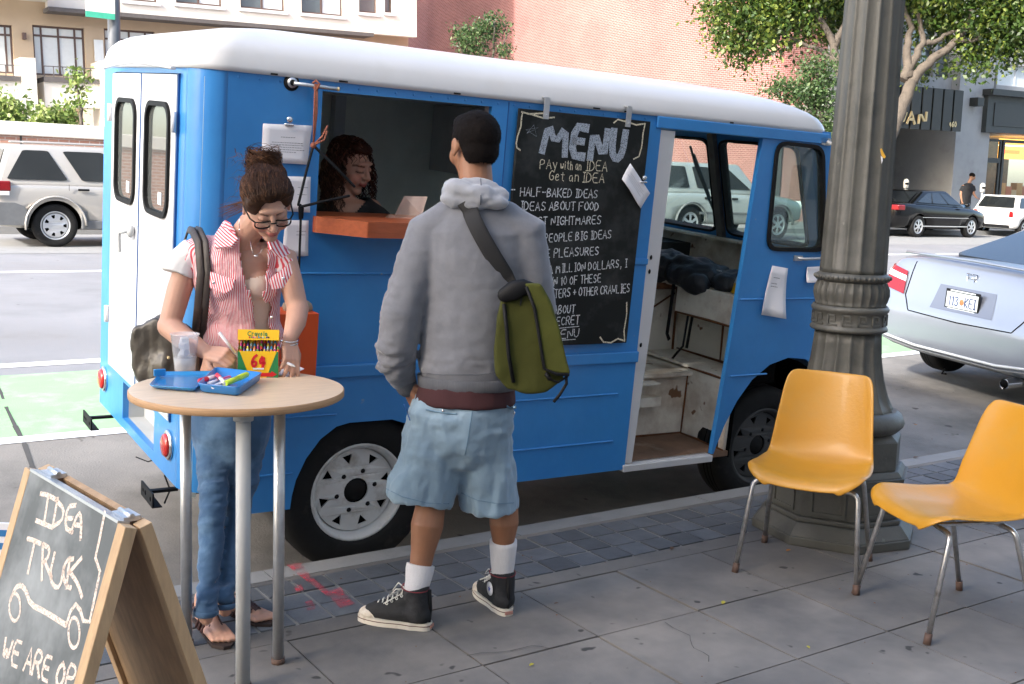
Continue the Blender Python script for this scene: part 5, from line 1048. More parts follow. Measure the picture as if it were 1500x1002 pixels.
b = MB(); b.box((-1.2, -.995, .62), (1.1, -.975, .68)); b.build('side_trim', M_['cladding'], big); b = MB(); b.box((-.15, -1.0, .98), (.02, -.96, 1.03)); b.box((-1.05, -1.0, .98), (-.88, -.96, 1.03)); b.build('door_handle', M_['black'], big); b = MB(); b.box((.72, -1.16, 1.14), (.86, -.94, 1.32)); b.build('wing_mirror', M_['black'], big, bevel=.02)
for x_ in (-1.45, 1.55):
    b = MB(); arc = [(x_+.50*math.cos(t), -.985, .40+.50*math.sin(t)) for t in [math.pi*k/14 for k in range(15)]]; b.tube(arc, .04, 8, flat=.5); b.build('arch_flare', M_['cladding'], big)
b = MB(); b.box((2.50, -.86, .80), (2.60, -.55, 1.0)); b.build('headlight', M_['whl'], big)
# silver coupe, close on the right
cpaint = paintmat('silver_coupe_paint', (.27, .29, .33), .5, .3)
cM = rotm(rad(-4.5), rad(-.7), rad(3.6)).to_4x4(); 
cM.translation = Vector((10.15, 5.12, .035))
coupe, _ = car('parked_coupe', 'silver two door coupe seen from behind at the right edge of the street', 'car', cM, cpaint,
    [(-2.235, .60, .44, .66), (-2.225, .66, .36, .78), (-2.19, .72, .32, .845), (-2.12, .98, .29, .865), (-2.07, 1.085, .27, .870), (-1.98, 1.095, .26, .872), (-1.6, 1.085, .21, .875), (-.8, 1.03, .18, .88), (.4, .98, .18, .88), (1.2, .94, .19, .875), (1.8, .84, .22, .84), (2.15, .70, .26, .74), (2.23, .55, .3, .6)],
    ((-1.62, 1.07), (-.62, 1.375), (.35, 1.40), (1.25, .95), .77, .57), (-1.34, 1.36), .32, 1.76, style='spoke', wins=[[(.14, .1), (.36, .1), (.33, .82), (.24, .74)], [(.39, .1), (.88, .1), (.76, .80), (.37, .84)]])
bpy.context.view_layer.update()
def bvh_of(objs):
    vs, fs = [], []
    for o in objs:
        k = len(vs); vs += [o.matrix_world @ v.co for v in o.data.vertices]; fs += [[k+i for i in p.vertices] for p in o.data.polygons]
    return BVHTree.FromPolygons(vs, fs)
cb_body = [c for c in coupe.children if c.name.startswith('body')][0]
inv = coupe.matrix_world.inverted(); bv = BVHTree.FromPolygons([inv @ (cb_body.matrix_world @ v.co) for v in cb_body.data.vertices], [list(p.vertices) for p in cb_body.data.polygons])
def rearpt(y, z, lift=.004):
    h = bv.ray_cast(Vector((-4, y, z)), Vector((1, 0, 0)))
    if h[0] is None: return Vector((-2.0, y, z))
    n = h[1] if h[1].x < 0 else -h[1]; return h[0]+n*lift
def rearpatch(name, m, loop, lift=.004, nx=8, nz=6, holes=None, th=0):
    """conforming quad patch on the tail: loop = 4 corners (y,z)"""
    b = MB(); vs = []
    for i in range(nx+1):
        for j in range(nz+1):
            u, v = i/nx, j/nz; y = loop[0][0]*(1-u)*(1-v)+loop[1][0]*u*(1-v)+loop[2][0]*u*v+loop[3][0]*(1-u)*v; z = loop[0][1]*(1-u)*(1-v)+loop[1][1]*u*(1-v)+loop[2][1]*u*v+loop[3][1]*(1-u)*v
            vs.append(rearpt(y, z, lift))
    b.add(vs, [(i*(nz+1)+j, (i+1)*(nz+1)+j, (i+1)*(nz+1)+j+1, i*(nz+1)+j+1) for i in range(nx) for j in range(nz)], True)
    return b.build(name, M_[m] if isinstance(m, str) else m, coupe)
def rearline(name, m, pts, r=.004, lift=.001):
    P_ = []
    for i in range(len(pts)-1):
        for k in range(8): t_ = k/8; P_.append(rearpt(pts[i][0]*(1-t_)+pts[i+1][0]*t_, pts[i][1]*(1-t_)+pts[i+1][1]*t_, lift))
    P_.append(rearpt(*pts[-1], lift)); b = MB(); b.tube(P_, r, 6); return b.build(name, M_[m], coupe)
for sg in (1, -1):
    o = rearpatch('tail_light', 'redl2', [(sg*.60, .76), (sg*.835, .80), (sg*.845, .99), (sg*.63, .95)], .012)
    rearpatch('tail_light_lens', 'whl', [(sg*.615, .865), (sg*.838, .90), (sg*.84, .945), (sg*.625, .91)], .016)
    rearline('panel_gap', 'matt', [(sg*.59, 1.04), (sg*.585, .76), (sg*.50, .64), (0, .625)], .005)
rearpatch('plate_recess', paintmat('coupe_recess_shade', (.16, .17, .20), .5, .35), [(-.30, .70), (.30, .70), (.27, .90), (-.27, .90)], .003)  # body silver made darker, the shade of the recess put into the paint
pr0 = rearpt(0, .80, .02)
b = MB(); b.box((pr0.x-.008, -.165, .715), (pr0.x, .165, .885)); fr = b.build('plate_frame', M_['black'], coupe, bevel=.004)
b = MB(); b.box((pr0.x-.0105, -.15, .738), (pr0.x-.008, .15, .862)); plt = b.build('number_plate', M_['curtain'], fr)
b = MB(); lettering(b, '113', lambda u, v: Vector((pr0.x-.0115, .13-u, .755+v)), .10, .075, .012, 0); lettering(b, 'KEI', lambda u, v: Vector((pr0.x-.0115, -.03-u, .755+v)), .10, .075, .012, 0); b.build('plate_number', mat('plate_blue', (.05, .07, .16), .6), plt, fix=False)
b = MB(); b.ell((pr0.x-.011, -.0, .79), (.002, .022, .026)); b.build('plate_emblem', mat('plate_orange', (.7, .16, .06), .6), plt)
b = MB(); b.box((pr0.x-.0095, -.12, .870), (pr0.x-.008, .12, .880)); b.box((pr0.x-.0095, -.13, .720), (pr0.x-.008, .13, .731)); b.build('frame_lettering', M_['curtain'], fr)
e0 = rearpt(0, .985, .006); b = MB()
b.tube([(e0.x, .045, 1.01), (e0.x, .03, .955), (e0.x, .025, .955)], .006, 6); b.tube([(e0.x, -.045, 1.01), (e0.x, -.03, .955)], .006, 6); b.tube([(e0.x-.002, .036, .985), (e0.x-.002, -.036, .985)], .006, 6)
b.tube([(e0.x, .05, 1.02), (e0.x, -.05, 1.02), (e0.x, -.042, .945), (e0.x, .042, .945), (e0.x, .05, 1.02)], .004, 6); b.build('badge', M_['chrome'], coupe)
rearline('bumper_crease', 'greypaint', [(.78, .40), (.4, .36), (-.4, .36), (-.78, .40)], .012, .002)
rearline('bumper_lip', 'cladding', [(.80, .37), (.4, .325), (-.4, .325), (-.80, .37)], .007, .003)
b = MB(); b.tube([(-2.02, .76, 1.10), (-2.075, .5, 1.115), (-2.10, 0, 1.125), (-2.075, -.5, 1.115), (-2.02, -.76, 1.10)], .020, 8, flat=.6); b.build('trunk_lip', cpaint, coupe)
b = MB(); b.tube([(-2.05, -.50, .235), (-2.22, -.50, .235)], .042, 20, caps=False); b.tube([(-2.05, -.50, .235), (-2.219, -.50, .235)], .036, 20, caps=True); ex = b.build('exhaust_pipe', M_['chrome'], coupe)
b = MB(); b.lathe([(.0355, 0), (.001, .001)], 16, Matrix.Translation((-2.2205, -.50, .235)) @ Matrix.Rotation(rad(-90), 4, 'Y')); b.build('exhaust_opening', M_['matt'], ex)
b = MB(); b.box((-1.75, -.55, .20), (1.9, .55, .25)); b.build('underbody', M_['matt'], coupe)
b = MB(); b.tube([(-2.14, .12, .21), (-2.17, .12, .17), (-2.14, .10, .17)], .008, 6); b.build('tow_eye', M_['matt'], coupe)
# parking meters on the far pavement
for px, py, lb in ((1328, 262, 'white domed parking meter behind the black sedan'), (1440, 268, 'white domed parking meter behind the white hatchback')):
    q = dep(px, py, 37.5); gz = zr(q.x, 21.9)+.14
    t = thing('parking_meter', lb, 'parking meter', (q.x, q.y, gz), group='parking meters across the street'); h = q.z-gz
    b = MB(); b.tube([(0, 0, 0), (0, 0, h-.30)], .03, 8); b.build('meter_post', M_['greypaint'], t)
    b = MB(); b.slices([(0, 0, h-.32, .06, .05), (0, 0, h-.30, .10, .07), (0, 0, h-.10, .11, .08), (0, 0, h-.03, .08, .06), (0, 0, h, .02, .02)], 16); hd = b.build('meter_head', M_['cream'], t)
    b = MB(); b.box((-.06, -.09, h-.20), (.06, -.075, h-.13), Matrix.Rotation(-.6, 4, 'Z')); b.build('display', M_['black'], hd)

# ================================================================ LAMP POST
LPX, LPY = 4.22, 3.37
lp = thing('lamp_post', 'fluted cast iron street lamp column with octagonal base and greek key collar', 'lamp post', (LPX, LPY, 0))
axp = Vector((LPX, LPY, 0))
KR = 1.08
def zp(py, px=1245): return onplane(px, py, axp, w0).z
def oct_(b, r, z0, z1, r2=None, n=8):
    r2 = r2 if r2 else r; M8 = Matrix.Rotation(rad(33), 4, 'Z')
    R_ = [[M8 @ Vector((q*math.cos(2*math.pi*(k+.5)/n), q*math.sin(2*math.pi*(k+.5)/n), z)) for k in range(n)] for q, z in ((r, z0), (r2, z1))]
    b.rings(R_, True, smooth=False)
zo = lambda py: zp(py, 1232)
b = MB(); oct_(b, .365, 0, zo(762)); oct_(b, .362, zo(762), zo(745), .315); oct_(b, .312, zo(745), zo(738)); b.build('plinth', M_['iron'], lp, bevel=.006)
b = MB(); oct_(b, .295, zo(738), zo(690)); oct_(b, .31, zo(690), zo(680), .318); oct_(b, .305, zo(680), zo(672), .285); oct_(b, .272, zo(672), zo(632)); oct_(b, .272, zo(632), zo(622), .235); ped = b.build('pedestal', M_['iron'], lp, bevel=.004)
M8 = Matrix.Rotation(rad(33), 4, 'Z')
for k in range(8):
    a = 2*math.pi*(k+1)/8; R8 = M8 @ Matrix.Rotation(a, 4, 'Z'); rf = .295*math.cos(math.pi/8)
    b = MB(); hw_ = .075; z0_, z1_ = zo(733), zo(697)
    for q in ((-hw_, z0_, -hw_+.012, z1_), (hw_-.012, z0_, hw_, z1_), (-hw_+.012, z0_, hw_-.012, z0_+.012), (-hw_+.012, z1_-.012, hw_-.012, z1_)): b.box((rf-.004, q[0], q[1]), (rf+.008, q[2], q[3]), R8)
    b.build('panel_moulding', M_['iron'], ped)
b = MB(); zt1, zt0 = zo(600), zo(622); b.lathe([(.20, zt0-.004), (.245, zt0), (.265, (zt0*2+zt1)/3), (.268, (zt0+zt1)/2), (.255, zt1), (.238, zt1+.012), (.23, zt1+.02)], 40); b.build('torus_moulding', M_['iron'], lp)
def fluted(name, prof, nf=16, dep_=.055, par=lp, sharp=False):
    b = MB(); rings = []; n = nf*8
    for r_, z, d in prof:
        ring = []
        for k in range(n):
            a = 2*math.pi*k/n; ph = (k % 8)/8; c_ = abs(math.sin(math.pi*ph)); rr2 = r_*(1-d*(c_**.5)); ring.append(Vector((rr2*math.cos(a), rr2*math.sin(a), z)))
        rings.append(ring)
    b.rings(rings, True); return b.build(name, M_['iron'], par)
fluted('bell_base', [(.225, zo(598), .02), (.212, zo(590), .06), (.19, zo(575), .09), (.168, zo(552), .10), (.153, zo(525), .10), (.146, zo(500), .09), (.143, zo(484), .06)], 16)
b = MB(); b.lathe([(.15, zp(484)), (.163, zp(482)), (.166, zp(479)), (.160, zp(476)), (.156, zp(474)), (.156, zp(456)), (.163, zp(454)), (.166, zp(450)), (.158, zp(446))], 40); col_ = b.build('key_collar', M_['iron'], lp)
zA, zB = zp(473), zp(457); hk = zB-zA
for k in range(15):
    a = 2*math.pi*k/15; Rk = Matrix.Rotation(a, 4, 'Z'); b = MB(); r_ = .1555; t_ = .0045; s = .022
    for q in ((-s, 0, s, .14), (-s, 0, -s+.007, 1), (-s, .86, s*.7, 1), (s*.7-.007, .35, s*.7, 1), (-s*.3, .35, s*.7-.007, .5)): b.box((r_-.003, q[0], zA+q[1]*hk), (r_+t_, q[2], zA+q[3]*hk), Rk)
    b.build('greek_key', M_['iron'], col_)
fluted('bead_collar', [(.152, zp(446), 0), (.150, zp(443), .03), (.156, zp(438), .05), (.162, zp(430), .06), (.160, zp(421), .06), (.150, zp(414), .05), (.146, zp(411), .0)], 26, par=lp)
b = MB(); b.lathe([(.14, zp(411)), (.155, zp(410)), (.160, zp(406)), (.158, zp(402)), (.146, zp(400)), (.14, zp(399))], 40); b.build('rope_ring', M_['iron'], lp)
b = MB()
for k in range(44): a = 2*math.pi*k/44; b.ell((.158*math.cos(a), .158*math.sin(a), zp(405)), (.008, .008, .010), n=6, m=4)
b.build('rope_bead', M_['iron'], lp)['kind'] = 'stuff'
fluted('shaft', [(.141, zp(399), .02), (.141, zp(392), .10), (.134, zp(250), .11), (.127, zp(100), .11), (.122, zp(0), .11), (.112, 4.2, .11), (.095, 6.5, .11)], 14)
b = MB(); b.lathe([(.10, 6.4), (.15, 6.45), (.15, 6.6), (.08, 6.7), (.22, 6.9), (.28, 7.3), (.2, 7.55), (.03, 7.6)], 20); b.build('lantern', M_['whl'], lp)
for c_ in lp.children:
    c_.scale = (KR, KR, 1)
q = onplane(1290, 230, axp - w0*.138, w0) - axp
st_ = thing('sticker_scrap', 'small torn yellow and white sticker on the fluted shaft of the lamp post', 'sticker', axp+q)
b = MB(); b.poly([[(-.006, .036), (.0, .038), (.012, .018), (.022, .002), (.017, -.006), (.008, -.002), (.0, .014)]], lambda a, c, t: r0*a+Vector((0, 0, c))-w0*(.002+t), 0, .0015); b.build('scrap', mat('sticker_yellow', (.6, .33, .03), .6), st_, fix=False)
b = MB(); b.poly([[(-.001, .006), (.008, -.002), (.010, -.016), (.006, -.03)]], lambda a, c, t: r0*a+Vector((0, 0, c))-w0*(.002+t), 0, .0015); b.build('scrap', M_['paper'], st_, fix=False)

# ================================================================ CHAIRS
def make_chair(label):
    t = thing('shell_chair', label, 'chair', group='yellow shell chairs by the lamp post')
    prof = [(.245, .402), (.235, .422), (.215, .432), (.17, .436), (.09, .428), (.0, .420), (-.08, .420), (-.14, .432), (-.185, .462), (-.212, .51), (-.232, .58), (-.255, .66), (-.278, .74), (-.292, .79), (-.300, .815), (-.308, .820)]
    wds = [.150, .200, .228, .246, .250, .246, .240, .234, .228, .222, .214, .206, .197, .188, .172, .150]
    P_ = []; W_ = []
    for i in range(len(prof)-1):
        for k in range(2): f = k/2; P_.append((prof[i][0]*(1-f)+prof[i+1][0]*f, prof[i][1]*(1-f)+prof[i+1][1]*f)); W_.append(wds[i]*(1-f)+wds[i+1]*f)
    P_.append(prof[-1]); W_.append(wds[-1]); n = 20; vs = []; m = len(P_)
    for i, ((y, z), w) in enumerate(zip(P_, W_)):
        v = i/(m-1); sback = min(max((v-.42)/.2, 0), 1)
        for j in range(n+1):
            u = -1+2*j/n; cu_ = abs(u)**2.6
            lift = (.038*(1-sback)*min(v*5, 1)+.010)*cu_; fwd = (.050*sback+.0)*abs(u)**2.2*(1-.4*max(v-.8, 0)*5)
            roll_ = -.016*max(abs(u)-.93, 0)/.07
            vs.append((u*w, y+fwd+(.0 if sback > .5 else 0), z+lift*(1-.7*sback)+roll_*(1-sback)))
    b = MB(); b.add(vs, [(i*(n+1)+j, i*(n+1)+j+1, (i+1)*(n+1)+j+1, (i+1)*(n+1)+j) for i in range(m-1) for j in range(n)], True)
    o = b.build('seat_shell', M_['yplast'], None); s_ = o.modifiers.new('s', 'SOLIDIFY'); s_.thickness = .009; s_.offset = 0; q = o.modifiers.new('u', 'SUBSURF'); q.levels = 1; bake(o); o.parent = t
    for p in o.data.polygons: p.use_smooth = True
    def leg(pts):
        P2 = [Vector(pts[0])]
        for i in range(1, len(pts)-1):
            a_, c_, e_ = Vector(pts[i-1]), Vector(pts[i]), Vector(pts[i+1]); da = min(.035, (a_-c_).length*.4); A = c_+(a_-c_).normalized()*da; E = c_+(e_-c_).normalized()*da
            for k in range(5): f = k/4; P2.append(A*(1-f)**2+c_*2*f*(1-f)+E*f*f)
        P2.append(Vector(pts[-1])); b = MB(); b.tube(P2, .0105, 10); return b.build('leg', M_['legsteel'], t)
    for sg in (1, -1):
        l = leg([(0, .13, .402), (sg*.215, .155, .398), (sg*.25, .235, .012)]); b = MB(); b.tube([(sg*.247, .229, .04), (sg*.251, .237, 0)], .0145, 10); b.build('foot_cap', M_['foot'], l)
        l = leg([(0, -.11, .400), (sg*.195, -.13, .396), (sg*.235, -.235, .012)]); b = MB(); b.tube([(sg*.232, -.229, .04), (sg*.236, -.237, 0)], .0145, 10); b.build('foot_cap', M_['foot'], l)
    b = MB()
    for sg in (1, -1): b.box((sg*.12-.012, -.13, .404), (sg*.12+.012, .15, .412))
    b.build('mounting_bar', M_['legsteel'], t)
    return t
def place(t, x, y, ang): t.location = (x, y, 0); t.rotation_euler = (0, 0, ang)   # ang: direction the chair faces
ch1 = make_chair('yellow plastic shell chair on steel legs standing frontally before the lamp post base')
f1 = math.atan2(-.50, -.866); place(ch1, 3.475+.866*.225, 2.945+.50*.225, f1-math.pi/2)
def copy_tree(o, parent=None):
    c = o.copy(); COL.objects.link(c); c.parent = parent
    for k in o.children: copy_tree(k, c)
    return c
ch2 = copy_tree(ch1); ch2['label'] = 'yellow plastic shell chair turned sideways at the right edge, facing the other chair'
f2 = math.atan2(.36, -.93); place(ch2, 3.51+.93*.235, 2.50-.36*.235, f2-math.pi/2)

# ================================================================ TABLE
TCX, TCY, TR_, TZ = 1.235, 3.395, .342, .915
tb = thing('high_table', 'round plywood high table on grey tubular legs where the woman writes', 'table', (TCX, TCY, 0))
b = MB(); b.lathe([(TR_-.004, TZ-.024), (TR_, TZ-.021), (TR_, TZ-.003), (TR_-.003, TZ)], 72, caps=False); b.build('table_edge', M_['plye'], tb, fix=False)
b = MB(); b.add([(0, 0, TZ)]+[((TR_-.003)*math.cos(2*math.pi*k/72), (TR_-.003)*math.sin(2*math.pi*k/72), TZ) for k in range(72)], [(0, k+1, (k+1) % 72+1) for k in range(72)], False); b.add([(0, 0, TZ-.024)]+[((TR_-.004)*math.cos(2*math.pi*k/72), (TR_-.004)*math.sin(2*math.pi*k/72), TZ-.024) for k in range(72)], [(0, (k+1) % 72+1, k+1) for k in range(72)], False); b.build('table_top', M_['ply'], tb, fix=False)
for (x, y, r_) in ((1.108, 3.545, .0185), (1.324, 3.262, .0185), (1.158, 3.14, .0225)):
    b = MB(); b.tube([(x-TCX, y-TCY, .012), (x-TCX, y-TCY, TZ-.024)], r_, 20); lg = b.build('leg', M_['steel'] if r_ < .02 else M_['greypaint'], tb)
    b = MB(); b.tube([(x-TCX, y-TCY, 0), (x-TCX, y-TCY, .02)], r_+.004, 20); b.build('foot_cap', M_['foot'], lg)
    b = MB(); b.tube([(x-TCX, y-TCY, TZ-.05), (x-TCX, y-TCY, TZ-.0245)], r_+.008, 20); b.build('leg_socket', M_['greypaint'], lg)
# cup
cp = onz(271, 546, TZ); cup = thing('plastic_cup', 'clear plastic cup of ice water on the plywood table', 'cup', (cp.x, cp.y, TZ))
cupm = glassmat('clear_plastic', (.985, .985, .99), .06, .12, .20, (.95, .95, .96))
b = MB(); H_ = .138; b.lathe([(.033, .0), (.034, .002), (.047, H_-.004), (.0505, H_-.003), (.0505, H_), (.046, H_), (.0325, .006), (.002, .005)], 36, caps=False); b.build('cup_wall', cupm, cup, fix=False)
b = MB(); b.lathe([(.0325, .007), (.0385, .055), (.002, .055)], 30, caps=True); b.build('water', glassmat('water', (.98, .985, .985), .06, .05, .30, (.85, .87, .88)), cup)
icem = mat('ice', (.88, .89, .9), .35, var=.06, bump=.004, bscale=50, trans=.1)
rr_ = random.Random(5)
for i in range(9):
    z = .05+.008*i; a = rr_.uniform(0, 6.28); q_ = rr_.uniform(0, .016); b = MB(); b.cbox((q_*math.cos(a), q_*math.sin(a), z), (.026, .024, .020), Matrix.Translation((0, 0, 0)) @ Matrix.Rotation(0, 4, 'X')); o = b.build('ice_cube', icem, cup, bevel=.004); o.rotation_euler = (0, 0, rr_.uniform(0, 3))
# pencil case
bluep = mat('translucent_blue_plastic', (.015, .22, .62), .3, var=.04, coat=.3, trans=.15)
bluel = mat('translucent_blue_lid', (.03, .32, .72), .22, var=.04, coat=.3, trans=.35)
def gp(px, py, z=TZ): return onz(px, py, z)
def tray(name, pix, h, m, par, O, wall=.004, flare=.006):
    c = [gp(*p)-O for p in pix]; c = [Vector((q.x, q.y, 0)) for q in c]; cen = sum(c, Vector())/4
    def loop(inset, z, rr=.018):
        pts = []
        L2 = [q+(cen-q).normalized()*inset for q in c]
        for i in range(4):
            p = L2[i]; a_ = (L2[i-1]-p).normalized()*rr; c_ = (L2[(i+1) % 4]-p).normalized()*rr
            for k in range(5): f = k/4; pts.append((p+a_)*(1-f)**2+p*2*f*(1-f)+(p+c_)*f*f+Vector((0, 0, z)))
        return pts
    b = MB(); b.rings([loop(.02, .001), loop(.008, .006), loop(.0, h-.004), loop(-.003, h), loop(.003, h), loop(.012, .008), loop(.024, .006)], True); return b.build(name, m, par)
pc = gp(318, 563); case = thing('pencil_case', 'open translucent blue plastic pencil case on the table in front of the cup', 'pencil case', (pc.x, pc.y, TZ))
tray('case_tray', [(290, 576), (350, 582), (384, 559), (316, 551)], .032, bluep, case, pc)
tray('case_lid', [(219, 571), (286, 576), (312, 550), (236, 551)], .016, bluel, case, pc)
b = MB(); a_ = gp(234, 556)-pc; b.box((a_.x-.02, a_.y-.004, .012), (a_.x+.02, a_.y+.004, .036)); b.build('case_latch', bluel, case, bevel=.003)
def marker(label, p1, p2, z, col, capcol, r=.0065):
    a_ = onz(*p1, TZ+z); c_ = onz(*p2, TZ+z); t = thing('marker_pen', label, 'marker', a_, group='marker pens in the blue pencil case'); d = c_-a_
    b = MB(); b.tube([Vector((0, 0, 0)), d*.62], r, 12); b.build('barrel', mat('marker_body', col, .35), t); b = MB(); b.tube([d*.62, d], r*1.1, 12, True); b.build('pen_cap', mat('marker_cap', capcol, .3), t)
marker('fat red capped marker pen in the blue pencil case', (318, 551), (293, 558), .024, (.75, .72, .72), (.62, .01, .03), .008)
marker('white barrelled marker with dark red tip lying across the pencil case', (330, 562), (318, 549), .030, (.75, .72, .72), (.6, .02, .06))
marker('pink marker pen under the red one', (306, 562), (336, 553), .018, (.75, .72, .74), (.70, .10, .28))
marker('grey white marker pen in the middle of the pencil case', (312, 567), (337, 556), .024, (.7, .7, .74), (.25, .28, .4))
marker('yellow green highlighter sticking out of the pencil case', (330, 562), (361, 549), .030, (.62, .80, .05), (.62, .80, .05), .009)
# crayon box
b0 = onz(378, 553, TZ); ang = math.atan2(r0.y, r0.x)+rad(9)
cbx = thing('crayon_box', 'yellow and green box of sixty four crayons with its lid flipped open', 'crayon box', (b0.x, b0.y, TZ), ang)
cy = mat('carton_yellow', (.86, .50, .01), .4, var=.03); cg = mat('carton_green', (.02, .20, .06), .4, var=.03); crd = mat('print_red', (.62, .012, .02), .45, var=.02); cgt = mat('print_green', (.01, .20, .07), .45)
W2, DP, HF = .068, .048, .092
b = MB(); b.box((-W2, 0, 0), (W2, .001, HF)); b.box((-W2, DP-.001, 0), (W2, DP, HF+.03)); b.add([(-W2, 0, 0), (-W2, DP, 0), (-W2, DP, HF+.03), (-W2, 0, HF)], [(0, 1, 2, 3)]); b.add([(W2, 0, 0), (W2, DP, 0), (W2, DP, HF+.03), (W2, 0, HF)], [(0, 1, 2, 3)]); b.box((-W2, .001, 0), (W2, DP-.001, .001)); b.build('carton', cy, cbx, fix=False)
F = lambda a, c, t: Vector((a, -.0006-t, c))
b = MB(); b.poly([[(-W2, 0), (-W2+.031, 0), (-W2, .092)]], F); b.poly([[(-W2, .09), (-W2+.006, .09), (-.028, .0), (-.038, .0)]], F); b.poly([[(W2, 0), (W2-.031, 0), (W2, .092)]], F); b.poly([[(W2, .09), (W2-.006, .09), (.028, .0), (.038, .0)]], F)
b.add([(-W2-.0006, .002, .001), (-W2-.0006, DP-.002, .001), (-W2-.0006, DP-.002, .07), (-W2-.0006, .002, .05)], [(0, 1, 2, 3)]); b.build('green_corners', cg, cbx, fix=False)
b = MB(); lettering(b, '64', lambda u, v: Vector((-.024+u, -.0016, .036+v)), .046, .044, .0095, .02, seed=4, slant=.12); b.build('big_number', crd, cbx, fix=False)
b = MB(); b.poly([[(-.03, .004), (.045, .004), (.045, .001), (.064, .012), (.045, .023), (.045, .018), (-.03, .014)]], lambda a, c, t: Vector((a, -.0012, c)), 0); b.build('red_arrow', crd, cbx, fix=False)
b = MB(); b.box((-.018, -.0024, .028), (.020, -.0022, .034)); b.build('white_caption', M_['paper'], cbx)
# lid
LM = Matrix.Translation((0, DP-.004, HF+.024)) @ Matrix.Rotation(rad(-14), 4, 'X')
b = MB(); b.box((-W2-.001, -.040, .004), (W2+.001, -.039, .040), LM); b.box((-W2-.001, -.039, .039), (W2+.001, .0, .040), LM); b.box((-W2-.001, -.001, -.002), (W2+.001, .0, .039), LM); b.box((-W2-.001, -.039, .004), (-W2, -.001, .039), LM); b.box((W2, -.039, .004), (W2+.001, -.001, .039), LM); lid = b.build('lid', cy, cbx)
b = MB(); lettering(b, 'C', lambda u, v: LM @ Vector((-.036+u, -.0412, .018+v)), .012, .015, .0028, .02); lettering(b, 'rayola', lambda u, v: LM @ Vector((-.022+u, -.0412, .018+v)), .052, .0155, .0026, .02, seed=2); b.build('lid_lettering', cgt, lid, fix=False)
cols = [(.6, .02, .02), (.7, .2, .02), (.7, .55, .03), (.1, .35, .05), (.02, .25, .5), (.1, .04, .35), (.5, .03, .25), (.25, .1, .03), (.02, .02, .02), (.6, .3, .3), (.4, .6, .6)]
cms = [mat('crayon_wax', c, .5, var=.02) for c in cols]
k = 0
for i in range(11):
    b = MB(); x0_ = -.032+i*.0064; b.box((x0_, -.0414, .0105), (x0_+.005, -.0411, .0155), LM); b.build('printed_crayon', cms[(i*3) % 11], lid)
for j in range(4):
    for i in range(12):
        b = MB(); x = -W2+.009+i*.0114; y = .008+j*.0105; z1 = HF+.000+j*.0085; b.tube([(x, y, .04), (x, y, z1-.004), (x, y, z1+.006)], [.0046, .0046, .0022], 8); b.build('crayon', cms[(i*5+j*3) % 11], cbx)
# papers on the table
for lb, pix, z in (('small white paper slip under the hand of the woman on the table', [(395, 548), (432, 535), (446, 541), (420, 553)], .0015), ('blank white paper she writes on beside the crayon box', [(322, 528), (350, 524), (356, 534), (330, 540)], .001)):
    cpp = onz(*pix[0], TZ); t = thing('paper_slip', lb, 'paper', (cpp.x, cpp.y, TZ), group='paper slips on the high table'); b = MB(); b.poly([[((onz(*p, TZ)-cpp).x, (onz(*p, TZ)-cpp).y) for p in pix]], lambda a, c, tt: Vector((a, c, z+tt)), 0, .0006); b.build('page', M_['paper'], t)

# ================================================================ A-FRAME SIGN
ZT = .90
aTR = onz(190, 772, ZT); aTL = onz(42, 684, ZT); ax_ = (aTL-aTR); aw = ax_.length; ax_.normalize(); an = Vector((-ax_.y, ax_.x, 0));
if an.x > 0: an = -an                                    # towards the readers, up the street
af = thing('sandwich_board', 'wooden A-frame chalkboard sign reading IDEA TRUCK at the lower left corner', 'sign', (aTR.x, aTR.y, 0))
SP = .275; af_o = Vector((aTR.x, aTR.y, 0))
def abuild(sg):
    """sg=1 chalk leaf, -1 rear leaf; local frame: a along width, h up the leaf, n outward"""
    top = Vector((0, 0, ZT))+an*(.004 if sg > 0 else -.041); bot = an*(SP if sg > 0 else -SP-.05); up = (top-bot); hl = up.length; up.normalize(); nn = ax_.cross(up).normalized()
    if nn.dot(an*sg) < 0: nn = -nn
    f = lambda a, h, n_: bot+ax_*a+up*h+nn*n_
    Mf = Matrix(((ax_.x, up.x, nn.x, bot.x), (ax_.y, up.y, nn.y, bot.y), (ax_.z, up.z, nn.z, bot.z), (0, 0, 0, 1)))
    st = .036; th = .021
    pn = MB(); pn.box((st, st, -.004 if sg > 0 else -.010), (aw-st, hl-.0, .004), Mf); 
    parts = [((0, 0, -th), (st-.0, hl, .0055)), ((aw-st, 0, -th), (aw, hl, .0055)), ((st, 0, -th), (aw-st, st, .005))]
    leaf_ = []
    for i, (lo_, hi_) in enumerate(parts): b = MB(); b.box(lo_, hi_, Mf); leaf_.append(b.build('frame_stile' if i < 2 else 'frame_rail', M_['wood'], af, bevel=.002))
    p = pn.build('chalk_panel' if sg > 0 else 'rear_panel', M_['slate'] if sg > 0 else M_['woodin'], af)
    if sg > 0:
        b = MB(); b.box((st, hl-.002, -.02), (aw-st, hl+.004, .006), Mf); b.build('top_channel', M_['steel'], af)
        b = MB(); b.box((st, st, -.012), (aw-st, hl-.0, -.0045), Mf); b.build('panel_back', M_['woodin'], af)
    return f, up, nn, hl, bot, p
f_, aup, ann, ahl, abot, cpanel = abuild(1); abuild(-1)
pbase = af_o+abot+ann*.0045
def onboard(px, py):
    q = onplane(px, py, pbase, ann)-pbase; return q.dot(ax_), q.dot(aup)
fb3 = lambda u, v: abot+ax_*u+aup*v+ann*.0048
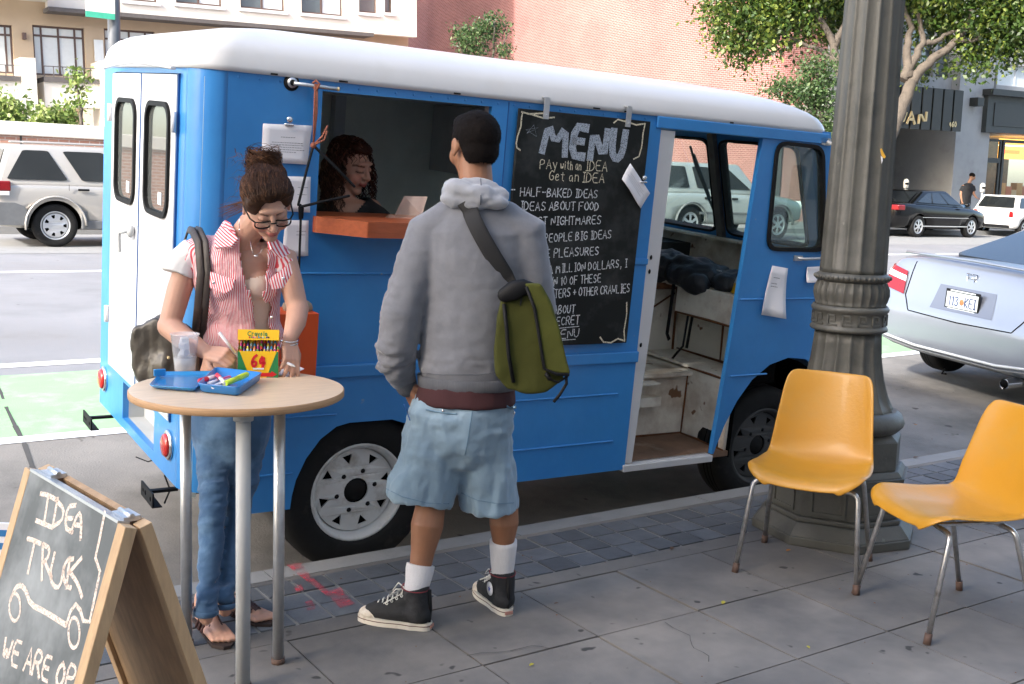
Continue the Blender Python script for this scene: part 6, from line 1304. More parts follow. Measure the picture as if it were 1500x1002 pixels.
def achalk(b, pix, th, sm=True):
    pts = [onboard(*p) for p in pix]
    if sm:
        q = [pts[0]]
        for i in range(len(pts)-1): a_, c_ = pts[i], pts[i+1]; q += [(a_[0]*.75+c_[0]*.25, a_[1]*.75+c_[1]*.25), (a_[0]*.25+c_[0]*.75, a_[1]*.25+c_[1]*.75)]
        pts = q+[pts[-1]]
    ribbon(b, pts, fb3, th)
def cv(L_): return [(x/2.93, 660+y/2.93) for x, y in L_]
b = MB()
T9 = .0105
for s_ in ([(175,185),(205,190),(240,210)], [(208,195),(190,310)], [(155,300),(190,315),(225,330)], [(248,205),(228,318)], [(240,210),(275,250),(268,300),(230,325)], [(325,235),(290,240),(278,330),(312,352)], [(285,290),(312,292)], [(305,350),(338,262),(350,290),(347,380)], [(318,318),(350,322)],
           [(118,378),(145,385),(175,400)], [(150,390),(120,525)], [(185,400),(180,555)], [(185,402),(215,420),(205,465),(182,480)], [(192,475),(222,545)], [(235,440),(215,530),(228,582),(258,590),(275,500)], [(315,465),(285,470),(268,530),(285,580),(305,590)], [(300,460),(285,590)], [(350,462),(292,530)], [(300,520),(335,570),(352,628)]):
    achalk(b, cv(s_), T9)
b.build('chalk_words', M_['chalkp'], cpanel, fix=False)
b = MB()
achalk(b, cv([(450,265),(430,370),(410,460),(430,520),(405,640),(385,735),(358,730),(345,685),(325,660),(303,690),(285,750)]), .010, False); achalk(b, cv([(285,750),(200,695),(130,660),(112,600),(90,575),(65,590),(47,638)]), .012)
def ell_(cx, cy, rx, ry): return cv([(cx+rx*math.cos(t), cy+ry*math.sin(t)) for t in [2*math.pi*k/16 for k in range(17)]])
achalk(b, ell_(64, 672, 24, 60), .008); achalk(b, ell_(318, 782, 24, 66), .008)
b.build('chalk_drawing', M_['chalkp'], cpanel, fix=False)
a_ = onboard(2, 966); c_ = onboard(106, 1016); d = Vector((c_[0]-a_[0], c_[1]-a_[1])); wd = d.length; d.normalize(); nv = Vector((-d.y, d.x)); hh = (Vector(onboard(10, 932))-Vector(a_)).length*.95
if nv.y < 0: nv = -nv
b = MB(); lettering(b, 'WE ARE OP', lambda u, v: fb3(a_[0]+d.x*u+nv.x*v, a_[1]+d.y*u+nv.y*v), wd, hh, .009, .06, seed=9); b.build('chalk_caption', M_['chalkp'], cpanel, fix=False)
for fr_ in (.12, .82):
    b = MB(); c = Vector((0, 0, ZT+.004))+ax_*(aw*fr_)-an*.022; b.box((-.03, -.018, -.006), (.03, .018, .004), Matrix.Translation(c) @ Matrix.Rotation(math.atan2(ax_.y, ax_.x), 4, 'Z')); b.tube([c-ax_*.03+Vector((0, 0, .004)), c+ax_*.03+Vector((0, 0, .004))], .006, 8); b.build('hinge', M_['steel'], af)
# leaning blue and white paper at the left edge behind the sign
pq = onz(-6, 880, 0); t = thing('flyer', 'blue and white printed flyer propped at the left edge behind the A-frame sign', 'flyer', pq)
b = MB(); b.box((-.12, 0, 0), (.075, .012, .30), Matrix.Rotation(rad(-35), 4, 'Z')); fo = b.build('page', M_['paper'], t)
b = MB()
for i in range(5): b.box((-.10, -.0015, .05+i*.05), (.065, -.0003, .075+i*.05), Matrix.Rotation(rad(-35), 4, 'Z'))
b.build('printed_block', mat('flyer_blue', (.02, .16, .4), .6), fo)
# thin dark stick/cord rising at left
# ================================================================ FALLEN LEAVES
lfm = [mat('dry_leaf_yellow', (.42, .36, .03), .6), mat('dry_leaf_orange', (.42, .15, .02), .6), mat('dry_leaf_brown', (.12, .06, .03), .7)]
for lb, px, py, ci, s in (('yellow green leaf on the slabs in front of the first chair', 1058, 886, 0, .038), ('small yellow leaf at the bottom middle of the pavement', 782, 973, 0, .026), ('orange leaf against the lamp post plinth', 1158, 806, 1, .034), ('pale yellow leaf on the slabs below the chairs', 1182, 947, 0, .022), ('red brown leaf on the slab near the right sneaker', 818, 884, 2, .02), ('brown leaf at the edge of the granite pavers', 985, 802, 2, .04), ('tiny orange leaf on the road beside the silver coupe', 1338, 622, 1, .03), ('dark leaf by the curb stone behind the second chair', 1345, 670, 2, .05)):
    q = onz(px, py, .003) if py > 640 else onroad(px, py); t = thing('fallen_leaf', lb, 'leaf', q, random.uniform(0, 6), group='fallen leaves scattered on the ground')
    b = MB(); b.poly([[(0, 0), (s*.3, s*.22), (s*.7, s*.2), (s, 0), (s*.7, -s*.2), (s*.3, -s*.22)]], lambda a, c, tt: Vector((a, c, .003+.25*abs(c)+tt)), 0, .0008); b.build('leaf_blade', lfm[ci], t)
b = MB(); rr_ = random.Random(11)
for i in range(230):
    x, y = rr_.uniform(1.5, 7), rr_.uniform(1.2, 4.0)
    if rr_.random() < .45: x, y = rr_.uniform(2.2, 9), rr_.uniform(4.3, 6.4)
    s = rr_.uniform(.003, .010); a = rr_.uniform(0, 6.28); z = (zr(x, y) if y > 4.11 else 0)+.004
    b.add([(x, y, z), (x+s*math.cos(a), y+s*math.sin(a), z+.002), (x+s*1.3*math.cos(a+.8), y+s*1.3*math.sin(a+.8), z), (x+s*.6*math.cos(a+1.5), y+s*.6*math.sin(a+1.5), z+.002)], [(0, 1, 2, 3)])
o = b.build('litter_specks', M_['rust'], fix=False); tag(o, 'scattered brown crumbs of leaf litter over pavement and parking lane', 'litter', kind='stuff')
# ================================================================ PEOPLE
PANG = math.atan2(r0.y, r0.x)
class Fig:
    def __init__(s, G, label):
        s.G = Vector(G); s.t = thing('person', label, 'person', s.G, PANG)
    def L(s, px, py, ly=0.):
        q = onplane(px, py, s.G+w0*ly, w0)-s.G; return Vector((q.dot(r0), ly, q.z))
    def g(s, px, py, z=0.):
        q = onz(px, py, s.G.z+z)-s.G; return Vector((q.dot(r0), q.dot(w0), z))
def basis(fwd, up=(0, 0, 1)):
    y = Vector(fwd).normalized(); x = y.cross(Vector(up)).normalized(); z = x.cross(y).normalized()
    return Matrix(((x.x, y.x, z.x), (x.y, y.y, z.y), (x.z, y.z, z.z)))
def add_head(b, c, R, s=1., nose=1., ears=True):
    def E(x, y, z, rx, ry, rz, rot=None): b.ell(c+R @ Vector((x, y, z))*s, (rx*s, ry*s, rz*s), R if rot is None else R @ rot, 20, 14)
    E(0, -.018, .030, .074, .092, .083); E(0, .030, -.005, .064, .062, .085); E(0, .035, -.050, .050, .050, .050); E(0, .062, -.092, .026, .024, .020)
    E(.034, .058, -.032, .028, .028, .032); E(-.034, .058, -.032, .028, .028, .032); E(0, .078, .038, .048, .014, .012); E(0, .035, -.078, .042, .042, .026)
    b.tube([c+R @ Vector(p)*s for p in ((0, .086, .030), (0, .101, .004), (0, .112, -.016))], [.0075*s, .0095*s, .0115*s], 10, True)
    E(.011, .100, -.020, .0085, .010, .008); E(-.011, .100, -.020, .0085, .010, .008); E(0, .086, -.048, .022, .016, .014)
    E(0, .097, -.0475, .019, .0085, .0050); E(0, .0955, -.0565, .017, .0085, .0058)
    for sg in (1, -1):
        E(sg*.030, .076, .010, .0165, .0145, .0105)
        if ears: E(sg*.076, -.006, -.004, .007, .019, .030, Matrix.Rotation(sg*-.25, 3, 'Z')); E(sg*.078, -.004, -.028, .006, .010, .012)
def head_paint(co, base, c, R, s, lips, brow, down=True, cheek=.0):
    d = (co-np.array(c)) @ np.array(R) / s; x, y, z = d[:, 0], d[:, 1], d[:, 2]; ax = np.abs(x); col = np.tile(np.array(base), (len(co), 1))
    def bl(mask, cc, a): col[mask] = col[mask]*(1-a)+np.array(cc)*a
    near = (y > .02) & (ax < .09) & (np.abs(z) < .12)
    bl(near & (np.hypot(ax-.040, z+.030) < .024) & (y > .05), (base[0]*1.1, base[1]*.72, base[2]*.68), cheek)
    bl(near & (y > .085) & (ax < .0235-.25*np.abs(z+.052)) & (z < -.0425) & (z > -.064), lips, .85)
    bl(near & (y > .09) & (ax < .021) & (np.abs(z+.0522) < .0013), (.08, .02, .015), .8)
    zb = .032-.22*np.abs(ax-.034)
    bl(near & (y > .05) & (ax > .012) & (ax < .055) & (np.abs(z-zb) < .0042), brow, .85)
    ze = (.0035 if down else .010)+.10*np.abs(ax-.030)
    bl(near & (y > .05) & (ax > .014) & (ax < .047) & (np.abs(z-ze) < .0030), (.02, .012, .01), .9)
    bl(near & (y > .05) & (np.hypot((ax-.030)*.75, z-.013) < .013) & (z > ze), (base[0]*.72, base[1]*.62, base[2]*.58), .35)
    bl(near & (y > .098) & (np.hypot(ax-.008, z+.029) < .0035), (.10, .04, .03), .7)
    return col
def hand(b, w, f, pn, side=1, L_=1., curl=.35, spread=.1, thumb=.8, fc=None):
    """w wrist point, f pointing to the knuckles, pn the way the palm faces; side: thumb on +/- (f x pn)"""
    f = Vector(f).normalized(); pn = Vector(pn); pn = (pn-f*pn.dot(f)).normalized(); s = f.cross(pn)*side; w = Vector(w)
    for k in range(4):
        o = s*(.027-.018*k)*L_; b.tube([w+o*.55, w+f*.045*L_+o*.9, w+f*.088*L_+o], [.0145*L_, .0150*L_, .0120*L_], 10, True)
    b.ell(w+f*.045*L_, (.034*L_, .034*L_, .014*L_), basis(f, pn), 12, 8) if False else None
    ln = [.041, .046, .043, .033]; cs = fc or [curl]*4
    for k in range(4):
        p = w+f*.086*L_+s*(.027-.018*k)*L_; d = (f+s*(spread*(1.5-k)/1.5)).normalized(); P_ = [p-d*.01]; R_ = [.0102*L_]; a = 0
        P_.append(p); R_.append(.0100*L_)
        for j, q in enumerate((1., .68, .52)):
            a += cs[k]*(1 if j else .8); dd = d*math.cos(a)+pn*math.sin(a); p = p+dd*ln[k]*q*L_; P_.append(p); R_.append((.0092, .0084, .0072)[j]*L_*(.88 if k == 3 else 1))
        b.tube(P_, R_, 10, True)
    t0 = w+f*.022*L_+s*.024*L_+pn*.006; d1 = (f*.62+s*.62+pn*thumb*.5).normalized(); d2 = (f*.85+s*.15+pn*thumb*.6).normalized()
    b.tube([t0, t0+d1*.042*L_, t0+d1*.042*L_+d2*.030*L_, t0+d1*.042*L_+d2*.056*L_], [.0150*L_, .0118*L_, .0102*L_, .0085*L_], 10, True)
def skinmat(name): return mat(name, (.4, .25, .2), .52, var=.06, scale=18, attr='Col', bump=.0006, bscale=220, sss=.12, spec=.4)
def cutfaces(o, fn):
    bm = bmesh.new(); bm.from_mesh(o.data); dl = [f for f in bm.faces if fn(f.calc_center_median())]; bmesh.ops.delete(bm, geom=dl, context='FACES'); bm.to_mesh(o.data); bm.free()
def solid(o, th, off=-1):
    s_ = o.modifiers.new('s', 'SOLIDIFY'); s_.thickness = th; s_.offset = off; m = list(o.data.materials); bake(o)
def wr(amp, s, seed=0.): return lambda co: amp*fbm(co, s, seed)
def setattr_float(o, name, vals):
    a = o.data.attributes.new(name, 'FLOAT', 'POINT'); a.data.foreach_set('value', vals.astype(np.float32))
def denim(name, col, light, sc_=5): return mat(name, col, .85, var=.16, scale=sc_, dirt=light, dscale=sc_*1.2, dmin=.50, dmax=.78, bump=.010, bscale=9, sheen=.2, aniso=(1, 1, .45))
def strand(b, pts, r, n=3):
    b.tube(pts, [r*(1-.75*i/(len(pts)-1)) for i in range(len(pts))], n, caps=False)

# ---------------------------------------------------------------- woman writing at the table
W = Fig(onz(337, 915), 'woman with messy updo and black glasses in a red striped shirt writing at the table'); Lw = W.L
skin1 = skinmat('skin_fair')
b = MB(); hc = Lw(391, 300, .09); hR = basis((.36, -.66, -.60), (.12, -.55, .80)); hS = 1.0
add_head(b, hc, hR, hS)
b.tube([Lw(352, 362, .20), Lw(362, 340, .175), hc+hR @ Vector((0, -.03, -.05))], [.058, .052, .052], 16, True)
b.slices([(*Lw(340, 600, .30), .135, .09), (*Lw(346, 545, .29), .135, .09), (*Lw(352, 500, .27), .118, .085), (*Lw(350, 460, .25), .125, .095), (*Lw(348, 415, .23), .138, .105), (*Lw(350, 380, .215), .140, .085), (*Lw(352, 360, .21), .10, .06)], 24)
b.ell(Lw(336, 412, .170), (.05, .04, .05)); b.ell(Lw(376, 414, .170), (.05, .04, .05))
sL, eL, wL = Lw(281, 374, .22), Lw(248, 478, .15), Lw(302, 516, .02)
b.tube([Lw(315, 370, .21), sL, sL.lerp(eL, .5)+Vector((-.006, 0, 0)), eL], [.050, .050, .044, .039], 16, True); b.tube([eL, eL.lerp(wL, .4)+Vector((0, 0, -.006)), wL], [.043, .041, .0265], 16, True)
hand(b, wL, Lw(322, 520, -.01)-wL, (0.25, .45, -.7), side=-1, L_=.92, fc=[.75, .85, 1., 1.1], thumb=1.)
sR, eR, wR = Lw(418, 380, .22), Lw(436, 452, .15), Lw(424, 497, .04)
b.tube([Lw(392, 372, .21), sR, sR.lerp(eR, .5), eR], [.048, .047, .042, .038], 16, True); b.tube([eR, eR.lerp(wR, .45)+Vector((.006, 0, 0)), wR], [.040, .037, .0245], 16, True)
hand(b, wR, Lw(426, 527, .0)-wR, (-.5, .5, -.3), side=1, L_=.90, fc=[.30, .38, .5, .6], spread=.2)
# legs and feet
aL, aR = W.g(302, 905, .09), W.g(330, 893, .085)
hipL, hipR, knL, knR = Lw(318, 615, .30), Lw(368, 615, .31), Lw(312, 735, .12), Lw(352, 735, .20)
b.tube([hipL, hipL.lerp(knL, .5)+Vector((0, .012, 0)), knL+Vector((0, .012, .02)), aL], [.052, .040, .029, .025], 14, True); b.tube([hipR, hipR.lerp(knR, .5)+Vector((0, .012, 0)), knR+Vector((0, .012, .02)), aR], [.052, .040, .029, .025], 14, True)
def foot(b, heel, toe, z0=.012, s=1.):
    d = (toe-heel); d.z = 0; ln = d.length; d.normalize(); n_ = Vector((-d.y, d.x, 0)); up = Vector((0, 0, 1)); h = Vector((heel.x, heel.y, 0))
    b.tube([h+d*.03+up*(z0+.030), h+d*ln*.35+up*(z0+.032), h+d*ln*.62+up*(z0+.022), h+d*ln*.78+up*(z0+.016)], [.030, .031, .024, .016], 12, True)
    b.tube([h+d*.045+up*(z0+.03), h+d*.05+up*.10], [.030, .032], 12, True); b.tube([h+d*.05+up*(.09), h+d*ln*.45+up*(z0+.035), h+d*ln*.65+up*(z0+.024)], [.03, .027, .02], 12, True)
    for k in range(5):
        o = n_*(.032-.0155*k); b.tube([h+d*ln*.60+o*.9+up*(z0+.016), h+d*ln*(.80-.018*abs(k-1))+o+up*(z0+.014), h+d*ln*(.95-.03*abs(k-.6))+o+up*(z0+.010)], [.015, .0125, .0105 if k else .013], 10, True)
    return d, n_, ln, h
hL, tL, hR_, tR = W.g(291, 908), W.g(331, 950), W.g(322, 893), W.g(396, 917)
fdL = foot(b, hL, tL); fdR = foot(b, hR_, tR)
body = remesh(b, 'body', skin1, W.t, .0042, 3)
paint(body, lambda co: head_paint(co, (.50, .285, .205), hc, hR, hS, (.42, .10, .09), (.06, .03, .02), True, .5))
# jeans
dj = denim('blue_denim', (.032, .085, .17), (.11, .20, .31), 5)
b = MB(); b.slices([(*Lw(340, 575, .30), .152, .112), (*Lw(338, 600, .30), .158, .120), (*Lw(338, 635, .28), .148, .114), (*Lw(338, 655, .27), .134, .098), (*Lw(338, 675, .26), .105, .075), (*Lw(337, 692, .25), .06, .04)], 24)
b.tube([Lw(318, 612, .30), Lw(312, 670, .23), knL+Vector((0, 0, .02)), knL.lerp(aL, .35)+Vector((0, .01, 0)), knL.lerp(aL, .75), aL+Vector((0, 0, .035))], [.080, .064, .050, .046, .037, .038], 18, True)
b.tube([Lw(366, 612, .31), Lw(362, 670, .27), knR+Vector((0, 0, .02)), knR.lerp(aR, .35)+Vector((0, .01, 0)), knR.lerp(aR, .75), aR+Vector((0, 0, .05))], [.078, .062, .048, .044, .038, .037], 18, True)
def jd(co):
    f1_ = fbm(co, (9, 9, 9), 1.); f2_ = fbm(co, (14, 14, 45), 5.); low = np.clip((.62-co[:, 2])/.3, 0, 1)*.7+.3
    kn = np.exp(-((co[:, 2]-.47)/.10)**2); an = np.exp(-((co[:, 2]-.16)/.09)**2)
    return .005*f1_ + .0065*f2_*(low*.4+kn+an)
jeans = remesh(b, 'jeans', dj, W.t, .007, 4, disp=jd)
b = MB(); b.tube([Lw(352, 580, .185), Lw(350, 610, .165), Lw(345, 640, .165)], .003, 6)
b.build('fly_seam', M_['bluedark'], jeans)
for ank in (aL, aR):
    b = MB(); z_ = ank.z+.012; b.lathe([(.040, z_), (.043, z_+.003), (.043, z_+.018), (.040, z_+.021)], 24, Matrix.Translation((ank.x, ank.y, 0)), caps=False); b.build('jeans_hem', dj, jeans, fix=False)
# sandals
sm_ = mat('brown_leather_strap', (.055, .022, .02), .5, var=.3, scale=30); so_ = mat('dark_sandal_sole', (.03, .018, .015), .75)
for d, n_, ln, h in (fdL, fdR):
    s_t = None; up = Vector((0, 0, 1)); b = MB()
    out = [(-.005, 0), (.01, .028), (.08, .028), (.16, .042), (ln-.02, .038), (ln+.012, .012), (ln+.012, -.012), (ln-.03, -.040), (.15, -.036), (.08, -.026), (.01, -.028)]
    b.poly([out], lambda a, c, t: h+d*a+n_*c+up*t, .001, .013); sandal = b.build('sandal', so_, W.t)
    b = MB()
    for a0, a1, z1 in ((.13, .175, .054), (.175, .135, .054), (.15, .19, .047), (.19, .16, .046), (.10, .15, .066), (.15, .105, .066), (.08, .12, .074), (.12, .085, .074), (.165, .165, .05)):
        b.tube([h+d*a0+n_*.040+up*.012, h+d*(a0*.6+a1*.4)+n_*.020+up*z1, h+d*(a0*.4+a1*.6)-n_*.018+up*z1, h+d*a1-n_*.038+up*.012], .0058, 6, flat=.7)
    b.tube([h+d*.0+n_*.03+up*.012, h-d*.006+n_*.020+up*.065, h-d*.004-n_*.02+up*.065, h+d*.0-n_*.03+up*.012], .004, 6); b.tube([h+d*.07+up*.098, h+d*.11+up*.078, h+d*.15+up*.060, h+d*.19+up*.042], .011, 6, flat=.5)
    b.tube([h+d*.02+n_*.036+up*.06, h+d*.10+n_*.030+up*.090, h+d*.10-n_*.030+up*.090, h+d*.02-n_*.036+up*.06, h-d*.004+up*.066, h+d*.02+n_*.036+up*.06], .0038, 6)
    b.build('sandal_strap', sm_, sandal)
    b = MB()
    for k in range(5):
        q = h+d*ln*(.955-.03*abs(k-.6))+n_*(.032-.0155*k)+up*.0265; b.ell(q, (.0052, .006, .003), n=8, m=5)
    b.build('toe_nail', mat('toe_nail_polish', (.5, .06, .08), .3), W.t)
# camisole
b = MB(); b.slices([(*Lw(352, 520, .27), .128, .092), (*Lw(352, 480, .255), .124, .092), (*Lw(350, 440, .24), .134, .104), (*Lw(349, 408, .222), .140, .108), (*Lw(350, 392, .222), .134, .098)], 28)
b.ell(Lw(336, 415, .165), (.055, .042, .055)); b.ell(Lw(376, 417, .165), (.055, .042, .055)); b.ell(Lw(356, 418, .165), (.055, .038, .050))
cami = remesh(b, 'camisole', mat('cream_camisole', (.62, .50, .42), .7, var=.04, bump=.003, bscale=25), W.t, .007, 4); top = Lw(358, 392, .1).z
cutfaces(cami, lambda c: c.z > top-.0+.25*abs(c.x-Lw(358, 400, .1).x)-.045)
# necklace
b = MB(); b.tube([Lw(366, 352, .10), Lw(370, 370, .088), Lw(375, 374, .086), Lw(382, 369, .09), Lw(386, 358, .10)], .0007, 5); b.ell(Lw(375, 375, .084), (.008, .002, .0025)); b.build('necklace', M_['chrome'], W.t)
# striped vest
vm = stripemat('red_white_stripe', (.80, .70, .72), (.62, .055, .075), period=.0088, duty=.53)
b = MB(); b.slices([(*Lw(357, 507, .27), .150, .108), (*Lw(357, 492, .265), .150, .112), (*Lw(354, 470, .26), .134, .106), (*Lw(350, 440, .245), .146, .118), (*Lw(347, 405, .23), .160, .124), (*Lw(348, 375, .215), .168, .108), (*Lw(351, 358, .205), .120, .086), (*Lw(355, 348, .20), .078, .072)], 30)
b.ell(Lw(330, 415, .150), (.060, .050, .065)); b.ell(Lw(381, 417, .150), (.060, .050, .065))
b.tube([Lw(320, 368, .20), Lw(290, 374, .215), Lw(276, 384, .21)], [.058, .062, .056], 16, True); b.tube([Lw(385, 370, .20), Lw(408, 380, .215), Lw(415, 388, .21)], [.052, .052, .048], 16, True)
vest = remesh(b, 'striped_shirt', vm, W.t, .0065, 4, disp=lambda co: .0045*fbm(co, (16, 16, 9), 2.)+.003*fbm(co, (30, 30, 12), 7.))
vcx = Lw(352, 420, .23); nx_ = Lw(366, 350, .1).x; bx_ = Lw(380, 400, .1).x; zt_ = Lw(366, 345, .1).z; zb_ = Lw(380, 505, .12).z; z_m = Lw(378, 425, .12).z
def vcut(c):
    if c.y > .20: return c.z > Lw(355, 345, .2).z+.02
    t = (zt_-c.z)/(zt_-zb_); mid = nx_+(bx_-nx_)*min(max(t, 0), 1)*1.2
    if c.z > z_m: hw = .040+.004*math.sin(t*9)
    else: hw = .020+.016*(z_m-c.z)/(z_m-zb_)*1.2
    return abs(c.x-mid) < hw
cutfaces(vest, vcut)
co = coords(vest); ang_ = np.arctan2(co[:, 0]-vcx.x, -(co[:, 1]-vcx.y)); setattr_float(vest, 'stripe', ang_*.155+.0016*fbm(co, (10, 10, 10), 3.)); solid(vest, .0035, 1)
# collar, pocket flaps, placket, buttons
def panel(name, pts, m, par, th=.003, stripe=None):
    """pts: 3D polygon loop (local)"""
    c = sum(pts, Vector())/len(pts); n_ = Vector(); 
    for i in range(len(pts)): n_ += (pts[i]-c).cross(pts[(i+1) % len(pts)]-c)
    n_.normalize(); n_ = n_ if n_.y < 0 else -n_; k = len(pts); b = MB(); vs = [p+n_*th for p in pts]+[c+n_*(th*2)]+[p-n_*.004 for p in pts]
    b.add(vs, [(i, (i+1) % k, k) for i in range(k)]+[(i, (i+1) % k, k+1+(i+1) % k, k+1+i) for i in range(k)], False); o = b.build(name, m, par)
    if stripe is not None: co = coords(o); setattr_float(o, 'stripe', co @ np.array(stripe))
    return o
def LL(*a): return [Lw(*p) for p in a]
collars = [(LL((328, 326, .165), (316, 345, .13), (316, 364, .09), (340, 362, .07), (350, 350, .085), (340, 340, .11)), (.5, 0, .85)), (LL((392, 352, .095), (396, 366, .075), (412, 378, .10), (424, 372, .15), (410, 356, .15), (400, 348, .12)), (.85, 0, .5))]
for pts, sv in collars: panel('collar', pts, vm, vest, .006, sv)
panel('collar_stand', LL((330, 324, .19), (326, 330, .15), (332, 343, .115), (345, 347, .10), (345, 340, .12), (338, 328, .15)), vm, vest, .006, (.3, 0, .95))
for pts in (LL((309, 398, .092), (344, 410, .068), (341, 424, .068), (330, 430, .071), (308, 421, .090)), LL((393, 410, .075), (425, 385, .115), (428, 400, .112), (415, 422, .09), (399, 424, .077))):
    panel('pocket_flap', pts, vm, vest, .005, (.96, 0, .25))
b = MB()
for p in ((313, 414, .078), (415, 408, .088), (398, 465, .105)): b.ell(Lw(*p), (.006, .003, .006), n=12, m=6)
b.build('shirt_button', M_['chrome'], vest)
# white cap sleeve under the vest
b = MB(); b.tube([Lw(288, 366, .215), Lw(268, 385, .20), Lw(262, 402, .19)], [.056, .061, .063], 16); sl_ = remesh(b, 'white_sleeve', mat('white_cotton', (.74, .72, .70), .8, bump=.004, bscale=20), W.t, .007, 3, disp=wr(.005, (16, 16, 16), 4.))
# glasses
gb = MB()
def Hd(x, y, z): return hc+hR @ Vector((x, y, z))
for sg in (1, -1):
    loop = [Hd(sg*(.035+.027*math.copysign(abs(math.cos(t))**.45, math.cos(t))), .106-.010*abs(math.cos(t)), .002+.0135*math.copysign(abs(math.sin(t))**.55, math.sin(t))) for t in [2*math.pi*k/20 for k in range(21)]]
    gb.tube(loop, .0026, 6); gb.tube([Hd(sg*.060, .096, .010), Hd(sg*.074, .075, .012), Hd(sg*.082, .0, .006), Hd(sg*.080, -.02, -.006)], .0030, 6)
gb.tube([Hd(-.009, .107, .008), Hd(0, .110, .010), Hd(.009, .107, .008)], .0028, 6); gl = gb.build('glasses', M_['rubber'], W.t)
b = MB()
for sg in (1, -1): b.ell(Hd(sg*.034, .104, .004), (.024, .001, .015), hR, 14, 8)
b.build('lens', glassmat('lens_glass', (.85, .87, .88), .08, .02, .0), gl)
# bracelet, pen, ring
b = MB(); bq = wR.lerp(Lw(426, 527, .0), -.15); b.lathe([(.031, -.002), (.0335, 0), (.031, .002)], 24, Matrix.Translation(wR) @ basis((0, 1, .2), (wR-eR)).to_4x4(), caps=False); b.lathe([(.030, .010), (.032, .012), (.030, .014)], 24, Matrix.Translation(wR) @ basis((0, 1, .2), (wR-eR)).to_4x4(), caps=False); b.build('bracelet', M_['chrome'], W.t)
def held(label, name, p1, p2, r, col, cat, fig):
    q1 = fig.t.matrix_world @ p1 if False else Matrix.Translation(fig.G) @ Matrix.Rotation(PANG, 4, 'Z') @ p1; q2 = Matrix.Translation(fig.G) @ Matrix.Rotation(PANG, 4, 'Z') @ p2
    t = thing(name, label, cat, q1); d = q2-q1; b = MB(); b.tube([Vector(), d*.8], r, 10); b.build('barrel', col, t); b = MB(); b.tube([d*.8, d], [r, r*.35], 10, True); b.build('tip', M_['greypaint'], t); return t
held('white marker pen held in the writing hand of the woman', 'marker_pen', Lw(321, 487, -.02), Lw(350, 524, .0), .0055, M_['paper'], 'marker', W)
held('second white pen under the other hand of the woman at the table edge', 'marker_pen', Lw(412, 528, .0), Lw(432, 537, -.03), .005, M_['paper'], 'marker', W)
# hair
hm1 = mat('brown_hair', (.042, .019, .010), .6, var=.35, scale=26, bump=.002, bscale=90, spec=.18)
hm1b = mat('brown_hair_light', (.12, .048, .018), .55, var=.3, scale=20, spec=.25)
b = MB()
def EH(x, y, z, rx, ry, rz): b.ell(Hd(x, y, z), (rx, ry, rz), hR, 18, 12)
EH(0, -.030, .040, .084, .094, .084); EH(0, .030, .088, .066, .050, .030); EH(.048, .0, .05, .040, .075, .060); EH(-.048, -.01, .05, .040, .070, .060); EH(0, -.085, .0, .06, .04, .07)
bunc = Lw(386, 243, .17); b.ell(bunc, (.050, .050, .036)); b.ell(Lw(396, 258, .15), (.060, .06, .045)); b.ell(Lw(374, 232, .18), (.026, .026, .020))
hair = remesh(b, 'hair', hm1, W.t, .007, 3, disp=lambda co: .006*fbm(co, (26, 26, 26), 6.))
b = MB(); g_ = random.Random(4); b2 = MB()
hcb = BVHTree.FromPolygons([v.co.copy() for v in hair.data.vertices], [list(p.vertices) for p in hair.data.polygons]); hq = hc+hR @ Vector((0, -.01, .03)); bd_ = (bunc-hq).normalized()
def hsurf(d, lift=.0015):
    h = hcb.ray_cast(hq+d*.22, -d); return (h[0]+d*lift) if h[0] is not None else hq+d*.1
for i in range(3400):
    v_ = Vector((g_.gauss(0, 1), g_.gauss(0, 1), g_.gauss(0, 1))).normalized(); dl = hR.transposed() @ v_
    if dl.y > .45 and dl.z < .42: continue
    if dl.z < -.55: continue
    tb = (bd_+Vector((g_.gauss(0, .16), g_.gauss(0, .16), g_.gauss(0, .16)))).normalized(); e_ = g_.uniform(.45, .95); lf = g_.uniform(.0, .0035); pts = []
    for k in range(7): f = e_*k/6; dd = (v_*(1-f)+tb*f).normalized(); pts.append(hsurf(dd, .0008+lf*math.sin(math.pi*k/6)))
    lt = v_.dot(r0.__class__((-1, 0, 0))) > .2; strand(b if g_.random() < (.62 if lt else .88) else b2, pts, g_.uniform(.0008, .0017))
for i in range(900):
    a = g_.uniform(0, 6.28); t = g_.uniform(0, 6.28); R_ = Vector((.050*math.cos(a)*abs(math.cos(t*.5))**.3, .046*math.sin(a), .036*math.sin(t)+.006)); d_ = Vector((-math.sin(a), math.cos(a), g_.gauss(0, .4)))
    p = bunc+R_*g_.uniform(.85, 1.15); strand(b if g_.random() < .42 else b2, [p, p+d_*.02+R_*.15, p+d_*.04-R_*.05, p+d_*.055-R_*.4], g_.uniform(.001, .002))
for i in range(70):   # flyaways on the left and top
    p = Lw(g_.uniform(345, 395), g_.uniform(222, 290), g_.uniform(.12, .2)); q = p+Vector((g_.uniform(-.055, .01), g_.gauss(0, .015), g_.uniform(-.075, .03)))
    strand(b2, [p, p.lerp(q, .5)+Vector((g_.gauss(0, .008), 0, .012)), q], .0010)
for i in range(60):   # loose lock beside the ear
    p = Hd(-.075+g_.gauss(0, .004), .0+g_.gauss(0, .01), .03); q = Lw(322+g_.uniform(-4, 10), 300+g_.uniform(0, 22), .15); strand(b2, [p, p.lerp(q, .5)+Vector((-.012, 0, .008)), q], .0011)
b.build('hair_strand', hm1, hair, fix=False)['kind'] = 'stuff'; b2.build('hair_strand', hm1b, hair, fix=False)['kind'] = 'stuff'
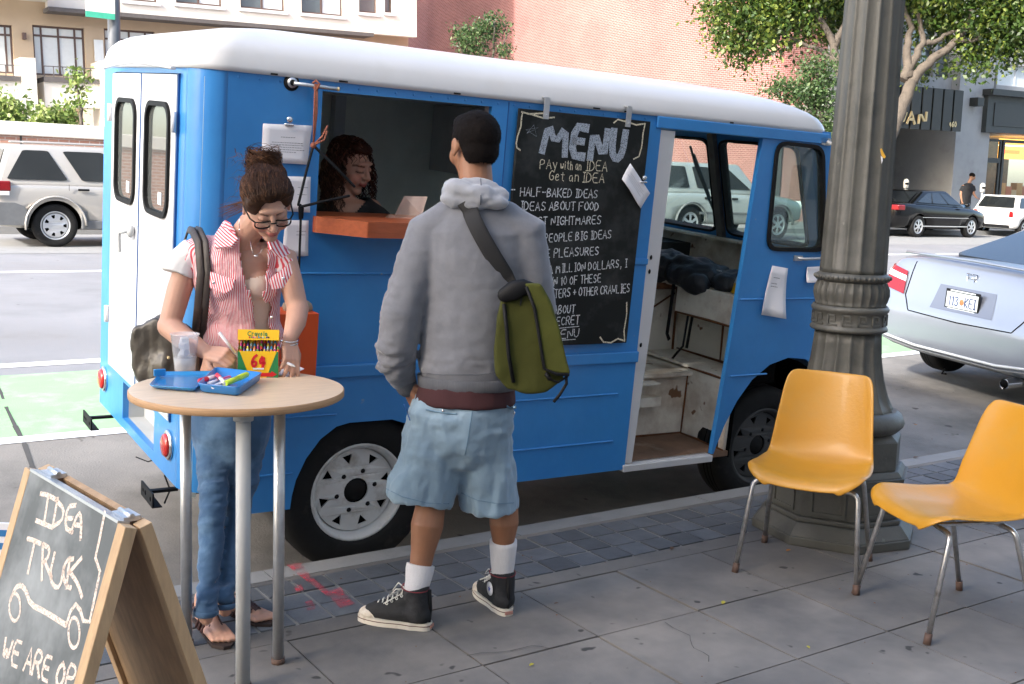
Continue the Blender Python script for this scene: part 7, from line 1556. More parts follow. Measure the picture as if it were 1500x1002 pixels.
b = MB(); b.tube([Lw(352, 316, .12), Lw(350, 326, .115), Lw(351, 335, .115)], .0015, 5); b.ell(Lw(351, 337, .115), (.003, .003, .006)); b.build('earring', M_['chrome'], W.t)
# shoulder bag
bagm = mat('dark_olive_brown_bag', (.055, .046, .034), .42, var=.3, scale=7, bump=.012, bscale=9, coat=.15, dirt=(.10, .09, .075), dscale=5)
Wm = Matrix.Translation(W.G) @ Matrix.Rotation(PANG, 4, 'Z')
hb_ = thing('shoulder_bag', 'dark brown slouchy shoulder bag hanging on the far side of the woman at the table', 'handbag', M=Wm @ Matrix.Translation(Lw(235, 520, .33))); bo_ = Lw(235, 520, .33)
def LB(px, py, ly): return Lw(px, py, ly)-bo_
b = MB(); pts = [LB(*p) for p in ((205, 478, .33), (194, 500, .33), (200, 530, .33), (215, 558, .33), (235, 590, .33), (258, 602, .33), (290, 600, .33), (300, 560, .33), (292, 500, .33), (270, 475, .33), (235, 462, .33))]
b.poly([[(p.x, p.z) for p in pts]], lambda a, c, t: Vector((a, t, c)), -.06, .06); b.ell(LB(245, 540, .33), (.12, .09, .10))
remesh(b, 'bag_body', bagm, hb_, .011, 9, disp=lambda co: .011*fbm(co, (15, 15, 8), 2.)+.005*fbm(co, (34, 34, 14), 9.))
b = MB()
for dx in (0, 10): b.tube([LB(285+dx, 500, .24), LB(290+dx, 450, .115), LB(294+dx, 400, .10), LB(290+dx, 355, .13), LB(282+dx, 338, .17), LB(276+dx, 336, .22), LB(268+dx, 360, .28), LB(262, 430, .32), LB(258, 480, .33)], .015, 8, flat=.3, up=(0, 1, 0))
b.build('bag_strap', mat('dark_leather', (.035, .024, .020), .5, bump=.002, bscale=60), hb_)
b = MB(); b.ell(LB(247, 524, .235), (.006, .004, .006)); b.ell(LB(290, 492, .22), (.006, .004, .008)); b.build('bag_stud', M_['gold'], hb_)

# ---------------------------------------------------------------- man in grey hoodie, seen from behind
Mn = Fig(onz(655, 903), 'man in grey hoodie, pale blue shorts and black high top sneakers standing back to viewer'); Lm = Mn.L
skin2 = skinmat('skin_tan'); b = MB(); mh = Lm(694, 214, .03); mR = basis((-.50, .86, -.05)); mS = 1.03
add_head(b, mh, mR, mS)
b.tube([Lm(697, 292, .0), Lm(697, 262, .01), mh+Vector((0, 0, -.02))], [.066, .060, .060], 16, True)
b.slices([(*Lm(678, 600, .0), .165, .11), (*Lm(685, 540, .0), .14, .10), (*Lm(692, 450, .0), .15, .105), (*Lm(696, 370, .0), .17, .10), (*Lm(697, 325, .0), .15, .08), (*Lm(697, 300, .0), .08, .06)], 20)
sL, eL, wL = Lm(622, 345, 0), Lm(588, 468, -.06), Lm(595, 560, .04); sR, eR, wR = Lm(775, 345, 0), Lm(785, 455, .02), Lm(760, 470, .28)
b.tube([sL, eL, wL], [.05, .04, .029], 14, True); b.tube([sR, eR, wR], [.05, .04, .029], 14, True)
hand(b, wL, Lm(612, 600, .03)-wL, (.8, .5, .2), side=1, L_=1.02, fc=[.2, .25, .3, .35]); hand(b, wR, (-.5, .8, .2), (0, 0, -1), side=-1)
mhL, mtL, mhR, mtR = Mn.g(632, 922), Mn.g(529, 906), Mn.g(745, 903), Mn.g(704, 868)
def ankle(h, t_, z=.12): d = (t_-h); d.z = 0; d.normalize(); q = h+d*.065; q.z = z; return q
kL, kR = Lm(633, 728, -.02), Lm(739, 728, .06); anL, anR = ankle(mhL, mtL), ankle(mhR, mtR)
b.tube([Lm(655, 605, 0), kL, kL.lerp(anL, .28)+Vector((0, -.018, 0)), kL.lerp(anL, .55)+Vector((0, -.008, 0)), anL], [.066, .052, .060, .044, .033], 18, True); b.tube([Lm(703, 605, 0), kR, kR.lerp(anR, .28)+Vector((0, -.018, 0)), kR.lerp(anR, .55)+Vector((0, -.008, 0)), anR], [.066, .050, .056, .040, .032], 18, True)
mbody = remesh(b, 'body', skin2, Mn.t, .005, 3); paint(mbody, lambda co: head_paint(co, (.27, .125, .068), mh, mR, mS, (.2, .07, .05), (.02, .012, .01), False))
hairm = mat('short_black_hair', (.0065, .0045, .004), .85, spec=.12, var=.5, scale=120, bump=.004, bscale=420)
b = MB()
def EM(x, y, z, rx, ry, rz): b.ell(mh+mR @ Vector((x, y, z))*mS, (rx*mS, ry*mS, rz*mS), mR, 22, 14)
EM(0, -.020, .034, .080, .098, .086); EM(0, -.05, -.015, .066, .060, .062); EM(0, .03, .07, .062, .055, .045)
mhair = remesh(b, 'hair', hairm, Mn.t, .006, 3, disp=lambda co: .002*fbm(co, (70, 70, 70), 3.))
cutfaces(mhair, lambda c: (lambda d: d.z < -.062 or (d.y > .02 and d.z < .030) or (d.y > .055 and d.z < .055) or (abs(d.x) > .055 and d.y > -.03 and d.z < .012))((mR.transposed() @ (c-mh))/mS))
b = MB(); g_ = random.Random(9)
for v in mhair.data.vertices:
    if g_.random() < .75:
        n_ = v.normal; p = v.co-n_*.001; d = (n_+Vector((g_.gauss(0, .5), g_.gauss(0, .5), g_.gauss(0, .5)-.4))).normalized(); b.add([p, p+Vector((.0012, 0, 0)), p+d*.0065], [(0, 1, 2)])
b.build('hair_stubble', hairm, mhair, fix=False)['kind'] = 'stuff'
# hoodie
hood_m = mat('grey_sweatshirt', (.155, .160, .180), .92, spec=.2, var=.07, scale=30, bump=.004, bscale=16, sheen=.35, dirt=(.185, .19, .21), dscale=4)
b = MB(); b.slices([(*Lm(685, 555, .0), .168, .124), (*Lm(685, 540, .0), .175, .131), (*Lm(688, 500, .0), .176, .133), (*Lm(692, 440, .0), .180, .132), (*Lm(695, 380, .0), .195, .130), (*Lm(697, 340, .0), .205, .118), (*Lm(697, 315, .0), .150, .098), (*Lm(697, 296, .005), .098, .085)], 30)
b.tube([Lm(660, 325, .0), Lm(628, 342, .0), Lm(606, 400, -.03), eL+Vector((.0, 0, .02)), Lm(583, 505, -.05), Lm(582, 535, -.01), Lm(592, 556, .03)], [.080, .082, .075, .071, .068, .062, .045], 20, True)
b.tube([Lm(735, 325, .0), Lm(768, 342, .0), Lm(776, 400, .0), eR, Lm(774, 465, .13), wR], [.080, .082, .076, .070, .062, .046], 20, True)
def hd_(co):
    z = co[:, 2]; f1_ = fbm(co, (7, 7, 3.2), 3.); f2_ = fbm(co, (20, 20, 13), 8.); f3_ = fbm(co, (16, 16, 46), 2.)
    sx = np.array([p[0] for p in co]); arm = np.clip((-(sx)-.17)/.06, 0, 1)
    zl = Lm(590, 540, 0).z; cuff = np.exp(-((z-zl-.03)/.07)**2)*arm; hemz = Lm(685, 530, 0).z; hem = np.exp(-((z-hemz)/.05)**2)
    r1_ = 1-np.abs(fbm(co, (6, 6, 13), 21.))*2.2; r2_ = 1-np.abs(fbm(co, (11, 11, 22), 31.))*2.4
    return .005*f1_+.0015*f2_+.0045*np.clip(r1_, -1, 1)*(.4+arm)+.0055*np.clip(r2_, -1, 1)*(cuff*1.6+hem*.9+arm*.6)+.004*f3_*cuff
hoodie = remesh(b, 'hoodie', hood_m, Mn.t, .008, 5, disp=hd_)
rib = mat('grey_rib_knit', (.145, .15, .168), .95, var=.10, scale=4, aniso=(90, 90, 1), bump=.004, bscale=40)
b = MB(); q = Lm(685, 558, .0); b.slices([(q.x, 0, q.z-.022, .176, .130), (q.x, 0, q.z-.018, .181, .135), (q.x, 0, q.z+.018, .183, .137), (q.x, 0, q.z+.022, .178, .133)], 40); b.build('hem_band', rib, hoodie)
cd = (Lm(596, 566, .035)-Lm(588, 548, .02)).normalized(); b = MB(); b.tube([Lm(588, 546, .02), Lm(590, 552, .024), Lm(596, 566, .036)], [.049, .047, .040], 20, True); b.build('cuff', rib, hoodie)
b = MB()   # hood folded on the shoulders
hoodl = mat('pale_grey_hood', (.27, .28, .31), .92, var=.06, scale=30, bump=.004, bscale=18, sheen=.4)
ring_ = []
for k in range(13):
    a = rad(200+140*k/12); ring_.append(Vector((Lm(697, 283, 0).x+.105*math.cos(a), -.005+.090*math.sin(a), Lm(697, 283, 0).z+.012*math.sin(a*2))))
b.tube(ring_, [.024]+[.031+.004*math.sin(k*1.3) for k in range(11)]+[.024], 14, True, flat=1.15); b.ell(Lm(697, 292, -.072), (.100, .044, .040)); b.ell(Lm(722, 297, -.085), (.060, .034, .026)); b.ell(Lm(670, 293, -.07), (.062, .036, .030)); b.ell(Lm(697, 272, -.055), (.080, .030, .028))
hood = remesh(b, 'hood', hoodl, Mn.t, .0065, 5, disp=lambda co: .006*fbm(co, (18, 18, 26), 5.)); 
b = MB(); b.tube([Lm(704, 262, -.085), Lm(705, 275, -.112), Lm(704, 290, -.128), Lm(704, 300, -.122)], .0022, 6); b.build('hood_seam', mat('dark_seam', (.10, .11, .14), .9), hood)
# maroon shirt tail
b = MB(); b.slices([(*Lm(682, 590, .0), .180, .142), (*Lm(682, 587, .0), .184, .146), (*Lm(684, 560, .0), .172, .134)], 30); remesh(b, 'tshirt_tail', mat('maroon_cotton', (.045, .012, .014), .9, bump=.003, bscale=20), Mn.t, .008, 2, disp=wr(.003, (14, 14, 8), 1.))
# shorts
sh_m = denim('pale_blue_shorts', (.20, .29, .37), (.27, .37, .45), 5)
b = MB(); b.slices([(*Lm(680, 572, .0), .166, .120), (*Lm(678, 590, .0), .186, .136), (*Lm(676, 610, .0), .194, .142), (*Lm(673, 635, .0), .196, .142), (*Lm(673, 655, .0), .188, .130), (*Lm(673, 675, .0), .165, .105), (*Lm(673, 690, .0), .12, .06)], 30)
b.tube([Lm(648, 600, .0), Lm(630, 680, -.005), Lm(617, 720, -.01), Lm(615, 731, -.01)], [.118, .120, .124, .126], 22, False); b.tube([Lm(700, 600, .0), Lm(711, 680, .02), Lm(716, 735, .04), Lm(716, 745, .04)], [.114, .112, .110, .110], 22, False)
def sd(co):
    zc_ = Lm(675, 640, 0).z; fold = np.clip((zc_+.05-co[:, 2])/.25, 0, 1)
    return .011*fbm(co, (11, 11, 3.4), 4.)*(.35+fold)+.006*fbm(co, (22, 22, 14), 6.)+.007*fbm(co, (8, 8, 24), 11.)*(1-fold)
shorts = remesh(b, 'shorts', sh_m, Mn.t, .0075, 4, disp=sd)
def zat(o, px, py, lo_=-.3): # point on mesh towards the camera
    me = o.data; bvh = BVHTree.FromPolygons([v.co for v in me.vertices], [list(p.vertices) for p in me.polygons])
    return bvh
sbv = zat(shorts, 0, 0); camL = (Matrix.Translation(Mn.G) @ Matrix.Rotation(PANG, 4, 'Z')).inverted()
def onmesh(bvh, px, py, lift=.003):
    o_ = camL @ CAM; d = (camL @ (CAM+ray(px, py)))-o_; h = bvh.ray_cast(o_, d)
    return h[0]+h[1]*lift if h[0] is not None else o_+d*3.8
def stitched(name, pix, m, r, bvh, par, sub=6):
    P_ = []
    for i in range(len(pix)-1):
        for k in range(sub): f = k/sub; P_.append(onmesh(bvh, pix[i][0]*(1-f)+pix[i+1][0]*f, pix[i][1]*(1-f)+pix[i+1][1]*f, r*.6))
    b = MB(); b.tube(P_, r, 6); return b.build(name, m, par)
seam = mat('shorts_seam', (.13, .22, .30), .9)
stitched('seam', [(693, 595), (686, 640), (680, 672)], seam, .0016, sbv, shorts); stitched('pocket_welt', [(624, 600), (655, 606), (672, 607)], seam, .0028, sbv, shorts); stitched('pocket_welt', [(735, 592), (748, 598), (758, 596)], seam, .005, sbv, shorts)
stitched('pocket_opening', [(592, 592), (597, 604), (602, 618)], M_['bluedark'], .0022, sbv, shorts); stitched('hem_stitch', [(566, 716), (590, 728), (625, 737), (664, 738)], seam, .0014, sbv, shorts); stitched('hem_stitch', [(676, 722), (700, 733), (730, 738), (757, 736)], seam, .0014, sbv, shorts)
b = MB(); b.ell(onmesh(sbv, 649, 602), (.004, .003, .006)); b.ell(onmesh(sbv, 752, 605), (.004, .003, .007)); b.build('zip_pull', M_['chrome'], shorts)
# socks
sockm = mat('white_sport_sock', (.70, .69, .71), .9, var=.05, scale=6, aniso=(40, 40, 1), bump=.003, bscale=26)
def sock(an, kn, ztop):
    d = (kn-an); f = (ztop-an.z)/d.z; tp_ = an+d*f; b = MB(); P_ = [an+Vector((0, 0, -.0)), an+Vector((0, 0, .03)), an.lerp(tp_, .4), tp_-d.normalized()*.02, tp_]
    b.tube(P_, [.040, .041, .0455, .052, .0515], 24, caps=False); b.tube([tp_, tp_+d.normalized()*.002], [.0515, .038], 24, caps=False)
    o = b.build('sock', sockm, Mn.t, fix=False, weld=True)
    me = o.data; co = coords(o); return o
sock(anL, kL, Lm(622, 823, -.05).z); sock(anR, kR, Lm(740, 790, .08).z)
# sneakers
blk_c = mat('black_canvas', (.014, .015, .017), .85, var=.2, scale=50, bump=.001, bscale=200, dirt=(.04, .04, .045), dscale=12); rub = mat('white_rubber', (.62, .58, .50), .5, var=.06, scale=8, dirt=(.34, .27, .2), dscale=14); lace = mat('lace_white', (.66, .65, .6), .85)
def sneaker(h, t_, patch=0, sc_=1.):
    d = (t_-h); d.z = 0; ln = d.length; d.normalize(); n_ = Vector((-d.y, d.x, 0)); up = Vector((0, 0, 1)); h0 = Vector((h.x, h.y, 0)); ln = max(ln, .285) if ln > .2 else .285
    P_ = lambda a, c, z: h0+d*a+n_*c+up*z
    out = []
    for k in range(36):
        t = 2*math.pi*k/36; a = ln/2+ln/2*math.cos(t); w_ = .050-.012*math.exp(-((a/ln-.38)/.2)**2)-.006*(a/ln < .2); out.append((a, w_*math.copysign(abs(math.sin(t))**.62, math.sin(t))))
    b = MB(); b.poly([out], P_, 0, .026); sole = b.build('sneaker_sole', rub, Mn.t, bevel=.003)
    b = MB(); b.poly([[(ln/2+(a-ln/2)*1.006, c*1.01) for a, c in out]], P_, .015, .018); b.build('sole_stripe', mat('sole_line', (.10, .03, .025), .6) if 'sole_line' not in bpy.data.materials else bpy.data.materials['sole_line'], sole)
    b = MB(); b.tube([P_(.045, 0, .055), P_(.10, 0, .055), P_(.16, 0, .048), P_(.215, 0, .040), P_(ln-.052, 0, .036)], [.043, .043, .041, .038, .032], 18, True); b.tube([P_(.050, 0, .03), P_(.055, 0, .09), P_(.062, 0, .135), P_(.066, 0, .150)], [.043, .044, .047, .049], 18, False); b.tube([P_(.09, 0, .10), P_(.14, 0, .072), P_(.20, 0, .052)], [.036, .033, .028], 14, True)
    upr = remesh(b, 'sneaker_upper', blk_c, Mn.t, .0055, 3, disp=wr(.0015, (24, 24, 24), 1.))
    b = MB(); b.ell(P_(ln-.052, 0, .030), (.050, .041, .026), basis(d).to_4x4().to_3x3() @ Matrix.Rotation(rad(90), 3, 'Z') if False else Matrix(((d.x, n_.x, 0), (d.y, n_.y, 0), (0, 0, 1))), 20, 12); b.build('toe_cap', rub, upr)
    b = MB()
    for i in range(7):
        a = .205-.019*i; z = .074+.0125*i if i < 5 else .126+.010*(i-4); w_ = .019
        b.tube([P_(a, -w_, z-.012), P_(a+.004, -w_*.5, z+.004), P_(a, w_*.5, z+.006), P_(a, w_, z-.012)], .0032, 6, flat=.7)
        for c in (-.024, .024): b.lathe([(.0055, -.001), (.0055, .002), (.0025, .002)], 10, Matrix.Translation(P_(a-.002, c*1.05, z-.016)) @ Matrix.Rotation(math.copysign(rad(60), -c), 4, d), caps=False)
    b.tube([P_(.10, .0, .138), P_(.13, .03, .145), P_(.15, .035, .12), P_(.12, .01, .135)], .0026, 6); b.tube([P_(.10, .0, .138), P_(.14, -.02, .150), P_(.165, -.03, .115)], .0026, 6); b.tube([P_(.10, .0, .138), P_(.12, .02, .12), P_(.17, .045, .09)], .0024, 6); b.build('laces', lace, upr)
    b = MB(); b.tube([P_(.012, 0, .028), P_(.008, 0, .08), P_(.013, 0, .148)], .006, 8, flat=1.4); b.build('heel_strip', M_['black'], upr)
    b = MB(); b.tube([P_(.105+.0*math.cos(0), 0, .155)]+[P_(.066+.050*math.cos(t), .050*math.sin(t), .150+.004*math.cos(t)) for t in [2*math.pi*k/16 for k in range(1, 17)]], .0022, 6); b.build('collar_trim', mat('collar_red', (.18, .02, .03), .8) if 'collar_red' not in bpy.data.materials else bpy.data.materials['collar_red'], upr)
    if patch:
        c = P_(.066, patch*.0505, .092); Rp = Matrix(((d.x, 0, n_.x*patch), (d.y, 0, n_.y*patch), (0, 1, 0))); Mp = Rp.to_4x4(); Mp.translation = c
        b = MB(); b.lathe([(.026, 0), (.026, .0015), (.0, .0015)], 28, Mp); pt = b.build('ankle_patch', M_['whl'], upr)
        b = MB(); st5 = [((.013 if k % 2 == 0 else .005)*math.sin(math.pi*k/5), (.013 if k % 2 == 0 else .005)*math.cos(math.pi*k/5)) for k in range(10)]; b.poly([st5], lambda a, c_, t: Mp @ Vector((a, c_, .0024+t)), 0, .0004); b.build('star', mat('star_blue', (.02, .04, .30), .5), pt, fix=False)
    b = MB(); b.box((-.0035, -.016, .008), (.0, .016, .020), Matrix(((d.x, n_.x, 0, h0.x), (d.y, n_.y, 0, h0.y), (0, 0, 1, 0), (0, 0, 0, 1)))); b.build('heel_label', mat('heel_label', (.4, .2, .16), .6) if 'heel_label' not in bpy.data.materials else bpy.data.materials['heel_label'], sole)
sneaker(mhL, mtL); sneaker(mhR, mtR, patch=1)
# messenger bag
Mm = Matrix.Translation(Mn.G) @ Matrix.Rotation(PANG, 4, 'Z'); mo = Lm(775, 500, -.2)
mg = thing('messenger_bag', 'olive green messenger bag with black trim slung across the back of the man', 'bag', M=Mm @ Matrix.Translation(mo))
def LG(px, py, ly): return Lm(px, py, ly)-mo
ol = mat('olive_canvas', (.046, .049, .010), .85, spec=.2, var=.12, scale=9, bump=.006, bscale=14, dirt=(.040, .042, .009), dscale=5); ol2 = mat('olive_canvas_flap', (.064, .069, .014), .85, spec=.2, var=.1, scale=9, bump=.004, bscale=16)
def blob(name, pix, l0, l1, m, vox=.008, sm_=7, amp=.004):
    b = MB(); pts = [LG(p[0], p[1], (l0+l1)/2) for p in pix]; b.poly([[(p.x, p.z) for p in pts]], lambda a, c, t: Vector((a, t, c)), l0-mo.y, l1-mo.y); return remesh(b, name, m, mg, vox, sm_, disp=wr(amp, (14, 14, 9), 4.))
blob('bag_body', [(737, 430), (762, 412), (790, 420), (800, 445), (812, 500), (826, 552), (800, 572), (770, 574), (742, 566), (726, 545), (724, 510), (728, 465)], -.26, -.145, ol)
blob('bag_flap', [(768, 414), (792, 416), (806, 440), (819, 480), (828, 515), (836, 548), (815, 547), (797, 540), (790, 500), (782, 450)], -.285, -.245, ol2, .007, 5, .003)
b = MB(); b.tube([LG(771, 420, -.285), LG(783, 452, -.288), (LG(791, 500, -.288)), LG(797, 540, -.286), LG(815, 548, -.286), LG(834, 549, -.285)], .0055, 8); b.tube([LG(738, 445, -.262), LG(742, 480, -.27), LG(745, 520, -.27), LG(752, 560, -.262)], .0065, 8)
b.build('bag_piping', M_['black'], mg)
b = MB(); b.tube([LG(800, 545, -.275), LG(806, 556, -.275), LG(818, 560, -.275), LG(832, 551, -.272)], .004, 6); b.tube([LG(829, 550, -.27), LG(830, 562, -.27), LG(820, 578, -.27), LG(811, 589, -.27)], .006, 6, flat=.4, up=(0, 1, 0)); b.tube([LG(800, 547, -.275), LG(806, 556, -.275)], .008, 6); b.build('loose_strap', M_['black'], mg)
hbv = zat(hoodie, 0, 0); hdv = zat(hood, 0, 0)
hs_ = mat('hoodie_seam', (.10, .105, .12), .9)
stitched('hem_seam', [(612, 546), (650, 549), (700, 549), (752, 543)], hs_, .0014, hbv, hoodie, 8)
P_ = []
for (x, y) in ((688, 306), (696, 325), (708, 350), (722, 376), (737, 402), (752, 424)):
    q = onmesh(hbv, x, y, .006); P_.append(q-mo)
A0_, A1_, A2_ = P_[0], P_[2]+Vector((0, -.012, 0)), P_[-1]; P_ = [A0_*((1-f)*(1-2*f))+A1_*(4*f*(1-f))+A2_*(f*(2*f-1)) for f in [k/8 for k in range(9)]]
P_ = [Lm(676, 287, -.05)-mo, Lm(681, 296, -.105)-mo]+P_+[LG(764, 436, -.262)]
b = MB(); b.tube(P_, .030, 10, flat=.10, up=(0, 1, 0)); b.build('bag_strap', mat('black_webbing', (.014, .014, .016), .8, bump=.001, bscale=300), mg)
b = MB(); b.tube([LG(740, 432, -.268), LG(752, 426, -.272), LG(768, 421, -.27), LG(788, 424, -.26)], [.026, .034, .028, .016], 8, True, flat=.5, up=(0, 1, 0)); b.build('strap_anchor', M_['black'], mg)

# ---------------------------------------------------------------- woman inside the van
gp_ = TP(.13, .46, .43); V = Fig(gp_, 'curly red haired woman in a black top leaning on the serving counter inside the van'); Lv = V.L
skin3 = skinmat('skin_pale'); b = MB(); vh = Lv(514, 243, 0); vR = basis((.78, -.48, -.34), (0, -.1, 1)); vS = 1.02
add_head(b, vh, vR, vS)
b.tube([Lv(505, 300, .02), Lv(503, 278, .015), vh+Vector((-.02, .01, -.03))], [.058, .050, .050], 14, True)
vz = Lv(505, 325, 0).z
b.slices([(0, .05, .80, .16, .11), (0, .05, .95, .13, .10), (-.0, .03, vz-.10, .14, .10), (Lv(505, 312, 0).x, .02, vz+.01, .16, .09), (Lv(505, 300, 0).x, .02, Lv(505, 298, 0).z, .13, .07), (Lv(505, 290, 0).x, .02, Lv(505, 290, 0).z, .06, .05)], 18)
lL, lRr = Lv(470, 312, .03), Lv(552, 310, .03)
shz = (V.G.z, ) ; ctr = TMX @ Vector((.36, .10, 1.60)); ctl = (Matrix.Translation(V.G) @ Matrix.Rotation(PANG, 4, 'Z')).inverted() @ ctr
wv = Lv(573, 322, -.26); ev = Lv(545, 348, -.10)
b.tube([Lv(545, 306, .02), Lv(556, 325, -.02), ev], [.046, .044, .038], 12, True); b.tube([ev, wv], [.037, .026], 12, True); hand(b, wv, Lv(600, 318, -.26)-wv, (0, .3, -1), side=1, L_=.95, fc=[.15, .2, .25, .3])
el2 = Lv(462, 350, -.02); b.tube([lL, el2, Lv(500, 345, -.16)], [.045, .038, .028], 12, True); hand(b, Lv(500, 345, -.16), (1, -.3, .1), (0, 0, -1), side=-1, L_=.9)
b.tube([(-.08, .05, .82), (-.08, .05, .45), (-.08, .05, .06)], [.08, .055, .04], 12, True); b.tube([(.08, .05, .82), (.08, .05, .45), (.08, .05, .06)], [.08, .055, .04], 12, True)
b.tube([(-.08, .06, .04), (-.08, -.12, .03)], [.04, .03], 10, True); b.tube([(.08, .06, .04), (.08, -.12, .03)], [.04, .03], 10, True)
vb = remesh(b, 'body', skin3, V.t, .005, 3); paint(vb, lambda co: head_paint(co, (.50, .27, .19), vh, vR, vS, (.34, .07, .06), (.10, .04, .02), True, .5))
blt = mat('black_top', (.012, .012, .014), .85, bump=.002, bscale=30); b = MB()
b.slices([(0, .05, .84, .165, .125), (0, .05, .95, .142, .115), (-.0, .03, vz-.10, .155, .118), (Lv(505, 312, 0).x, .02, vz+.01, .180, .108), (Lv(505, 300, 0).x, .02, Lv(505, 300, 0).z, .150, .085), (Lv(505, 294, 0).x, .02, Lv(505, 294, 0).z, .09, .07)], 24)
b.tube([Lv(535, 306, .02), Lv(556, 322, -.02), ev.lerp(wv, .1)], [.054, .056, .050], 14, True); b.tube([Lv(480, 306, .02), Lv(465, 325, .0), el2], [.054, .056, .050], 14, True)
tp2 = remesh(b, 'black_top', blt, V.t, .008, 3, disp=wr(.003, (14, 14, 10), 2.)); vx = Lv(508, 310, -.1).x; vzt = Lv(505, 322, -.1).z
cutfaces(tp2, lambda c: c.y < .0 and abs(c.x-vx) < .012+(c.z-vzt)*.75 and c.z > vzt)
solid(tp2, .003, 1)
b = MB(); b.slices([(0, .05, .88, .168, .13), (0, .05, .75, .175, .135)], 20); b.tube([(-.085, .05, .8), (-.08, .05, .45), (-.08, .05, .09)], [.095, .07, .06], 14, True); b.tube([(.085, .05, .8), (.08, .05, .45), (.08, .05, .09)], [.095, .07, .06], 14, True); remesh(b, 'dark_trousers', blt, V.t, .012, 2)
rh = mat('dark_auburn_hair', (.035, .010, .005), .6, spec=.2, var=.4, scale=30); rh2 = mat('auburn_hair_light', (.10, .028, .011), .5, var=.3, scale=30)
b = MB()
def EV(x, y, z, rx, ry, rz): b.ell(vh+vR @ Vector((x, y, z)), (rx, ry, rz), vR, 18, 12)
EV(0, -.040, .045, .088, .092, .082); EV(.07, -.03, -.03, .035, .06, .10); EV(-.078, -.02, -.04, .03, .05, .11); EV(0, -.09, -.06, .085, .045, .12); EV(0, .03, .095, .06, .05, .025)
vhair = remesh(b, 'hair', rh, V.t, .008, 3, disp=lambda co: .010*fbm(co, (24, 24, 24), 6.))
b = MB(); b2 = MB(); g_ = random.Random(14)
for i in range(330):
    a = g_.uniform(.75, 6.283-.75); a = g_.gauss(math.pi, 1.1); a = min(max(a, 1.15), 2*math.pi-1.15)
    sx_, sy_ = math.sin(a), math.cos(a); p = vh+vR @ Vector((.075*sx_, -.02+.085*sy_, .055+g_.uniform(-.03, .04))); dirx = (vR @ Vector((sx_, sy_*.9, 0))); dirx.z = 0
    n_ = 15; ln = g_.uniform(.17, .30); ph = g_.uniform(0, 6.28); fr = g_.uniform(26, 46); rc = g_.uniform(.008, .014); pts = []
    for k in range(n_):
        f = k/(n_-1); q = p+dirx*(.045*math.sin(f*2.2))+Vector((0, 0, -ln*f)); q += Vector((math.cos(ph+f*ln*fr*3.2), math.sin(ph+f*ln*fr*3.2), 0))*rc*min(f*4, 1); pts.append(q)
    strand(b if g_.random() < .65 else b2, pts, g_.uniform(.0026, .0042), 4)
for i in range(160):
    a = g_.uniform(0, 6.28); e = g_.uniform(.3, 1.4); p = vh+vR @ Vector((.09*math.cos(a)*math.cos(e), -.02+.09*math.sin(a)*math.cos(e), .045+.085*math.sin(e)))
    if (vR.transposed() @ (p-vh)).y > .075 and (vR.transposed() @ (p-vh)).z < .09: continue
    o = (p-vh).normalized(); pts = [p-o*.01]
    for k in range(1, 8): f = k/7; pts.append(p+o*.022*math.sin(f*2.6)+Vector((0, 0, -.05*f))+Vector((math.cos(a*7+f*9), math.sin(a*7+f*9), 0))*.008)
    strand(b if g_.random() < .65 else b2, pts, .003, 4)
b.build('hair_strand', rh, vhair, fix=False)['kind'] = 'stuff'; b2.build('hair_strand', rh2, vhair, fix=False)['kind'] = 'stuff'
Vm = Matrix.Translation(V.G) @ Matrix.Rotation(PANG, 4, 'Z'); c0 = Lv(596, 318, -.27); t = thing('paper_sheet', 'pale pink sheet of paper held up by the woman inside the van', 'paper', M=Vm @ Matrix.Translation(c0))
b = MB(); pts = [Lv(*p)-c0 for p in ((578, 315, -.24), (592, 287, -.26), (626, 288, -.27), (618, 316, -.29))]; b.add(pts+[p+Vector((0, .0008, 0)) for p in pts], [(0, 1, 2, 3), (7, 6, 5, 4)]); b.build('page', mat('pinkish_paper', (.62, .47, .40), .8), t)

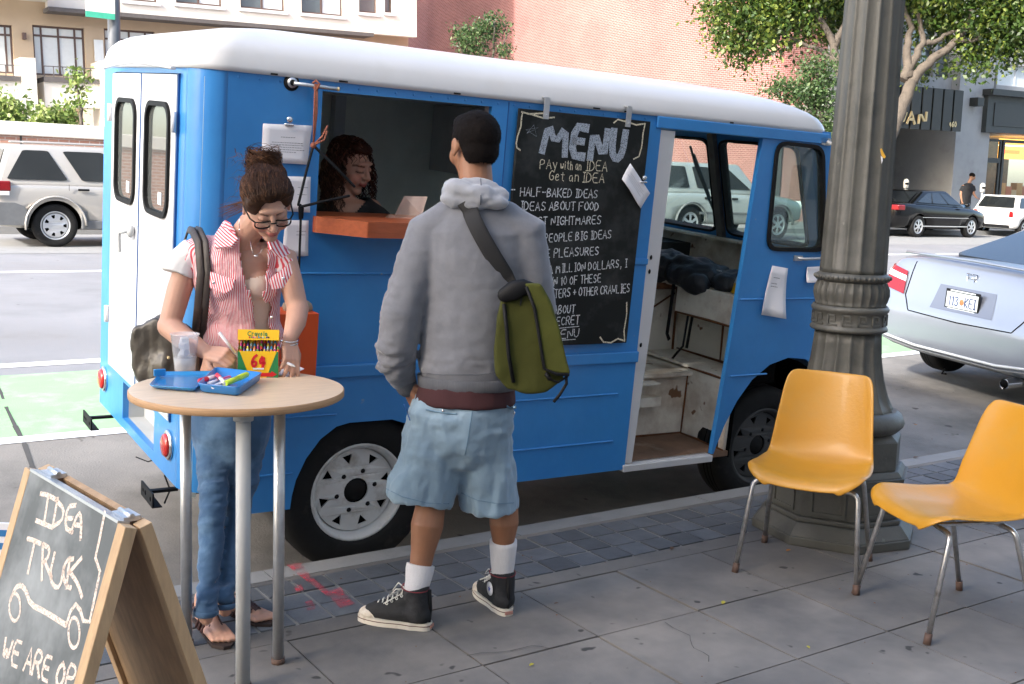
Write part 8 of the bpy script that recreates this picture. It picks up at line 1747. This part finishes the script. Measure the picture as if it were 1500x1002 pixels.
# ---------------------------------------------------------------- man on the far pavement
gq = dep(1418, 300, 38.5); gz = zr(gq.x, 21.9)+.15; B_ = Fig((gq.x, gq.y, gz), 'man in black t-shirt and jeans looking down on the far pavement by the shop'); Lb = B_.L
b = MB(); bh = Lb(1424, 259, 0); bR = basis((.8, -.4, -.5)); add_head(b, bh, bR, 1.1); z0 = bh.z
X = bh.x-.10
b.tube([(X, 0, z0-.28), (bh.x-.03, 0, z0-.05)], [.07, .06], 10, True); b.slices([(X-.05, 0, z0-.95, .16, .12), (X-.05, 0, z0-.7, .15, .11), (X-.02, 0, z0-.4, .19, .12), (X, 0, z0-.27, .14, .08)], 16)
b.tube([(X-.19, 0, z0-.34), (X-.25, -.02, z0-.62), (X-.20, -.06, z0-.86)], [.055, .045, .03], 10, True); b.tube([(X+.18, 0, z0-.34), (X+.2, -.05, z0-.6), (X+.26, -.15, z0-.72)], [.055, .045, .03], 10, True)
hand(b, (X-.20, -.06, z0-.86), (0, 0, -1), (1, 0, 0), 1); hand(b, (X+.26, -.15, z0-.72), (.6, -.4, -.2), (0, 0, -1), 1)
for sg in (-1, 1): b.tube([(X-.05+sg*.09, 0, z0-.95), (X-.05+sg*.09, 0, z0-1.3), (X-.05+sg*.1, 0, .06)], [.09, .06, .04], 10, True); b.tube([(X-.05+sg*.1, .03, .045), (X-.05+sg*.1, -.16, .035)], [.045, .035], 8, True)
bb_ = remesh(b, 'body', skin2, B_.t, .012, 2); paint(bb_, lambda co: np.tile((.34, .18, .11), (len(co), 1)))
b = MB(); b.slices([(X-.05, 0, z0-1.0, .19, .15), (X-.05, 0, z0-.7, .18, .14), (X-.02, 0, z0-.4, .22, .145), (X, 0, z0-.25, .15, .10), (X, 0, z0-.22, .09, .08)], 18); b.tube([(X-.16, 0, z0-.33), (X-.235, -.01, z0-.52)], [.085, .08], 10); b.tube([(X+.15, 0, z0-.33), (X+.20, -.03, z0-.5)], [.085, .08], 10); remesh(b, 'black_tshirt', blt, B_.t, .02, 2, disp=wr(.01, (8, 8, 6), 2.))
b = MB(); b.slices([(X-.05, 0, z0-.93, .18, .14), (X-.05, 0, z0-1.08, .19, .15)], 16)
for sg in (-1, 1): b.tube([(X-.05+sg*.09, 0, z0-1.0), (X-.05+sg*.09, 0, z0-1.35), (X-.05+sg*.1, 0, .09)], [.105, .085, .075], 12, True)
remesh(b, 'jeans', dj, B_.t, .02, 2, disp=wr(.01, (7, 7, 10), 2.))
b = MB(); b.ell(bh+bR @ Vector((0, -.025, .045)), (.092, .11, .09), bR); bhair = b.build('hair', hairm, B_.t)
